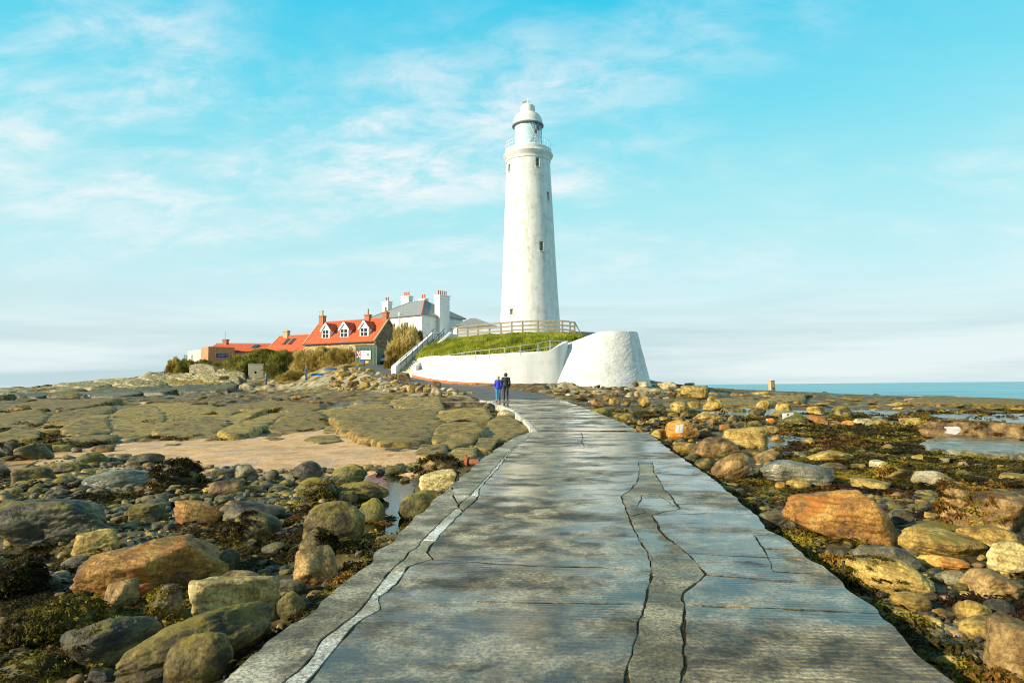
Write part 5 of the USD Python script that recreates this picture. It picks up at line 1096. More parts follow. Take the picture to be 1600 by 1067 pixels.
# two upturned blue boats
def boat(loc, rz, label, look='blue_boat_paint', L=2.9):
    t = thing('blue_boat', label, 'boat', loc, rz, 'blue boats on the bank', scale=.62); n, m_ = 17, 9
    s = np.linspace(-1, 1, n); a = np.linspace(0, PI, m_); v = []
    for u in s:
        w_ = .48 * (1 - abs(u) ** 2.6) + .02; h = .52 * (1 - .35 * abs(u) ** 3)
        for q in a: v.append((u * L / 2, math.cos(q) * w_, h * math.sin(q) ** .8))
    put('hull', (np.array(v), grid_faces(n, m_)), look, t, True)
    put('keel', MB().box(-L * .42, L * .42, -.03, .03, .46, .57), 'blue_boat_paint', t)
    put('gunwale', MB().box(-L * .40, L * .40, -.50, -.44, .0, .07).box(-L * .40, L * .40, .44, .50, .0, .07), 'white_paint', t)
b1 = at(497, 588); boat((b1[0], b1[1], ground_z(b1[0], b1[1]) + .1), 12, 'bright blue upturned boat lying in front of the scrub, nearer one')
b2 = at(517, 583); boat((b2[0], b2[1], ground_z(b2[0], b2[1]) + .1), 24, 'duller blue upturned boat partly hidden by the scrub beside the road', 'dull_blue_boat')

# stone marker on the far rocks
mp_ = np.array(at_depth(1206, 612.5, 104)); mz = ground_z(mp_[0], mp_[1]); mh = at_depth(1206, 593.5, 104)[2] - mz
mk = thing('stone_marker', 'upright sandstone marker pillar standing alone on the far rocks by the sea', 'pillar', (mp_[0], mp_[1], mz), 20)
put('shaft', MB().add(*(lambda b: (b.vertices * np.where(b.vertices[:, 2:] > 0, [[.85, .85, 1]], [[1, 1, 1]]) + [0, 0, mh / 2 - .1], b.faces))(trimesh.creation.box([.82, .7, mh + .1]).subdivide())), 'sand_stone', mk)
put('pyramid_top', MB().lathe([(.0, mh - .06), (.50, mh - .06), (.46, mh + .02), (0, mh + .10)], 4), 'pale_concrete', mk)
put('recess', MB().tube((0, -.352, mh * .66), (0, -.372, mh * .66), .20, n=16), 'dark_stone', mk)

# rusty iron pipe end at the causeway's left edge
rp_ = at(736, 727); tz_ = ground_z(rp_[0], rp_[1])
pi_ = thing('iron_pipe', 'short rusty orange iron pipe at the left edge of the causeway', 'pipe', (rp_[0] - .1, rp_[1], tz_ + .10), -18, scale=.55)
pr = MB().lathe([(.11, 0), (.15, 0), (.15, .62), (.11, .62), (.11, 0)], 20).mesh(); pr.apply_transform(trimesh.transformations.rotation_matrix(PI / 2, [0, 1, 0])); put('barrel', pr, 'rust', pi_, 40)
pr = MB().lathe([(.15, 0), (.24, 0), (.24, .07), (.15, .07), (.15, 0)], 20).mesh(); pr.apply_transform(trimesh.transformations.rotation_matrix(PI / 2, [0, 1, 0])); put('flange', pr, 'rust', pi_, 40)
put('bracket', MB().box(-.16, -.02, -.06, .06, -.16, .34), 'rust', pi_)

# ------------------------------------------------------------------ people
def body_of(bones, res=.02, it=8):
    ms = []
    for (p, r), (q, s) in bones:
        a = manifold3d.Manifold.sphere(r, 20).translate(list(map(float, p))); b = manifold3d.Manifold.sphere(s, 20).translate(list(map(float, q)))
        ms.append(manifold3d.Manifold.batch_hull([a, b]))
    u = ms[0]
    for m in ms[1:]: u = u + m
    u = u.refine_to_length(res * 1.6)
    mm = u.to_mesh(); t = trimesh.Trimesh(mm.vert_properties[:, :3], mm.tri_verts); trimesh.smoothing.filter_taubin(t, .5, .53, it); return t
def split_z(t, lo, hi):
    c = t.triangles_center[:, 2]; m = (c >= lo) & (c < hi); s = t.submesh([np.nonzero(m)[0]], append=True); return s
def person(label, loc, rz, H, jacket, trousers, shoes, hair, hood=False, woman=False, stride=.12, arms=((.06, -.05), (-.06, .05)), hem=.47, group=None, forearm=(None, None)):
    t = thing('person', label, 'person', loc, rz, group)
    k = H / 1.76; s = 1.0; sw = .19 if not woman else .165
    J = {}
    bones = []
    def B_(p, r, q, r2): bones.append(((np.array(p) * k, r * k), (np.array(q) * k, r2 * k)))
    for sd, f in ((-1, stride), (1, -stride)):
        hip = (sd * .09, 0, .92); kn = (sd * .10, f * .55 + .03, .50); an = (sd * .105, f - .02, .09)
        B_(hip, .092, kn, .062); B_(kn, .060, an, .043)
        B_((an[0], an[1] - .03, .05), .042, (an[0] + sd * .02, an[1] + .15, .035), .034)
    B_((-.07, 0, .95), .105, (.07, 0, .95), .105); B_((0, 0, .95), .125, (0, 0, 1.15), .125)
    B_((0, 0, 1.15), .130, (0, 0, 1.34), .145); B_((-sw + .03, 0, 1.40), .075, (sw - .03, 0, 1.40), .075); B_((-.07, 0, 1.30), .13, (.07, 0, 1.30), .13)
    B_((0, .0, 1.44), .058, (0, .015, 1.55), .052)
    hands = []
    for i, sd in enumerate((-1, 1)):
        a, b = arms[i]
        sh = np.array((sd * sw, 0, 1.40)); el = np.array((sd * (sw + .055), a, 1.12)); wr = np.array((sd * (sw + .05), a + b + .06, .88)) if forearm[i] is None else np.array(forearm[i])
        B_(sh, .066, el, .052); B_(el, .050, wr, .035)
        d = (wr - el) / np.linalg.norm(wr - el); B_(wr, .034, wr + d * .075, .036)
        side = np.array((0, 1.0, 0))
        for q in range(4):
            o = side * (q - 1.5) * .021; b0 = wr + d * .085 + o; b1 = b0 + d * (.045 - .004 * abs(q - 1.2)) + np.array((-sd * .008, 0, 0)); b2 = b1 + d * .030 + np.array((-sd * .018, 0, 0))
            B_(b0, .0105, b1, .0095); B_(b1, .0095, b2, .0085)
        B_(wr + d * .03 + side * .028, .012, wr + d * .075 + side * .052, .010)
    B_((0, .018, 1.60), .085, (0, .022, 1.665), .092); B_((0, .06, 1.57), .045, (0, .05, 1.62), .06)
    B_((0, .108, 1.625), .012, (0, .118, 1.605), .016)
    for sd in (-1, 1): B_((sd * .093, .01, 1.62), .014, (sd * .097, .005, 1.65), .016)
    full = body_of(bones, .018, 6)
    put('body', full, 'skin', t, True)
    # clothing: shells lifted off the body
    nv = full.vertex_normals; v = np.array(full.vertices)
    def shell(lo, hi, off, mt, name, sel=None, flare=0):
        vv = v + nv * off * k
        if flare: vv[:, :2] *= (1 + flare * np.clip((1.15 * k - vv[:, 2]) / (.4 * k), 0, 1))[:, None]
        c = full.triangles_center; m = (c[:, 2] >= lo * k) & (c[:, 2] < hi * k)
        if sel is not None: m &= sel(c / k)
        put(name, trimesh.Trimesh(vv, full.faces, process=False).submesh([np.nonzero(m)[0]], append=True), mt, t, True)
    hand = lambda c: (np.abs(c[:, 0]) > sw - .01) & (c[:, 2] < .88) if forearm[0] is None else (np.linalg.norm(c - np.array(forearm[0]), axis=1) < .10)
    notarm = lambda c: np.abs(c[:, 0]) < sw + .005
    shell(.075, .99, .012, trousers, 'trousers', lambda c: (np.abs(c[:, 0]) < sw - .005) | (c[:, 2] < .6))
    shell(-.1, .085, .012, shoes, 'shoes')
    shell(hem * 1.76 if hem > .5 else .84, 1.47, .030, jacket, 'jacket', lambda c: ~hand(c), .06)
    shell(1.55, 1.80, .022, hair, 'hair', lambda c: (c[:, 2] > 1.68) | (c[:, 1] < .045 - .35 * np.clip(1.66 - c[:, 2], 0, .1)))
    if woman: put('ponytail', body_of([((np.array((0, -.09, 1.62)) * k, .05 * k), (np.array((0, -.12, 1.46)) * k, .035 * k))], .02, 4), hair, t, True)
    if hood: put('hood', body_of([((np.array((-.07, -.075, 1.46)) * k, .06 * k), (np.array((.07, -.075, 1.46)) * k, .06 * k))], .02, 4), jacket, t, True)
    for sd in (-1, 1): put('eye', MB().tm(trimesh.creation.icosphere(1, .011 * k).apply_translation(np.array((sd * .034, .106, 1.640)) * k)), 'dark_shoe', t)
    put('mouth', MB().tm(trimesh.creation.box([.045 * k, .012 * k, .008 * k]).apply_translation(np.array((0, .102, 1.572)) * k)), 'pink_shoe', t)
    return t
pz = lambda x, y: float(cw_z(y))
p1, p2 = at_depth(790.5, 622.5, 44.5), at_depth(778.5, 623.5, 43.8)
person('person in black jacket and dark trousers walking away up the causeway', (p1[0], p1[1], pz(p1[0], p1[1])), 3, 1.74, 'black_jacket', 'dark_trousers', 'dark_shoe', 'dark_hair', stride=.13)
person('person in bright blue jacket and teal trousers walking away up the causeway', (p2[0], p2[1], pz(p2[0], p2[1])), -4, 1.56, 'blue_jacket', 'teal_trousers', 'pink_shoe', 'blond_hair', hood=True, woman=True, stride=-.10)
p3, p4 = at_true(415.5, 601.5), at_true(478.5, 594)
person('person in mid blue jacket standing right of the pale concrete block', (p3[0], p3[1], ground_z(p3[0], p3[1]) + .03), -60, 1.72, 'mid_blue_jacket', 'denim_blue', 'dark_shoe', 'dark_hair', stride=.09, forearm=((-.10, .28, 1.20), (.12, .28, 1.22)))
person('grey haired person in dark jacket and jeans standing left of the blue boats', (p4[0], p4[1], ground_z(p4[0], p4[1]) + .03), 160, 1.78, 'grey_jacket', 'denim_blue', 'dark_shoe', 'grey_hair', stride=.05)
# ------------------------------------------------------------------ rocks
_ico = {k: trimesh.creation.icosphere(k) for k in (1, 2, 3, 4, 5)}
def rock_shape(seed, kind, sub, rough=1.0, strata=.5):
    """unit rock, within [-.5, .5] on each axis"""
    r = np.random.default_rng(seed); d = np.array(_ico[sub].vertices)
    if kind == 'boxy':
        nrm = np.vstack([np.eye(3), -np.eye(3)]) + r.normal(0, .10, (6, 3)); dist = r.uniform(.86, 1.08, 6); p = 14
        e = r.normal(0, 1, (5, 3)); nrm = np.vstack([nrm, e]); dist = np.r_[dist, r.uniform(1.05, 1.25, 5)]
    elif kind == 'angular':
        g = np.arange(11) + .5; ph = np.arccos(1 - 2 * g / 11); t = PI * (1 + 5 ** .5) * g + r.uniform(0, 6)
        nrm = np.stack([np.sin(ph) * np.cos(t), np.sin(ph) * np.sin(t), np.cos(ph)], 1) + r.normal(0, .25, (11, 3)); dist = r.uniform(.72, 1.12, 11); p = 16
    else:
        g = np.arange(16) + .5; ph = np.arccos(1 - 2 * g / 16); t = PI * (1 + 5 ** .5) * g + r.uniform(0, 6)
        nrm = np.stack([np.sin(ph) * np.cos(t), np.sin(ph) * np.sin(t), np.cos(ph)], 1) + r.normal(0, .2, (16, 3)); dist = r.uniform(.85, 1.12, 16); p = 9 if kind == 'slabby' else 6
    nrm /= np.linalg.norm(nrm, axis=1)[:, None]
    s = np.maximum(d @ nrm.T, 0) / dist
    rad = (s ** p).sum(1) ** (-1 / p); rad = np.clip(rad, .3, 1.7)
    v = d * rad[:, None]
    o = r.uniform(0, 100, 3)
    rad = rad * (1 + rough * (.20 * (fbm(v * 1.7 + o, 3, 1) - .5) + .10 * (fbm(v * 5 + o, 3, 2) - .5) + (.05 * (fbm(v * 14 + o, 2, 3) - .5) if sub >= 4 else 0)))
    if strata and sub >= 3:
        n = np.array([r.normal(0, .25), r.normal(0, .25), 1]); n /= np.linalg.norm(n)
        hgt = v @ n + .12 * fbm(v * 1.3 + o, 2, 4)
        st = noise(np.stack([hgt * 7, 0 * hgt, 0 * hgt + seed], -1), seed) - .5
        rad = rad * (1 + strata * .10 * st * (1 - np.abs(d @ n) ** 2))
    v = d * rad[:, None]
    lo, hi = v.min(0), v.max(0)
    return (v - (lo + hi) / 2) / (hi - lo)
def rot_z(a): return np.array([[math.cos(a), -math.sin(a), 0], [math.sin(a), math.cos(a), 0], [0, 0, 1]])
def rot_y(a): return np.array([[math.cos(a), 0, math.sin(a)], [0, 1, 0], [-math.sin(a), 0, math.cos(a)]])
PLACED = []                                       # (px, py, w, h) of every rock set so far
BODY = {}
HERO = []                                         # (px, mid py, short name, depth)
def rock(px, by, w, h, look, kind, label, seed, short=None, yaw=None, tilt=0.0, deep=.75, group=None, name='boulder', marks=None, strata=.5, rough=1.0, lift=0.0, cat=None, top=None):
    P = at(px, by); Y = P[1]; Wd = w * Y / F; D = Wd * deep
    sd = (EYE[2] - P[2]) / math.hypot(P[0], P[1])
    H = max(h * Y / F - D * .30 * sd, .22 * Wd, .05)
    sub = 5 if w > 105 or marks else 4 if w > 42 else 3 if w > 18 else 2
    r = random.Random(seed); yaw = r.uniform(-.5, .5) if yaw is None else yaw
    v = rock_shape(seed, kind, sub, rough, strata)
    v = v * [Wd * 1.04, D, H * 1.24]
    v = v @ rot_y(tilt).T
    view = math.atan2(P[0], P[1])
    v = v @ rot_z(yaw * .6 - view).T
    dv = np.array([P[0], P[1]]) / math.hypot(P[0], P[1])
    c = np.array([P[0], P[1]]) + dv * D * .42
    z0 = min(ground_z(c[0], c[1]), base_z(np.array([c[0]]), np.array([c[1]]))[0] + .06) + lift
    loc = (c[0], c[1], z0 + H * .5 - H * .11)
    tm = trimesh.Trimesh(v, _ico[sub].faces, process=False)
    PLACED.append((px, by, w, h)); BODY[(px, by)] = (v + loc, tm)
    if short: HERO.append((px, by - h / 2, short, Y, w))
    if not marks:
        return put(name, tm, look, smooth=38 if kind in ('angular', 'boxy') else True, label=label, cat=cat or ('boulder' if Wd > .45 else 'rock'), group=group, loc=loc)
    t = thing(name, label, cat or 'boulder', loc, 0, group)
    put('body', tm, look, t, True)
    tv = tm.triangles_center + loc; fx, fy = project(tv); nrm = tm.face_normals
    face = (nrm * (EYE - tv)).sum(1) > 0
    m = np.zeros(len(fx), bool)
    for q in marks:
        m |= inside(Polygon(q), fx, fy)
    m &= face & (fbm(tv * 5, 2, 5) > .27)
    if m.any():
        vn = tm.vertex_normals; vv = v + vn * .004
        put('painted_mark', trimesh.Trimesh(vv, tm.faces, process=False).submesh([np.nonzero(m)[0]], append=True), 'white_mark', t, True)
    return t

# --- left of the causeway: traced boulders
L = [
 (86, 848, 146, 74, 'dark_rock', 'boxy', 'dark blocky boulder with flat top at the left edge of the foreshore', 'the dark blocky boulder', -.35, 0, .62),
 (238, 936, 215, 100, 'orange_rock', 'angular', 'largest orange brown boulder in the left foreground', 'the large orange boulder', .1, .06, .62),
 (362, 986, 138, 80, 'cream_rock', 'boxy', 'smooth cream coloured boulder right of the large orange boulder', 'the cream boulder', .35, .08, .65),
 (312, 1064, 240, 88, 'olive_rock', 'slabby', 'long low dark boulder lying below the cream boulder', 'the long low boulder', .55, -.10, .42),
 (310, 1080, 98, 78, 'olive_rock', 'round', 'rounded dark olive boulder at the bottom edge in front of the long low boulder', 'the rounded bottom boulder', 0, 0, .7),
 (176, 1043, 132, 76, 'dark_rock', 'round', 'lumpy dark brown boulder in the lower left corner area below the orange boulder', 'the lumpy dark boulder', .2, -.08, .6),
 (188, 962, 48, 52, 'brown_rock', 'angular', 'small upright tan stone leaning against the front of the large orange boulder', 'the upright tan stone', 0, .1, .6),
 (259, 980, 44, 58, 'grey_rock', 'round', 'barnacled grey stone between the upright tan stone and the cream boulder', 'the barnacled stone', 0, 0, .7),
 (149, 869, 64, 42, 'yellow_rock', 'boxy', 'pale tan boulder touching the upper left of the large orange boulder', 'the pale tan boulder', 0, 0, .7),
 (124, 888, 48, 24, 'grey_rock', 'round', 'dark grey oval stone below the pale tan boulder', None, 0, 0, .7),
 (274, 768, 68, 44, 'dark_rock', 'round', 'dark boulder capped with brown seaweed at the edge of the sand', 'the seaweed capped boulder', 0, 0, .7),
 (262, 768, 56, 22, 'orange_rock', 'round', 'orange yellow stone in front of the seaweed capped boulder', 'the orange yellow stone', 0, 0, .7),
 (396, 820, 94, 36, 'grey_rock', 'slabby', 'pale flat olive boulder behind the round dark one above the cream boulder', 'the pale flat boulder', 0, .05, .7),
 (398, 852, 78, 48, 'olive_rock', 'round', 'round dark olive boulder with seaweed on its left side', 'the round olive boulder', 0, 0, .7),
 (306, 824, 70, 38, 'orange_rock', 'angular', 'tilted slab with an orange broken face left of the pale flat boulder', 'the tilted orange slab', 0, .35, .6),
 (230, 816, 52, 26, 'olive_rock', 'boxy', 'squared olive block left of the tilted orange slab', 'the squared olive block', 0, 0, .7),
 (246, 794, 38, 18, 'grey_rock', 'round', 'smooth grey oval stone above the squared olive block', None, 0, 0, .7),
 (522, 868, 92, 74, 'olive_rock', 'round', 'big yellow olive boulder nearest the causeway on the left', 'the big olive boulder', .2, 0, .75),
 (494, 884, 48, 48, 'olive_rock', 'round', 'smaller olive boulder leaning on the front of the big olive boulder', 'the leaning olive boulder', 0, .2, .7),
 (493, 918, 66, 58, 'brown_rock', 'angular', 'angular brown boulder below the big olive boulder', 'the angular brown boulder', .2, 0, .7),
 (452, 936, 46, 26, 'grey_rock', 'round', 'flat dark grey stone left of the angular brown boulder', 'the flat grey stone', 0, 0, .7),
 (453, 973, 44, 40, 'mossy_rock', 'round', 'bright green mossy stone beside the causeway kerb', 'the green mossy stone', 0, 0, .8),
 (651, 820, 54, 50, 'mossy_rock', 'round', 'wet mossy boulder between the left pool and the causeway', 'the wet mossy boulder', 0, .1, .8),
 (581, 826, 40, 42, 'mossy_rock', 'round', 'mossy round stone standing in the left pool', 'the stone in the pool', 0, 0, .8),
 (565, 792, 82, 34, 'olive_rock', 'slabby', 'long flat boulder at the upper left edge of the pool', 'the long poolside boulder', 0, 0, .55),
 (541, 796, 34, 24, 'olive_rock', 'round', 'small olive stone in front of the long poolside boulder', None, 0, .2, .7),
 (546, 758, 52, 26, 'mossy_rock', 'round', 'yellow green mossy boulder between the sand and the pool', 'the yellow mossy boulder', 0, .1, .7),
 (481, 753, 44, 32, 'dark_rock', 'round', 'round dark boulder on the edge of the sand', 'the round dark boulder', 0, 0, .8),
 (492, 764, 48, 18, 'olive_rock', 'slabby', 'flat olive stone in front of the round dark boulder', None, 0, 0, .8),
 (500, 798, 50, 38, 'dark_rock', 'round', 'dark boulder draped with seaweed left of the long poolside boulder', 'the draped dark boulder', 0, 0, .8),
 (426, 756, 20, 22, 'dark_rock', 'round', 'small round dark stone left of the round dark boulder', None, 0, 0, .8),
 (386, 754, 34, 27, 'grey_rock', 'angular', 'upright grey stone at the foot of the sand', 'the upright grey stone', 0, 0, .8),
 (354, 779, 52, 26, 'brown_rock', 'round', 'brown yellow rounded boulder below the upright grey stone', 'the brown yellow boulder', 0, -.12, .7),
 (684, 778, 56, 36, 'cream_rock', 'boxy', 'cream yellow boulder touching the causeway kerb beside the pool', 'the kerbside cream boulder', .2, 0, .8),
 (684, 762, 60, 46, 'brown_rock', 'round', 'brown weedy boulder behind the kerbside cream boulder', 'the brown weedy boulder', 0, 0, .8),
 (53, 721, 52, 27, 'olive_rock', 'angular', 'angular green grey boulder left of the sand', 'the angular green boulder', 0, 0, .8),
 (16, 712, 36, 24, 'dark_rock', 'round', 'dark weedy boulder at the left edge beside the angular green boulder', None, 0, 0, .8),
 (161, 707, 34, 12, 'brown_rock', 'slabby', 'dark red brown flat stone on the left of the sand', None, 0, 0, .8),
 (227, 726, 54, 18, 'dark_rock', 'slabby', 'smooth dark flat stone lying on the shingle', 'the smooth dark flat stone', 0, -.05, .7),
 (144, 728, 46, 20, 'mossy_rock', 'slabby', 'yellow green flat stone on the shingle', 'the yellow green flat stone', 0, 0, .8),
 (185, 724, 38, 14, 'grey_rock', 'slabby', 'flat grey stone beside the yellow green flat stone', None, 0, 0, .8),
 (104, 743, 64, 18, 'olive_rock', 'slabby', 'low flat olive stone below the yellow green flat stone', None, 0, 0, .8),
 (52, 760, 58, 28, 'olive_rock', 'boxy', 'flat topped olive boulder near the left edge', 'the flat topped olive boulder', 0, 0, .8),
 (185, 764, 108, 28, 'wet_slab_rock', 'slabby', 'wet blue grey flat slab left of the seaweed capped boulder', 'the wet grey slab', .1, -.04, .6),
 (66, 824, 30, 14, 'grey_rock', 'round', 'small grey stone behind the dark blocky boulder', None, 0, 0, .8),
 (374, 930, 62, 30, 'brown_rock', 'round', 'brown domed stone between the orange boulder and the cream boulder', None, 0, 0, .7),
 (350, 905, 44, 44, 'dark_rock', 'angular', 'dark stone tucked against the right end of the large orange boulder', None, 0, 0, .7),
 (20, 940, 70, 60, 'dark_rock', 'round', 'dark boulder under seaweed at the left edge of the foreground', 'the weedy edge boulder', 0, 0, .8),
 (50, 1075, 120, 40, 'dark_rock', 'slabby', 'dark flat boulder in the bottom left corner', None, 0, 0, .6),
 (430, 875, 40, 22, 'dark_rock', 'round', 'dark grey stone right of the round olive boulder', None, 0, 0, .8),
 (232, 1010, 44, 26, 'dark_rock', 'round', 'dark stone between the lumpy dark boulder and the long low boulder', None, 0, 0, .8),
 (84, 1010, 120, 70, 'dark_rock', 'round', 'dark boulder buried under wet seaweed near the bottom left corner', 'the weed buried boulder', 0, 0, .8),
 (790, 652, 26, 12, 'pale_rock', 'round', 'pale stone beside the kerb where the causeway bends', None, 0, 0, .8),
 (762, 644, 24, 14, 'olive_rock', 'angular', 'dark olive stone beyond the big flat bedrock slab', None, 0, 0, .8),
]
for i, (px, by, w, h, lk, kd, lab, short, yaw, tilt, deep) in enumerate(L): rock(px, by, w, h, lk, kd, lab, 100 + i, short, yaw, tilt, deep, 'boulders on the left foreshore')
# --- right of the causeway
R = [
 (1322, 852, 178, 92, 'orange_rock', 'angular', 'largest orange boulder right of the causeway', 'the big right orange boulder', .2, .22, .65),
 (1545, 845, 122, 76, 'brown_rock', 'boxy', 'dark pitted boulder at the right edge with a hollow in its face', 'the pitted boulder', -.2, .12, .7),
 (1472, 873, 116, 44, 'yellow_rock', 'slabby', 'long yellow brown boulder left of and below the pitted boulder', 'the long yellow boulder', .1, .10, .6),
 (1455, 842, 86, 22, 'olive_rock', 'slabby', 'flat olive boulder right behind the long yellow boulder', None, 0, 0, .6),
 (1386, 892, 92, 36, 'grey_rock', 'round', 'rounded grey boulder below the big right orange boulder', 'the rounded grey boulder', 0, .05, .65),
 (1390, 934, 122, 56, 'yellow_rock', 'slabby', 'big cream yellow boulder overhanging near the causeway edge on the right', 'the overhanging yellow boulder', .1, .18, .6),
 (1422, 954, 56, 30, 'yellow_rock', 'slabby', 'yellow stone lying under the overhanging yellow boulder', None, 0, .1, .7),
 (1549, 872, 88, 42, 'yellow_rock', 'slabby', 'elongated yellow boulder below the pitted boulder', 'the elongated yellow boulder', -.1, .25, .5),
 (1584, 904, 66, 52, 'cream_rock', 'round', 'pale yellow rounded boulder at the right edge', 'the pale edge boulder', 0, 0, .75),
 (1548, 936, 82, 42, 'brown_rock', 'angular', 'tan angular boulder below the pale edge boulder', 'the tan angular boulder', 0, -.12, .7),
 (1520, 970, 50, 38, 'yellow_rock', 'round', 'golden rounded stone below the tan angular boulder', 'the golden stone', 0, -.05, .7),
 (1585, 1062, 80, 92, 'brown_rock', 'boxy', 'large tan boulder in the bottom right corner', 'the corner tan boulder', .2, 0, .8),
 (1536, 984, 48, 24, 'yellow_rock', 'round', 'olive yellow oval stone below the golden stone', None, 0, 0, .7),
 (1532, 1008, 54, 30, 'yellow_rock', 'round', 'yellow oval stone left of the corner tan boulder', None, 0, 0, .7),
 (1562, 964, 40, 28, 'grey_rock', 'round', 'grey stone right of the golden stone', None, 0, 0, .7),
 (1490, 918, 50, 26, 'grey_rock', 'round', 'grey angular stone left of the tan angular boulder', None, 0, 0, .7),
 (1472, 888, 72, 20, 'orange_rock', 'slabby', 'flat orange stone below the long yellow boulder', None, 0, .05, .6),
 (1410, 826, 32, 28, 'grey_rock', 'angular', 'small grey stone right of the big right orange boulder', None, 0, .2, .8),
 (1214, 834, 56, 28, 'grey_rock', 'boxy', 'flat pale grey slab wedged between the causeway and the big right orange boulder', 'the wedged grey slab', .3, .03, .7),
 (1245, 762, 108, 40, 'wet_slab_rock', 'slabby', 'large sloping grey slab beside the causeway', 'the sloping grey slab', .3, .16, .6),
 (1212, 748, 50, 28, 'orange_rock', 'angular', 'orange broken stone at the left end of the sloping grey slab', None, 0, 0, .7),
 (1146, 752, 62, 44, 'brown_rock', 'round', 'red brown tilted boulder close to the causeway edge', 'the red brown boulder', .2, -.35, .6),
 (1162, 704, 72, 34, 'yellow_rock', 'boxy', 'blocky yellow boulder behind the red brown boulder', 'the blocky yellow boulder', .2, 0, .7),
 (1120, 716, 72, 32, 'brown_rock', 'slabby', 'flat tan boulder left of the blocky yellow boulder', 'the flat tan boulder', 0, .05, .6),
 (1296, 726, 68, 20, 'yellow_rock', 'slabby', 'long orange yellow boulder in the seaweed', 'the seaweed bound boulder', 0, -.12, .6),
 (1300, 738, 44, 15, 'brown_rock', 'round', 'brown rounded stone in front of the seaweed bound boulder', None, 0, 0, .7),
 (1360, 767, 56, 20, 'yellow_rock', 'boxy', 'yellow wedge shaped stone in the seaweed', None, 0, .1, .7),
 (1400, 758, 52, 26, 'olive_rock', 'angular', 'olive wedge boulder right of the yellow wedge', None, 0, -.18, .7),
 (1456, 764, 54, 26, 'pale_rock', 'angular', 'pale pyramid shaped stone above the dark seaweed clump', None, 0, 0, .8),
 (1372, 739, 24, 15, 'pale_rock', 'boxy', 'small pale block in the middle of the seaweed field', None, 0, 0, .8),
 (1248, 764, 36, 18, 'yellow_rock', 'round', 'tan oval stone at the foot of the sloping grey slab', None, 0, 0, .7),
 (1219, 764, 16, 14, 'orange_rock', 'boxy', 'small red orange stone at the foot of the sloping grey slab', None, 0, 0, .8),
 (1350, 669, 32, 14, 'pale_rock', 'round', 'pale rounded stone on the far side of the seaweed', None, 0, 0, .8),
 (1372, 668, 26, 12, 'yellow_rock', 'round', 'yellow rounded stone beside the pale one on the far side of the seaweed', None, 0, 0, .8),
 (1422, 670, 30, 15, 'yellow_rock', 'boxy', 'squared tan stone left of the long white patched block', None, 0, 0, .8),
 (1302, 670, 30, 14, 'brown_rock', 'round', 'brown rounded stone left of the pale stone beyond the seaweed', None, 0, 0, .8),
 (940, 650, 34, 15, 'mossy_rock', 'round', 'yellow mossy boulder at the right edge where the causeway bends', 'the bend mossy boulder', 0, 0, .8),
 (1085, 622, 42, 18, 'yellow_rock', 'boxy', 'yellow blocky boulder below the right foot of the bastion', 'the bastion foot boulder', 0, 0, .8),
 (1043, 610, 30, 12, 'pale_rock', 'angular', 'pale angular boulder right of the bastion', None, 0, 0, .8),
 (980, 658, 40, 18, 'olive_rock', 'angular', 'olive boulder beside the causeway beyond the bend mossy boulder', None, 0, 0, .8),
 (1030, 690, 36, 20, 'yellow_rock', 'angular', 'yellow boulder at the causeway edge before the white numbered boulder', None, 0, 0, .8),
 (1180, 690, 26, 18, 'brown_rock', 'angular', 'brown stone on top right of the blocky yellow boulder', None, 0, 0, .8),
 (1130, 775, 40, 18, 'mossy_rock', 'round', 'mossy stone at the causeway edge below the red brown boulder', None, 0, 0, .8),
]
for i, (px, by, w, h, lk, kd, lab, short, yaw, tilt, deep) in enumerate(R): rock(px, by, w, h, lk, kd, lab, 300 + i, short, yaw, tilt, deep, 'boulders right of the causeway')
# boulders with white painted marks
rock(1066, 690, 52, 32, 'orange_rock', 'round', 'orange boulder with two white painted strokes beside the causeway', 401, 'the white numbered boulder', .1, 0, .7, marks=[[(1056, 664), (1061, 664), (1060, 676), (1055, 676)], [(1062, 663), (1068, 663), (1066, 676), (1062, 676)]])
rock(1106, 657, 44, 17, 'yellow_rock', 'round', 'yellow boulder splashed white on top, beyond the white numbered boulder', 402, None, .1, 0, .7, marks=[[(1092, 640), (1105, 639), (1106, 644), (1092, 646)], [(1109, 641), (1116, 641), (1116, 646), (1109, 646)]])
rock(1240, 664, 44, 19, 'mossy_rock', 'slabby', 'olive tilted boulder with a white edge stroke on the far right rocks', 403, None, .1, .15, .7, marks=[[(1222, 646), (1240, 644), (1240, 648), (1228, 652), (1222, 655)]])
rock(1276, 664, 30, 13, 'orange_rock', 'slabby', 'orange slanting stone beside the olive tilted boulder', 404, None, .1, .2, .7)
rock(1516, 694, 136, 36, 'brown_rock', 'boxy', 'long brown block with a white patch and rusty seaweed on the right', 405, 'the long white patched block', .06, .03, .35, marks=[[(1474, 667), (1498, 666), (1502, 672), (1494, 679), (1476, 676), (1480, 672)]])

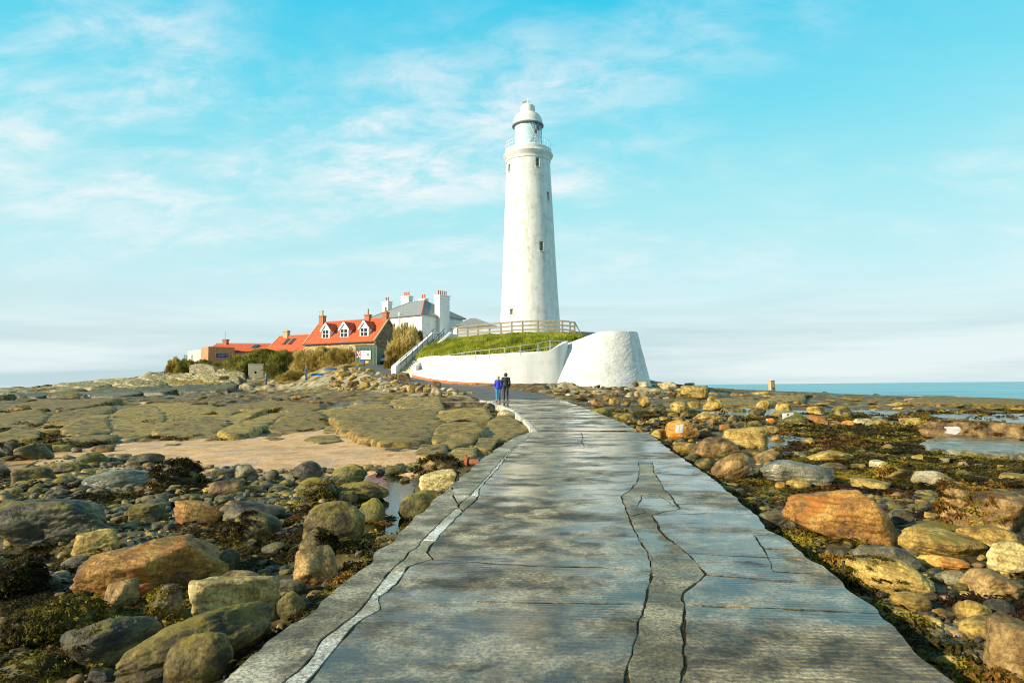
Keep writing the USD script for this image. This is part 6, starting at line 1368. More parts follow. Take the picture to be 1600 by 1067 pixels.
# filler boulders: each its own thing, named by what it lies beside
rf = random.Random(77)
def near_name(px, py):
    best = min(HERO, key=lambda q: math.hypot((q[0] - px) / (q[4] + 20), (q[1] - py) / (q[4] * .6 + 12)))
    dx, dy = px - best[0], py - best[1]
    rel = ('left of' if dx < 0 else 'right of') if abs(dx) > 1.6 * abs(dy) else ('beyond' if dy < 0 else 'in front of')
    return rel, best[2]
CN = {'orange_rock': 'orange', 'cream_rock': 'cream', 'yellow_rock': 'yellow', 'olive_rock': 'olive', 'grey_rock': 'grey', 'dark_rock': 'dark', 'mossy_rock': 'mossy', 'brown_rock': 'brown', 'pale_rock': 'pale'}
KN = {'boxy': 'blocky', 'angular': 'angular', 'round': 'rounded', 'slabby': 'flat'}
USED = {}
ORD = ['', 'second ', 'third ', 'fourth ', 'fifth ', 'sixth ', 'seventh ', 'eighth ', 'ninth ', 'tenth ', 'eleventh ', 'twelfth ']
FILL = []
def fill(poly, n, wmin, wmax, looks, where, asp=(.35, .7), clear=.55, tries=60, kinds=('round', 'angular', 'angular', 'slabby', 'boxy')):
    P = Polygon(poly); x0, y0, x1, y1 = P.bounds; k = 0
    for _ in range(n * tries):
        if k >= n: break
        x, y = rf.uniform(x0, x1), rf.uniform(y0, y1)
        if not P.contains(Point(x, y)): continue
        q = rf.random() ** 2.2; sc = np.clip((y - 606) / 260, .22, 1.15); w = (wmin + (wmax - wmin) * q) * sc; h = w * rf.uniform(*asp)
        if any(abs(x - a) < (w + b) * clear and abs((y - h / 2) - (c - d / 2)) < (h + d) * clear for a, c, b, d in PLACED): continue
        g = on_plane(x, y, -.3)
        if min(q.distance(Point(g[0], g[1])) for q, _ in POOLS) < .02 and rf.random() < .85: continue
        if NEAR_PLAN.distance(Point(g[0], g[1])) < w * g[1] / F * .55 + .02: continue
        lk = rf.choice(looks); kd = rf.choice(kinds)
        FILL.append((x, y, w, h, lk, kd, where)); PLACED.append((x, y, w, h)); k += 1
fill([(0, 735), (230, 770), (480, 755), (560, 760), (560, 850), (640, 860), (560, 900), (430, 985), (380, 1067), (0, 1067)], 120, 26, 90, ['olive_rock', 'olive_rock', 'grey_rock', 'dark_rock', 'dark_rock', 'brown_rock', 'mossy_rock', 'yellow_rock'], 'left')
fill([(0, 690), (100, 700), (230, 740), (430, 735), (430, 760), (0, 760)], 30, 40, 110, ['olive_rock', 'grey_rock', 'dark_rock', 'mossy_rock'], 'left')
fill([(560, 735), (690, 725), (740, 700), (720, 745), (640, 800), (635, 770), (600, 745)], 22, 26, 60, ['olive_rock', 'grey_rock', 'mossy_rock', 'brown_rock'], 'left')
fill([(900, 640), (960, 634), (1190, 640), (1330, 655), (1330, 672), (1190, 668), (1230, 700), (1180, 740), (1130, 760), (1030, 700), (960, 660)], 75, 70, 190, ['yellow_rock', 'brown_rock', 'yellow_rock', 'brown_rock', 'olive_rock', 'brown_rock', 'yellow_rock', 'orange_rock', 'olive_rock'], 'right', (.45, .75), .42, kinds=('boxy', 'angular', 'angular', 'round', 'slabby'))
fill([(1130, 770), (1240, 790), (1600, 770), (1600, 1067), (1500, 1067), (1330, 915), (1200, 800)], 70, 20, 75, ['grey_rock', 'olive_rock', 'yellow_rock', 'brown_rock', 'grey_rock', 'dark_rock'], 'right')
fill([(1200, 700), (1600, 690), (1600, 770), (1240, 770)], 26, 30, 80, ['yellow_rock', 'olive_rock', 'grey_rock', 'brown_rock'], 'right')
fill([(510, 600), (545, 577), (600, 588), (660, 602), (735, 615), (690, 622), (600, 612), (520, 609)], 70, 40, 110, ['pale_rock', 'yellow_rock', 'brown_rock'], 'bank', (.4, .7), .35, kinds=('boxy', 'angular', 'angular', 'slabby'))
fill([(850, 612), (900, 603), (1010, 602), (1080, 606), (1130, 616), (1060, 624), (960, 630), (905, 626)], 60, 50, 130, ['pale_rock', 'yellow_rock', 'olive_rock', 'brown_rock'], 'foot', (.28, .5), .38, kinds=('boxy', 'angular', 'slabby', 'slabby'))
fill([(1100, 612), (1600, 632), (1600, 645), (1300, 645), (1100, 640)], 34, 60, 170, ['olive_rock', 'brown_rock', 'yellow_rock'], 'far', (.14, .26), .5)
fill([(0, 625), (500, 618), (520, 640), (0, 650)], 30, 50, 170, ['olive_rock', 'brown_rock', 'dark_rock'], 'shelf', (.2, .4), .5)
from collections import defaultdict
_far = defaultdict(list)
HERO_W = {'bank': 'on the pale bank left of the road', 'foot': 'on the ledges at the foot of the bastion', 'far': 'on the far platform before the sea', 'shelf': 'on the far left rock shelf'}
WORDN = ['first', 'second', 'third', 'fourth', 'fifth', 'sixth', 'seventh', 'eighth', 'ninth', 'tenth', 'eleventh', 'twelfth', 'thirteenth', 'fourteenth', 'fifteenth', 'sixteenth', 'seventeenth', 'eighteenth', 'nineteenth', 'twentieth']
for q in FILL: _far[(q[6], q[4], q[5])].append(q[0])
for q in _far.values(): q.sort()
for i, (x, y, w, h, lk, kd, where) in enumerate(FILL):
    size = 'small' if w < 26 else 'medium' if w < 55 else 'large'
    if where in HERO_W:
        o = _far[(where, lk, kd)]; lab = f'{CN[lk]} {KN[kd]} rock {HERO_W[where]}' + (f', {WORDN[o.index(x)]} from the left' if len(o) > 1 else ''); grp = 'rocks ' + HERO_W[where]
    else:
        rel, nm = near_name(x, y); lab = f'{size} {CN[lk]} {KN[kd]} rock {rel} {nm}'; grp = 'stones among the boulders ' + ('on the left foreshore' if where == 'left' else 'right of the causeway')
        c = USED.get(lab, 0); USED[lab] = c + 1
        if c: lab = f'{ORD[min(c, 11)]}{lab}'
    rock(x, y, w, h, lk, kd, lab, 1000 + i, None, None, rf.uniform(-.15, .15), rf.uniform(.6, .9), grp, name='rock')
    PLACED.pop()

# bedrock slabs of the left shelf and the right platform
plat = thing('rock_platform', 'flat jointed bedrock slabs of the foreshore', None, kind='structure')
def bed_slab(pts, H, look, seed, nr=14, na=110, dip=(0, 0), edge=14.0, nm='rock_slab', parent=None):
    w = np.array([at(*p)[:2] for p in pts]); po = Polygon(w).buffer(0)
    if po.geom_type != 'Polygon': po = max(po.geoms, key=lambda g: g.area)
    c = np.array(po.representative_point().coords[0]) * .3 + np.array(po.centroid.coords[0]) * .7
    size = math.sqrt(po.area)
    ang = np.linspace(0, 2 * PI, na, endpoint=False); R = np.zeros(na)
    for i, a in enumerate(ang):
        l = LineString([c, c + np.array([math.cos(a), math.sin(a)]) * 40]).intersection(po.exterior)
        R[i] = Point(c).distance(l) if not l.is_empty else size * .4
        if l.geom_type == 'MultiPoint': R[i] = max(Point(c).distance(g) for g in l.geoms)
    R = gaussian_filter1d(R, .8, mode='wrap'); e = c + np.stack([np.cos(ang), np.sin(ang)], 1) * R[:, None]
    R *= 1.17 + .30 * (fbm(np.stack([e[:, 0] * 1.6, e[:, 1] * 1.6, 0 * R + seed], -1), 5, seed) - .5)
    rr = np.r_[np.linspace(.0, .9, nr - 3), .96, 1.0, 1.02]
    X = c[0] + np.cos(ang)[None] * R[None] * rr[:, None]; Y = c[1] + np.sin(ang)[None] * R[None] * rr[:, None]
    hgt = (1 - np.clip(rr, 0, 1)[:, None] ** edge) ** (1 / 2.2)
    z = base_z(X, Y) + H * hgt * (1 + .35 * (fbm(np.stack([X * .8, Y * .8, 0 * X + seed], -1), 4, 8) - .5)) + (fbm(np.stack([X * 2.2, Y * 2.2, 0 * X + seed], -1), 4, 9) - .5) * H * .5 * (hgt > 0) + ((X - c[0]) * dip[0] + (Y - c[1]) * dip[1]) * hgt
    z[-2] = base_z(X[-2], Y[-2]) - .12; z[-1] = base_z(X[-1], Y[-1]) - .5
    v = np.stack([X, Y, z], -1).reshape(-1, 3); f = []
    for i in range(len(rr) - 1):
        a_ = i * na + np.arange(na); b_ = i * na + (np.arange(na) + 1) % na
        f += [np.stack([a_, a_ + na, b_ + na], 1), np.stack([a_, b_ + na, b_], 1)]
    put(nm, trimesh.Trimesh(v, np.vstack(f), process=False), look, parent or plat, 40)
SL = [[(75, 659), (94, 651), (170, 643), (178, 647), (140, 656), (85, 662)], [(56, 678), (75, 667), (120, 662), (163, 652), (172, 658), (140, 668), (105, 676)], [(100, 676), (125, 665), (165, 662), (172, 678), (131, 685), (106, 683)],
      [(170, 659), (194, 648), (244, 644), (253, 656), (244, 678), (187, 682), (174, 676)], [(245, 646), (312, 642), (372, 648), (325, 660), (266, 666), (254, 661)], [(250, 668), (325, 662), (359, 668), (334, 684), (259, 684), (246, 678)],
      [(328, 661), (400, 647), (416, 647), (362, 666)], [(340, 679), (400, 660), (431, 650), (462, 647), (416, 670), (375, 687)], [(419, 670), (466, 650), (500, 653), (512, 664), (497, 671), (453, 676)],
      [(526, 663), (547, 652), (612, 647), (680, 650), (674, 664), (698, 669), (670, 680), (655, 697), (595, 697), (548, 681)], [(678, 663), (690, 651), (757, 646), (764, 658), (715, 670), (702, 667)], [(675, 691), (692, 674), (740, 672), (755, 682), (735, 697), (700, 704)],
      [(650, 712), (660, 701), (697, 702), (695, 711), (670, 717)], [(690, 721), (715, 706), (742, 707), (742, 718), (712, 728)], [(743, 701), (751, 690), (780, 691), (765, 709)], [(757, 682), (768, 662), (790, 655), (826, 672), (786, 689)],
      [(612, 638), (625, 631), (685, 630), (688, 641), (645, 645)], [(495, 661), (500, 649), (560, 640), (608, 640), (600, 647), (546, 651), (524, 662)], [(0, 670), (-20, 656), (60, 648), (74, 656), (50, 668)], [(-10, 646), (0, 638), (60, 632), (180, 633), (90, 645)],
      [(190, 645), (230, 636), (330, 636), (300, 642)], [(330, 640), (420, 634), (500, 640), (470, 646)], [(-20, 690), (20, 680), (60, 680), (45, 695), (0, 698)], [(478, 689), (490, 684), (522, 683), (530, 690), (500, 694)], [(413, 688), (425, 685), (443, 686), (430, 690)],
      [(60, 692), (110, 684), (180, 684), (160, 692), (90, 697)], [(505, 678), (512, 668), (540, 664), (545, 674)], [(640, 735), (660, 722), (690, 728), (668, 742)]]
SH = [.32, .30, .34, .30, .28, .28, .26, .32, .34, .42, .34, .34, .18, .20, .18, .18, .40, .30, .32, .35, .3, .35, .2, .08, .05, .15, .1, .12]
dr_ = random.Random(3)
for k, (q, H) in enumerate(zip(SL, SH)): bed_slab(q, H * .72, 'slab_rock' if k not in (16,) else 'yellow_rock', 50 + k, dip=(dr_.uniform(-.05, .05), dr_.uniform(.0, .05)), edge=dr_.choice((7.0, 12.0, 20.0)))
SR = [([(1447, 702), (1470, 691), (1520, 687), (1588, 698), (1581, 718), (1500, 714), (1460, 709)], .22, 'wet_slab_rock'), ([(1585, 719), (1592, 699), (1640, 702), (1640, 722)], .2, 'wet_slab_rock'),
      ([(1178, 703), (1196, 684), (1290, 680), (1305, 690), (1262, 708), (1215, 712)], .05, 'wet_slab_rock'), ([(1325, 629), (1335, 619), (1420, 617), (1430, 630), (1380, 633)], .42, 'yellow_rock'), ([(1264, 622), (1272, 614), (1330, 614), (1332, 622)], .3, 'olive_rock'),
      ([(1200, 630), (1215, 622), (1256, 623), (1252, 630)], .3, 'yellow_rock'), ([(1430, 632), (1450, 624), (1600, 629), (1600, 637), (1480, 636)], .35, 'slab_rock'), ([(1100, 634), (1130, 626), (1210, 630), (1190, 638)], .2, 'slab_rock'),
      ([(1290, 652), (1330, 643), (1400, 645), (1380, 655)], .10, 'wet_slab_rock'), ([(1400, 652), (1440, 642), (1520, 646), (1500, 656)], .10, 'wet_slab_rock'), ([(1515, 660), (1530, 648), (1620, 650), (1620, 664)], .10, 'wet_slab_rock'), ([(1120, 648), (1160, 640), (1280, 645), (1270, 652)], .12, 'wet_slab_rock')]
for k, (q, H, lk) in enumerate(SR): bed_slab(q, H, lk, 90 + k)

# western cliff: blocks of pale bedding cut by dark joints
clf = thing('cliff', 'pale jointed cliff of the low western headland', None, kind='structure')
rc_ = random.Random(8)
x = -60.0; k = 0
while x < 345:
    w_ = rc_.uniform(60, 120); t_ = np.clip(x / 330, 0, 1); top_ = 611 - 23 * t_ ** .9 + rc_.uniform(-2, 2); bot_ = 621 - 9 * t_ + rc_.uniform(-1.5, 1.5)
    j = lambda a=8: rc_.uniform(-a, a)
    for q in range(3):
        u0, u1 = q / 3, (q + 1) / 3; ya, yb = top_ + (bot_ - top_) * u0, top_ + (bot_ - top_) * u1; o = j(30)
        bed_slab([(x + o, (ya + yb) / 2 + j(1)), (x + w_ * .3 + o, ya + j(1)), (x + w_ * .75 + o, ya + j(1)), (x + w_ + o, (ya + yb) / 2 + j(1)), (x + w_ * .7 + o, yb + 1.5), (x + w_ * .25 + o, yb + 1.5)], (.75, .65, .45)[q] * (.75 + .5 * rc_.random()) * (.6 + .6 * t_), ('cliff_rock', 'cliff_rock', 'dark_rock')[q] if rc_.random() < .8 else 'olive_rock', 200 + k, na=90, nr=11, dip=(0, .01), nm='cliff_block', parent=clf); k += 1
    x += w_ * .6
# ------------------------------------------------------------------ scattered stuff
def instancer(path, protos, pos, idx, yaw, scale, label, kind='stuff', tilt=None):
    """protos: (mesh, look, smooth)"""
    pi = UsdGeom.PointInstancer.Define(stage, path_of(path)); P = str(pi.GetPath())
    for k, (m, lk, sm) in enumerate(protos):
        q = usdkit.mesh(stage, f'{P}/{["first", "second", "third", "fourth", "fifth", "sixth", "seventh", "eighth"][k]}_form', m, LOOK[lk], sm); pi.GetPrototypesRel().AddTarget(q.GetPath())
    pi.CreatePositionsAttr(Vt.Vec3fArray.FromNumpy(np.asarray(pos, np.float32))); pi.CreateProtoIndicesAttr(Vt.IntArray.FromNumpy(np.asarray(idx, np.int32)))
    h = np.asarray(yaw) / 2; tl = np.zeros_like(h) if tilt is None else np.asarray(tilt) / 2
    w, x, y, z = np.cos(h) * np.cos(tl), np.cos(h) * np.sin(tl), np.sin(h) * np.sin(tl), np.sin(h) * np.cos(tl)
    pi.CreateOrientationsAttr([Gf.Quath(float(a), float(b), float(c), float(d)) for a, b, c, d in zip(w, x, y, z)])
    s = np.asarray(scale, np.float32); s = np.repeat(s[:, None], 3, 1) if s.ndim == 1 else s
    pi.CreateScalesAttr(Vt.Vec3fArray.FromNumpy(s)); tag(pi.GetPrim(), label, None, None, kind); return pi
leaf_look('wrack', [(0.0, (0.016, 0.011, 0.002)), (0.35, (0.045, 0.033, 0.004)), (0.65, (0.095, 0.068, 0.007)), (0.88, (0.19, 0.14, 0.011)), (1.0, (0.32, 0.235, 0.018))], .6, .15, .15)
leaf_look('rust_wrack', [(0.0, (0.02, 0.008, 0.002)), (0.5, (0.10, 0.045, 0.006)), (0.85, (0.24, 0.11, 0.012)), (1.0, (0.33, 0.20, 0.02))], .6, .15, .15)
leaf_look('grass_blades', [(0.0, (0.17, 0.20, 0.012)), (0.5, (0.31, 0.345, 0.022)), (0.85, (0.47, 0.44, 0.05)), (1.0, (0.52, 0.43, 0.10))], .5, .35, .3)
leaf_look('scrub_brown', [(0.0, (0.20, 0.13, 0.03)), (0.5, (0.42, 0.31, 0.08)), (0.85, (0.58, 0.46, 0.15)), (1.0, (0.66, 0.54, 0.22))], .8, .5, .1)
leaf_look('scrub_green', [(0.0, (0.13, 0.125, 0.025)), (0.5, (0.30, 0.27, 0.055)), (0.85, (0.45, 0.40, 0.11)), (1.0, (0.54, 0.46, 0.17))], .8, .5, .1)
leaf_look('hedge_green', [(0.0, (0.015, 0.03, 0.008)), (0.6, (0.045, 0.07, 0.018)), (1.0, (0.09, 0.12, 0.03))], .6, .25, .3)
def wrack_clump(seed, n=90, rad=.20, ht=.05):
    r = np.random.default_rng(seed); m = MB()
    for _ in range(n):
        a = r.uniform(0, 2 * PI); d0 = r.uniform(0, rad * .7); L_ = r.uniform(.035, .085); w_ = r.uniform(.004, .010); p = np.array([math.cos(a) * d0, math.sin(a) * d0, r.uniform(.0, ht)])
        b = a + r.normal(0, .8); dr = np.array([math.cos(b), math.sin(b), r.uniform(.0, .9)]); sd = np.array([-math.sin(b), math.cos(b), r.normal(0, .4)]); pts = []
        for k in range(4):
            u = k / 3; q = p + dr * L_ * u - np.array([0, 0, 1.0]) * L_ * .75 * u * u; ww = w_ * (.6 + 1.2 * u) * (1 if k < 3 else .5); tw = np.array([0, 0, r.normal(0, .006)])
            pts += [q - sd * ww + tw, q + sd * ww - tw]
        m.add(np.array(pts), [(0, 1, 3, 2), (2, 3, 5, 4), (4, 5, 7, 6)])
    return m.mesh()
wr = [(wrack_clump(s), 'wrack', False) for s in (1, 2, 3)] + [(wrack_clump(4), 'rust_wrack', False)]
rs = np.random.default_rng(21)
def scatter_px(polys, n, dens_near=True):
    """points on the ground inside polygons traced on the photograph, even on the ground plan"""
    out = []
    for poly in polys:
        w = Polygon([at(*p)[:2] for p in poly]).buffer(0); x0, y0, x1, y1 = w.bounds; shapely.prepare(w)
        A_ = w.area; k = int(n * A_) if n < 400 else n
        k = min(k, 9000); p = np.stack([rs.uniform(x0, x1, k * 3), rs.uniform(y0, y1, k * 3)], 1); p = p[shapely.contains_xy(w, p[:, 0], p[:, 1])][:k]; out.append(p)
    return np.vstack(out)
def off_causeway(p, d=.12): return p[dist_to(ALL_CW, p[:, 0], p[:, 1]) > d]
wz = [list(z.exterior.coords)[:-1] for z in Z_WEEDR + Z_WEEDL]
p = scatter_px(wz[:4], 40); q = scatter_px(wz[4:7], 90); q2 = scatter_px(wz[7:], 6); p = np.vstack([p, q, q2])
# drifts of weed among the boulders, in patches
for poly, n_, th_ in (([(0, 760), (560, 760), (640, 860), (380, 1067), (0, 1067)], 120, .52), ([(1120, 745), (1600, 745), (1600, 1067), (1500, 1067), (1200, 800)], 90, .54), ([(0, 640), (760, 640), (740, 700), (500, 672), (0, 715)], 2.5, .60), ([(930, 640), (1600, 640), (1600, 700), (1060, 700)], 4, .56)):
    q = scatter_px([poly], n_); q = q[fbm(np.stack([q[:, 0] * .9, q[:, 1] * .9, 0 * q[:, 0] + 3], -1), 3, 12) > th_]; p = np.vstack([p, q])
for poly in ([(-700, 720), (0, 740), (0, 1067), (-700, 1067)], [(1600, 690), (2200, 700), (2200, 1067), (1600, 1067)]):
    q = scatter_px([poly], 40); q = q[fbm(np.stack([q[:, 0] * .9, q[:, 1] * .9, 0 * q[:, 0] + 3], -1), 3, 12) > .48]; p = np.vstack([p, q])
p = off_causeway(p, .10); tz_ = terrain(p[:, 0], p[:, 1])[0]; n_ = len(p); far = np.clip(np.hypot(p[:, 0], p[:, 1]) / 14, .8, 2.6)
rusty = (fbm(np.stack([p[:, 0] * .5, p[:, 1] * .5, 0 * p[:, 0] + 8], -1), 3, 14) > .6) & (rs.random(n_) < .7)
instancer('seaweed', wr, np.c_[p, tz_ + .02], np.where(rusty, 3, rs.integers(0, 3, n_)), rs.uniform(0, 6.28, n_), rs.uniform(.6, 1.3, n_)[:, None] * far[:, None] * np.array([[1, 1, .6]]), 'olive and dark brown seaweed strewn over the rocks', tilt=rs.normal(0, .2, n_))
# seaweed growing on particular boulders
def drape(px, by, n, zmin=-.2, side=0):
    v, tm = BODY[(px, by)]; c = v.mean(0); hgt = np.ptp(v[:, 2]); r = np.random.default_rng(int(px + by))
    ok = np.nonzero((tm.face_normals[:, 2] > zmin) & (tm.triangles_center[:, 2] > -.35 * hgt) & ((tm.triangles_center[:, 0] * side) >= 0))[0]
    k = r.choice(ok, n); return v[tm.faces[k]].mean(1) + [0, 0, -.01]
D_ = np.vstack([drape(274, 768, 90), drape(398, 852, 40, -.2, -1), drape(494, 884, 24, .1, 1), drape(20, 940, 420, -.5), drape(50, 1075, 120), drape(84, 1010, 480, -.5), drape(176, 1043, 40, -.5, -1), drape(259, 980, 40, -.3), drape(500, 798, 36), drape(684, 762, 50), drape(1390, 934, 26, -.6, -1), drape(16, 712, 20), drape(1545, 845, 70, -.3, -1), drape(1516, 694, 50, -.2), drape(1400, 758, 10)])
n_ = len(D_); instancer('seaweed', wr, D_, np.where((D_[:, 0] > 4) & (rs.random(n_) < .7), 3, rs.integers(0, 3, n_)), rs.uniform(0, 6.28, n_), rs.uniform(.35, .7, n_) * np.clip(D_[:, 1] / 9, .6, 1.5), 'bladderwrack hanging on the boulders', tilt=rs.normal(0, .5, n_))

# pebbles and cobbles
pb = [(trimesh.Trimesh(rock_shape(600 + k, 'round', 2, 1.0, 0) * [1, .8, .55], _ico[2].faces, process=False), lk, True) for k, lk in enumerate(['grey_rock', 'olive_rock', 'dark_rock', 'brown_rock', 'olive_rock', 'yellow_rock', 'dark_rock', 'dark_rock'])]
p = np.vstack([scatter_px([[(0, 760), (560, 755), (640, 860), (560, 900), (360, 1075), (0, 1075)]], 60), scatter_px([[(1130, 760), (1280, 780), (1600, 770), (1600, 1080), (1495, 1080), (1310, 905), (1200, 810)]], 80), scatter_px([[(60, 720), (430, 735), (690, 725), (670, 760), (430, 760), (0, 760)]], 20), scatter_px([[(960, 640), (1330, 650), (1330, 700), (1130, 760)]], 8)])
p = np.vstack([p, scatter_px([[(-700, 740), (0, 760), (0, 1075), (-700, 1075)]], 40), scatter_px([[(1600, 770), (2200, 770), (2200, 1080), (1600, 1080)]], 40)])
p = off_causeway(p, .05); p = p[np.min([dist_to(q_, p[:, 0], p[:, 1]) for q_, _ in POOLS], 0) > .04]; n_ = len(p); sc = .035 + .16 * rs.random(n_) ** 3.2; sc *= np.clip(np.hypot(p[:, 0], p[:, 1]) / 9, .8, 2.0)
tz_ = terrain(p[:, 0], p[:, 1])[0]
instancer('pebbles', pb, np.c_[p, tz_ + sc * .12], rs.integers(0, 8, n_), rs.uniform(0, 6.28, n_), sc, 'small pebbles and cobbles between the boulders', tilt=rs.normal(0, .2, n_))
pebR = scatter_px([[(1330, 900), (1500, 960), (1580, 1075), (1500, 1080), (1400, 985)]], 380); pebR = off_causeway(pebR, .03); n_ = len(pebR); sc = .02 + .06 * rs.random(n_) ** 2; tz_ = terrain(pebR[:, 0], pebR[:, 1])[0]
plain('blue_pebble', (0.09, 0.125, 0.14), .35, .4, 30)
instancer('pebbles', [(pb[0][0], 'blue_pebble', True), (pb[1][0], 'grey_rock', True), (pb[2][0], 'dark_rock', True)], np.c_[pebR, tz_ + sc * .15], rs.integers(0, 3, n_), rs.uniform(0, 6.28, n_), sc, 'blue grey wet pebbles along the right edge of the causeway', tilt=rs.normal(0, .3, n_))

# rubble and silt gathered along both edges of the slabs
el = []
for a, sg in ((extend(gl), -1), (extend(gr), 1)):
    l = LineString(a)
    for _ in range(1500):
        q_ = l.interpolate(rs.random() ** 1.3, normalized=True).coords[0]; el.append((q_[0] + sg * (.03 + .5 * rs.random() ** 1.6), q_[1]))
p = np.array(el); p = p[dist_to(NEAR_PLAN, p[:, 0], p[:, 1]) > .015]; n_ = len(p); sc = .03 + .13 * rs.random(n_) ** 2.5
instancer('pebbles', pb, np.c_[p, terrain(p[:, 0], p[:, 1])[0] + sc * .2], rs.integers(0, 8, n_), rs.uniform(0, 6.28, n_), sc, 'stones gathered along the edges of the causeway', tilt=rs.normal(0, .3, n_))
k_ = rs.random(n_) < .35
instancer('seaweed', wr, np.c_[p[k_], terrain(p[k_, 0], p[k_, 1])[0] + .03], rs.integers(0, 4, k_.sum()), rs.uniform(0, 6.28, k_.sum()), rs.uniform(.5, 1.1, k_.sum()), 'seaweed caught along the edges of the causeway')
# grass on the mound
def tuft(seed, n=34, ht=.55, sp=.22):
    r = np.random.default_rng(seed); m = MB()
    for _ in range(n):
        a = r.uniform(0, 2 * PI); p = np.array([r.normal(0, sp * .5), r.normal(0, sp * .5), -.03]); L_ = ht * r.uniform(.5, 1.1); ln = np.array([math.cos(a), math.sin(a), 0]) * r.uniform(.1, .5) * L_; sd = np.array([-math.sin(a), math.cos(a), 0]) * r.uniform(.010, .02)
        q1 = p + ln * .3 + [0, 0, L_ * .6]; q2 = p + ln + [0, 0, L_ * .95]
        m.add([p - sd, p + sd, q1 + sd * .8, q1 - sd * .8, q2], [(0, 1, 2), (0, 2, 3), (3, 2, 4)])
    return m.mesh()
tf_ = [(tuft(s), 'grass_blades', False) for s in (1, 2, 3)]
gp_ = G.reshape(-1, 3); ii = rs.integers(0, NB_ - 1, 11000); jj = rs.integers(0, NW - 1, 11000); u, v_ = rs.random(11000)[:, None], rs.random(11000)[:, None]
gp_ = (G[ii, jj] * (1 - u) + G[ii + 1, jj] * u) * (1 - v_) + (G[ii, jj + 1] * (1 - u) + G[ii + 1, jj + 1] * u) * v_
instancer('grass', tf_, gp_, rs.integers(0, 3, 11000), rs.uniform(0, 6.28, 11000), rs.uniform(.45, 1.2, 11000) * (.55 + 1.1 * fbm(gp_ * .35, 3, 5)) * np.clip(1.25 - jj / NW, .4, 1), 'long green grass growing on the mound below the fence')
# shrubs
def shrub_leaves(seed, n, look_len=.17, up=.12):
    r = np.random.default_rng(seed); d = r.normal(0, 1, (n, 3)); d[:, 2] = np.abs(d[:, 2]); d /= np.linalg.norm(d, axis=1)[:, None]
    lump = .66 + .95 * (fbm(d * 2.6 + seed, 4, seed) - .38); rad = lump * (1 - .55 * r.random(n) ** 2.6)
    c = d * rad[:, None]; dirv = d * .7 + r.normal(0, .45, (n, 3)) + [0, 0, up]; dirv /= np.linalg.norm(dirv, axis=1)[:, None]
    sd = np.cross(dirv, r.normal(0, 1, (n, 3))); sd /= np.linalg.norm(sd, axis=1)[:, None]; L_ = look_len * r.uniform(.5, 1.2, n)[:, None] * .5; W_ = L_ * .16
    v = np.stack([c - sd * W_, c + sd * W_, c + dirv * L_ + sd * W_ * .6, c + dirv * L_ - sd * W_ * .6, c + dirv * L_ * 1.7], 1).reshape(-1, 3); b = np.arange(n)[:, None] * 5
    return trimesh.Trimesh(v, np.vstack([b + [0, 1, 2], b + [0, 2, 3], b + [3, 2, 4]]), process=False)
plain('twig', (0.09, 0.06, 0.03), .9)
def shrub_proto(name, look, seed, loc, label, scale, rz=0, n=12000):
    t = thing(name, label, 'shrub', loc, rz, 'scrub bushes on the island slope', None, '/World', scale)
    put('foliage', shrub_leaves(seed, n), look, t)
    m = MB(); r = random.Random(seed)
    for k in range(9):
        a = r.uniform(0, 6.28); m.tube((0, 0, -.2), (math.cos(a) * .5 * r.random(), math.sin(a) * .5 * r.random(), .5 + .3 * r.random()), .05, .015, n=5)
    put('stems', m, 'twig', t)
    return t
def shrub_at(px, py_base, w, h, Y, label, proto=None, look='scrub_brown', seed=1, name='scrub_bush', rz=0):
    P = at_depth(px, py_base, Y); k = Y / F; sc = (w * k * .5 / .92, w * k * .40 / .92, h * k / .92)
    return shrub_proto(name, look, seed, P, label, sc, rz) if proto is None else copy_of(proto, P, rz, label, None, sc)
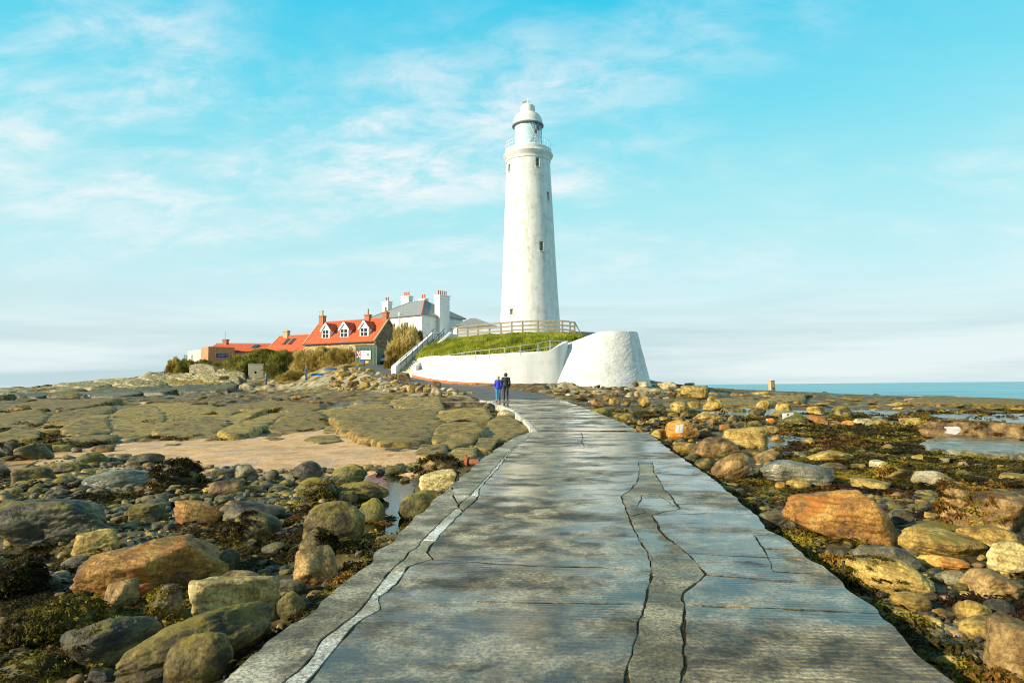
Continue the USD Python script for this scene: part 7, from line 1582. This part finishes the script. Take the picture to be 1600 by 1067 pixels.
sb = [(632, 577, 62, 70, 87, 'tall feathery brown shrub between the stone gable and the white stairway', 'scrub_brown', 1), (535, 580, 64, 36, 95, 'brown scrub bush just left of the green container', 'scrub_brown', 2), (480, 590, 66, 44, 97, 'olive brown scrub bush in front of the cottage, behind the grey haired person', 'scrub_brown', 3),
      (440, 594, 60, 46, 98, 'olive scrub bush right of the pale concrete block', 'scrub_green', 4), (372, 598, 70, 46, 101, 'broad green grey bush left of the pale concrete block', 'scrub_green', 5)]
pr = [shrub_at(px, b, w, h, Y, lab, None, lk, sd_) for px, b, w, h, Y, lab, lk, sd_ in sb]
more = [(650, 560, 36, 46, 88.5, 'right hand lobe of brown scrub leaning toward the white parapet', 0, 40), (612, 582, 34, 40, 86, 'low brown scrub at the foot of the gable beside the road', 0, 90), (508, 574, 56, 32, 97, 'brown scrub bush under the sandstone cottage wall', 1, 70), (560, 584, 30, 18, 91, 'small brown scrub bush at the left foot of the container', 1, 10), (545, 590, 44, 20, 90, 'low scrub clump on the bank right of the blue boats', 2, 30),
        (455, 580, 70, 34, 100, 'olive scrub bush beneath the low red roofed cottage', 2, 130), (420, 580, 56, 30, 102, 'olive bush directly behind the pale concrete block', 3, 160), (345, 594, 50, 30, 103, 'green grey bush below the timber clad wall', 4, 60), (390, 576, 60, 26, 104, 'green bush beneath the long red roofed range', 4, 200), 
        (460, 598, 60, 20, 94, 'low brown clump left of the blue boats', 2, 220), (320, 580, 40, 20, 108, 'green clump at the foot of the pink rendered wall', 4, 15), (292, 584, 44, 24, 110, 'yellow green bush on the knoll left of the clad building', 3, 75), (272, 584, 32, 26, 112, 'dark brown bush at the far left end of the knoll', 1, 140), (360, 604, 60, 18, 97, 'low green clump on the bank below the broad green grey bush', 4, 110), (500, 592, 50, 26, 95, 'brown scrub behind the bright blue boat', 1, 250),
        (412, 556, 48, 12, 106, 'dark hedge top before the low cottage', 3, 5)]
for px, b, w, h, Y, lab, k, rz in more: shrub_at(px, b, w, h, Y, lab, pr[k], rz=rz)
# drystone boundary wall on the knoll
bw = curve([at_depth(*q) for q in ((296, 571, 103), (312, 568, 101.5), (330, 572, 100), (338, 584, 99))], 40)
bm = wall_mesh(bw, bw[:, 2] - 4.2, .5); put('drystone_wall', bm, 'boundary_masonry', smooth=30, label='dark drystone wall below the timber clad building on the knoll', cat='wall')
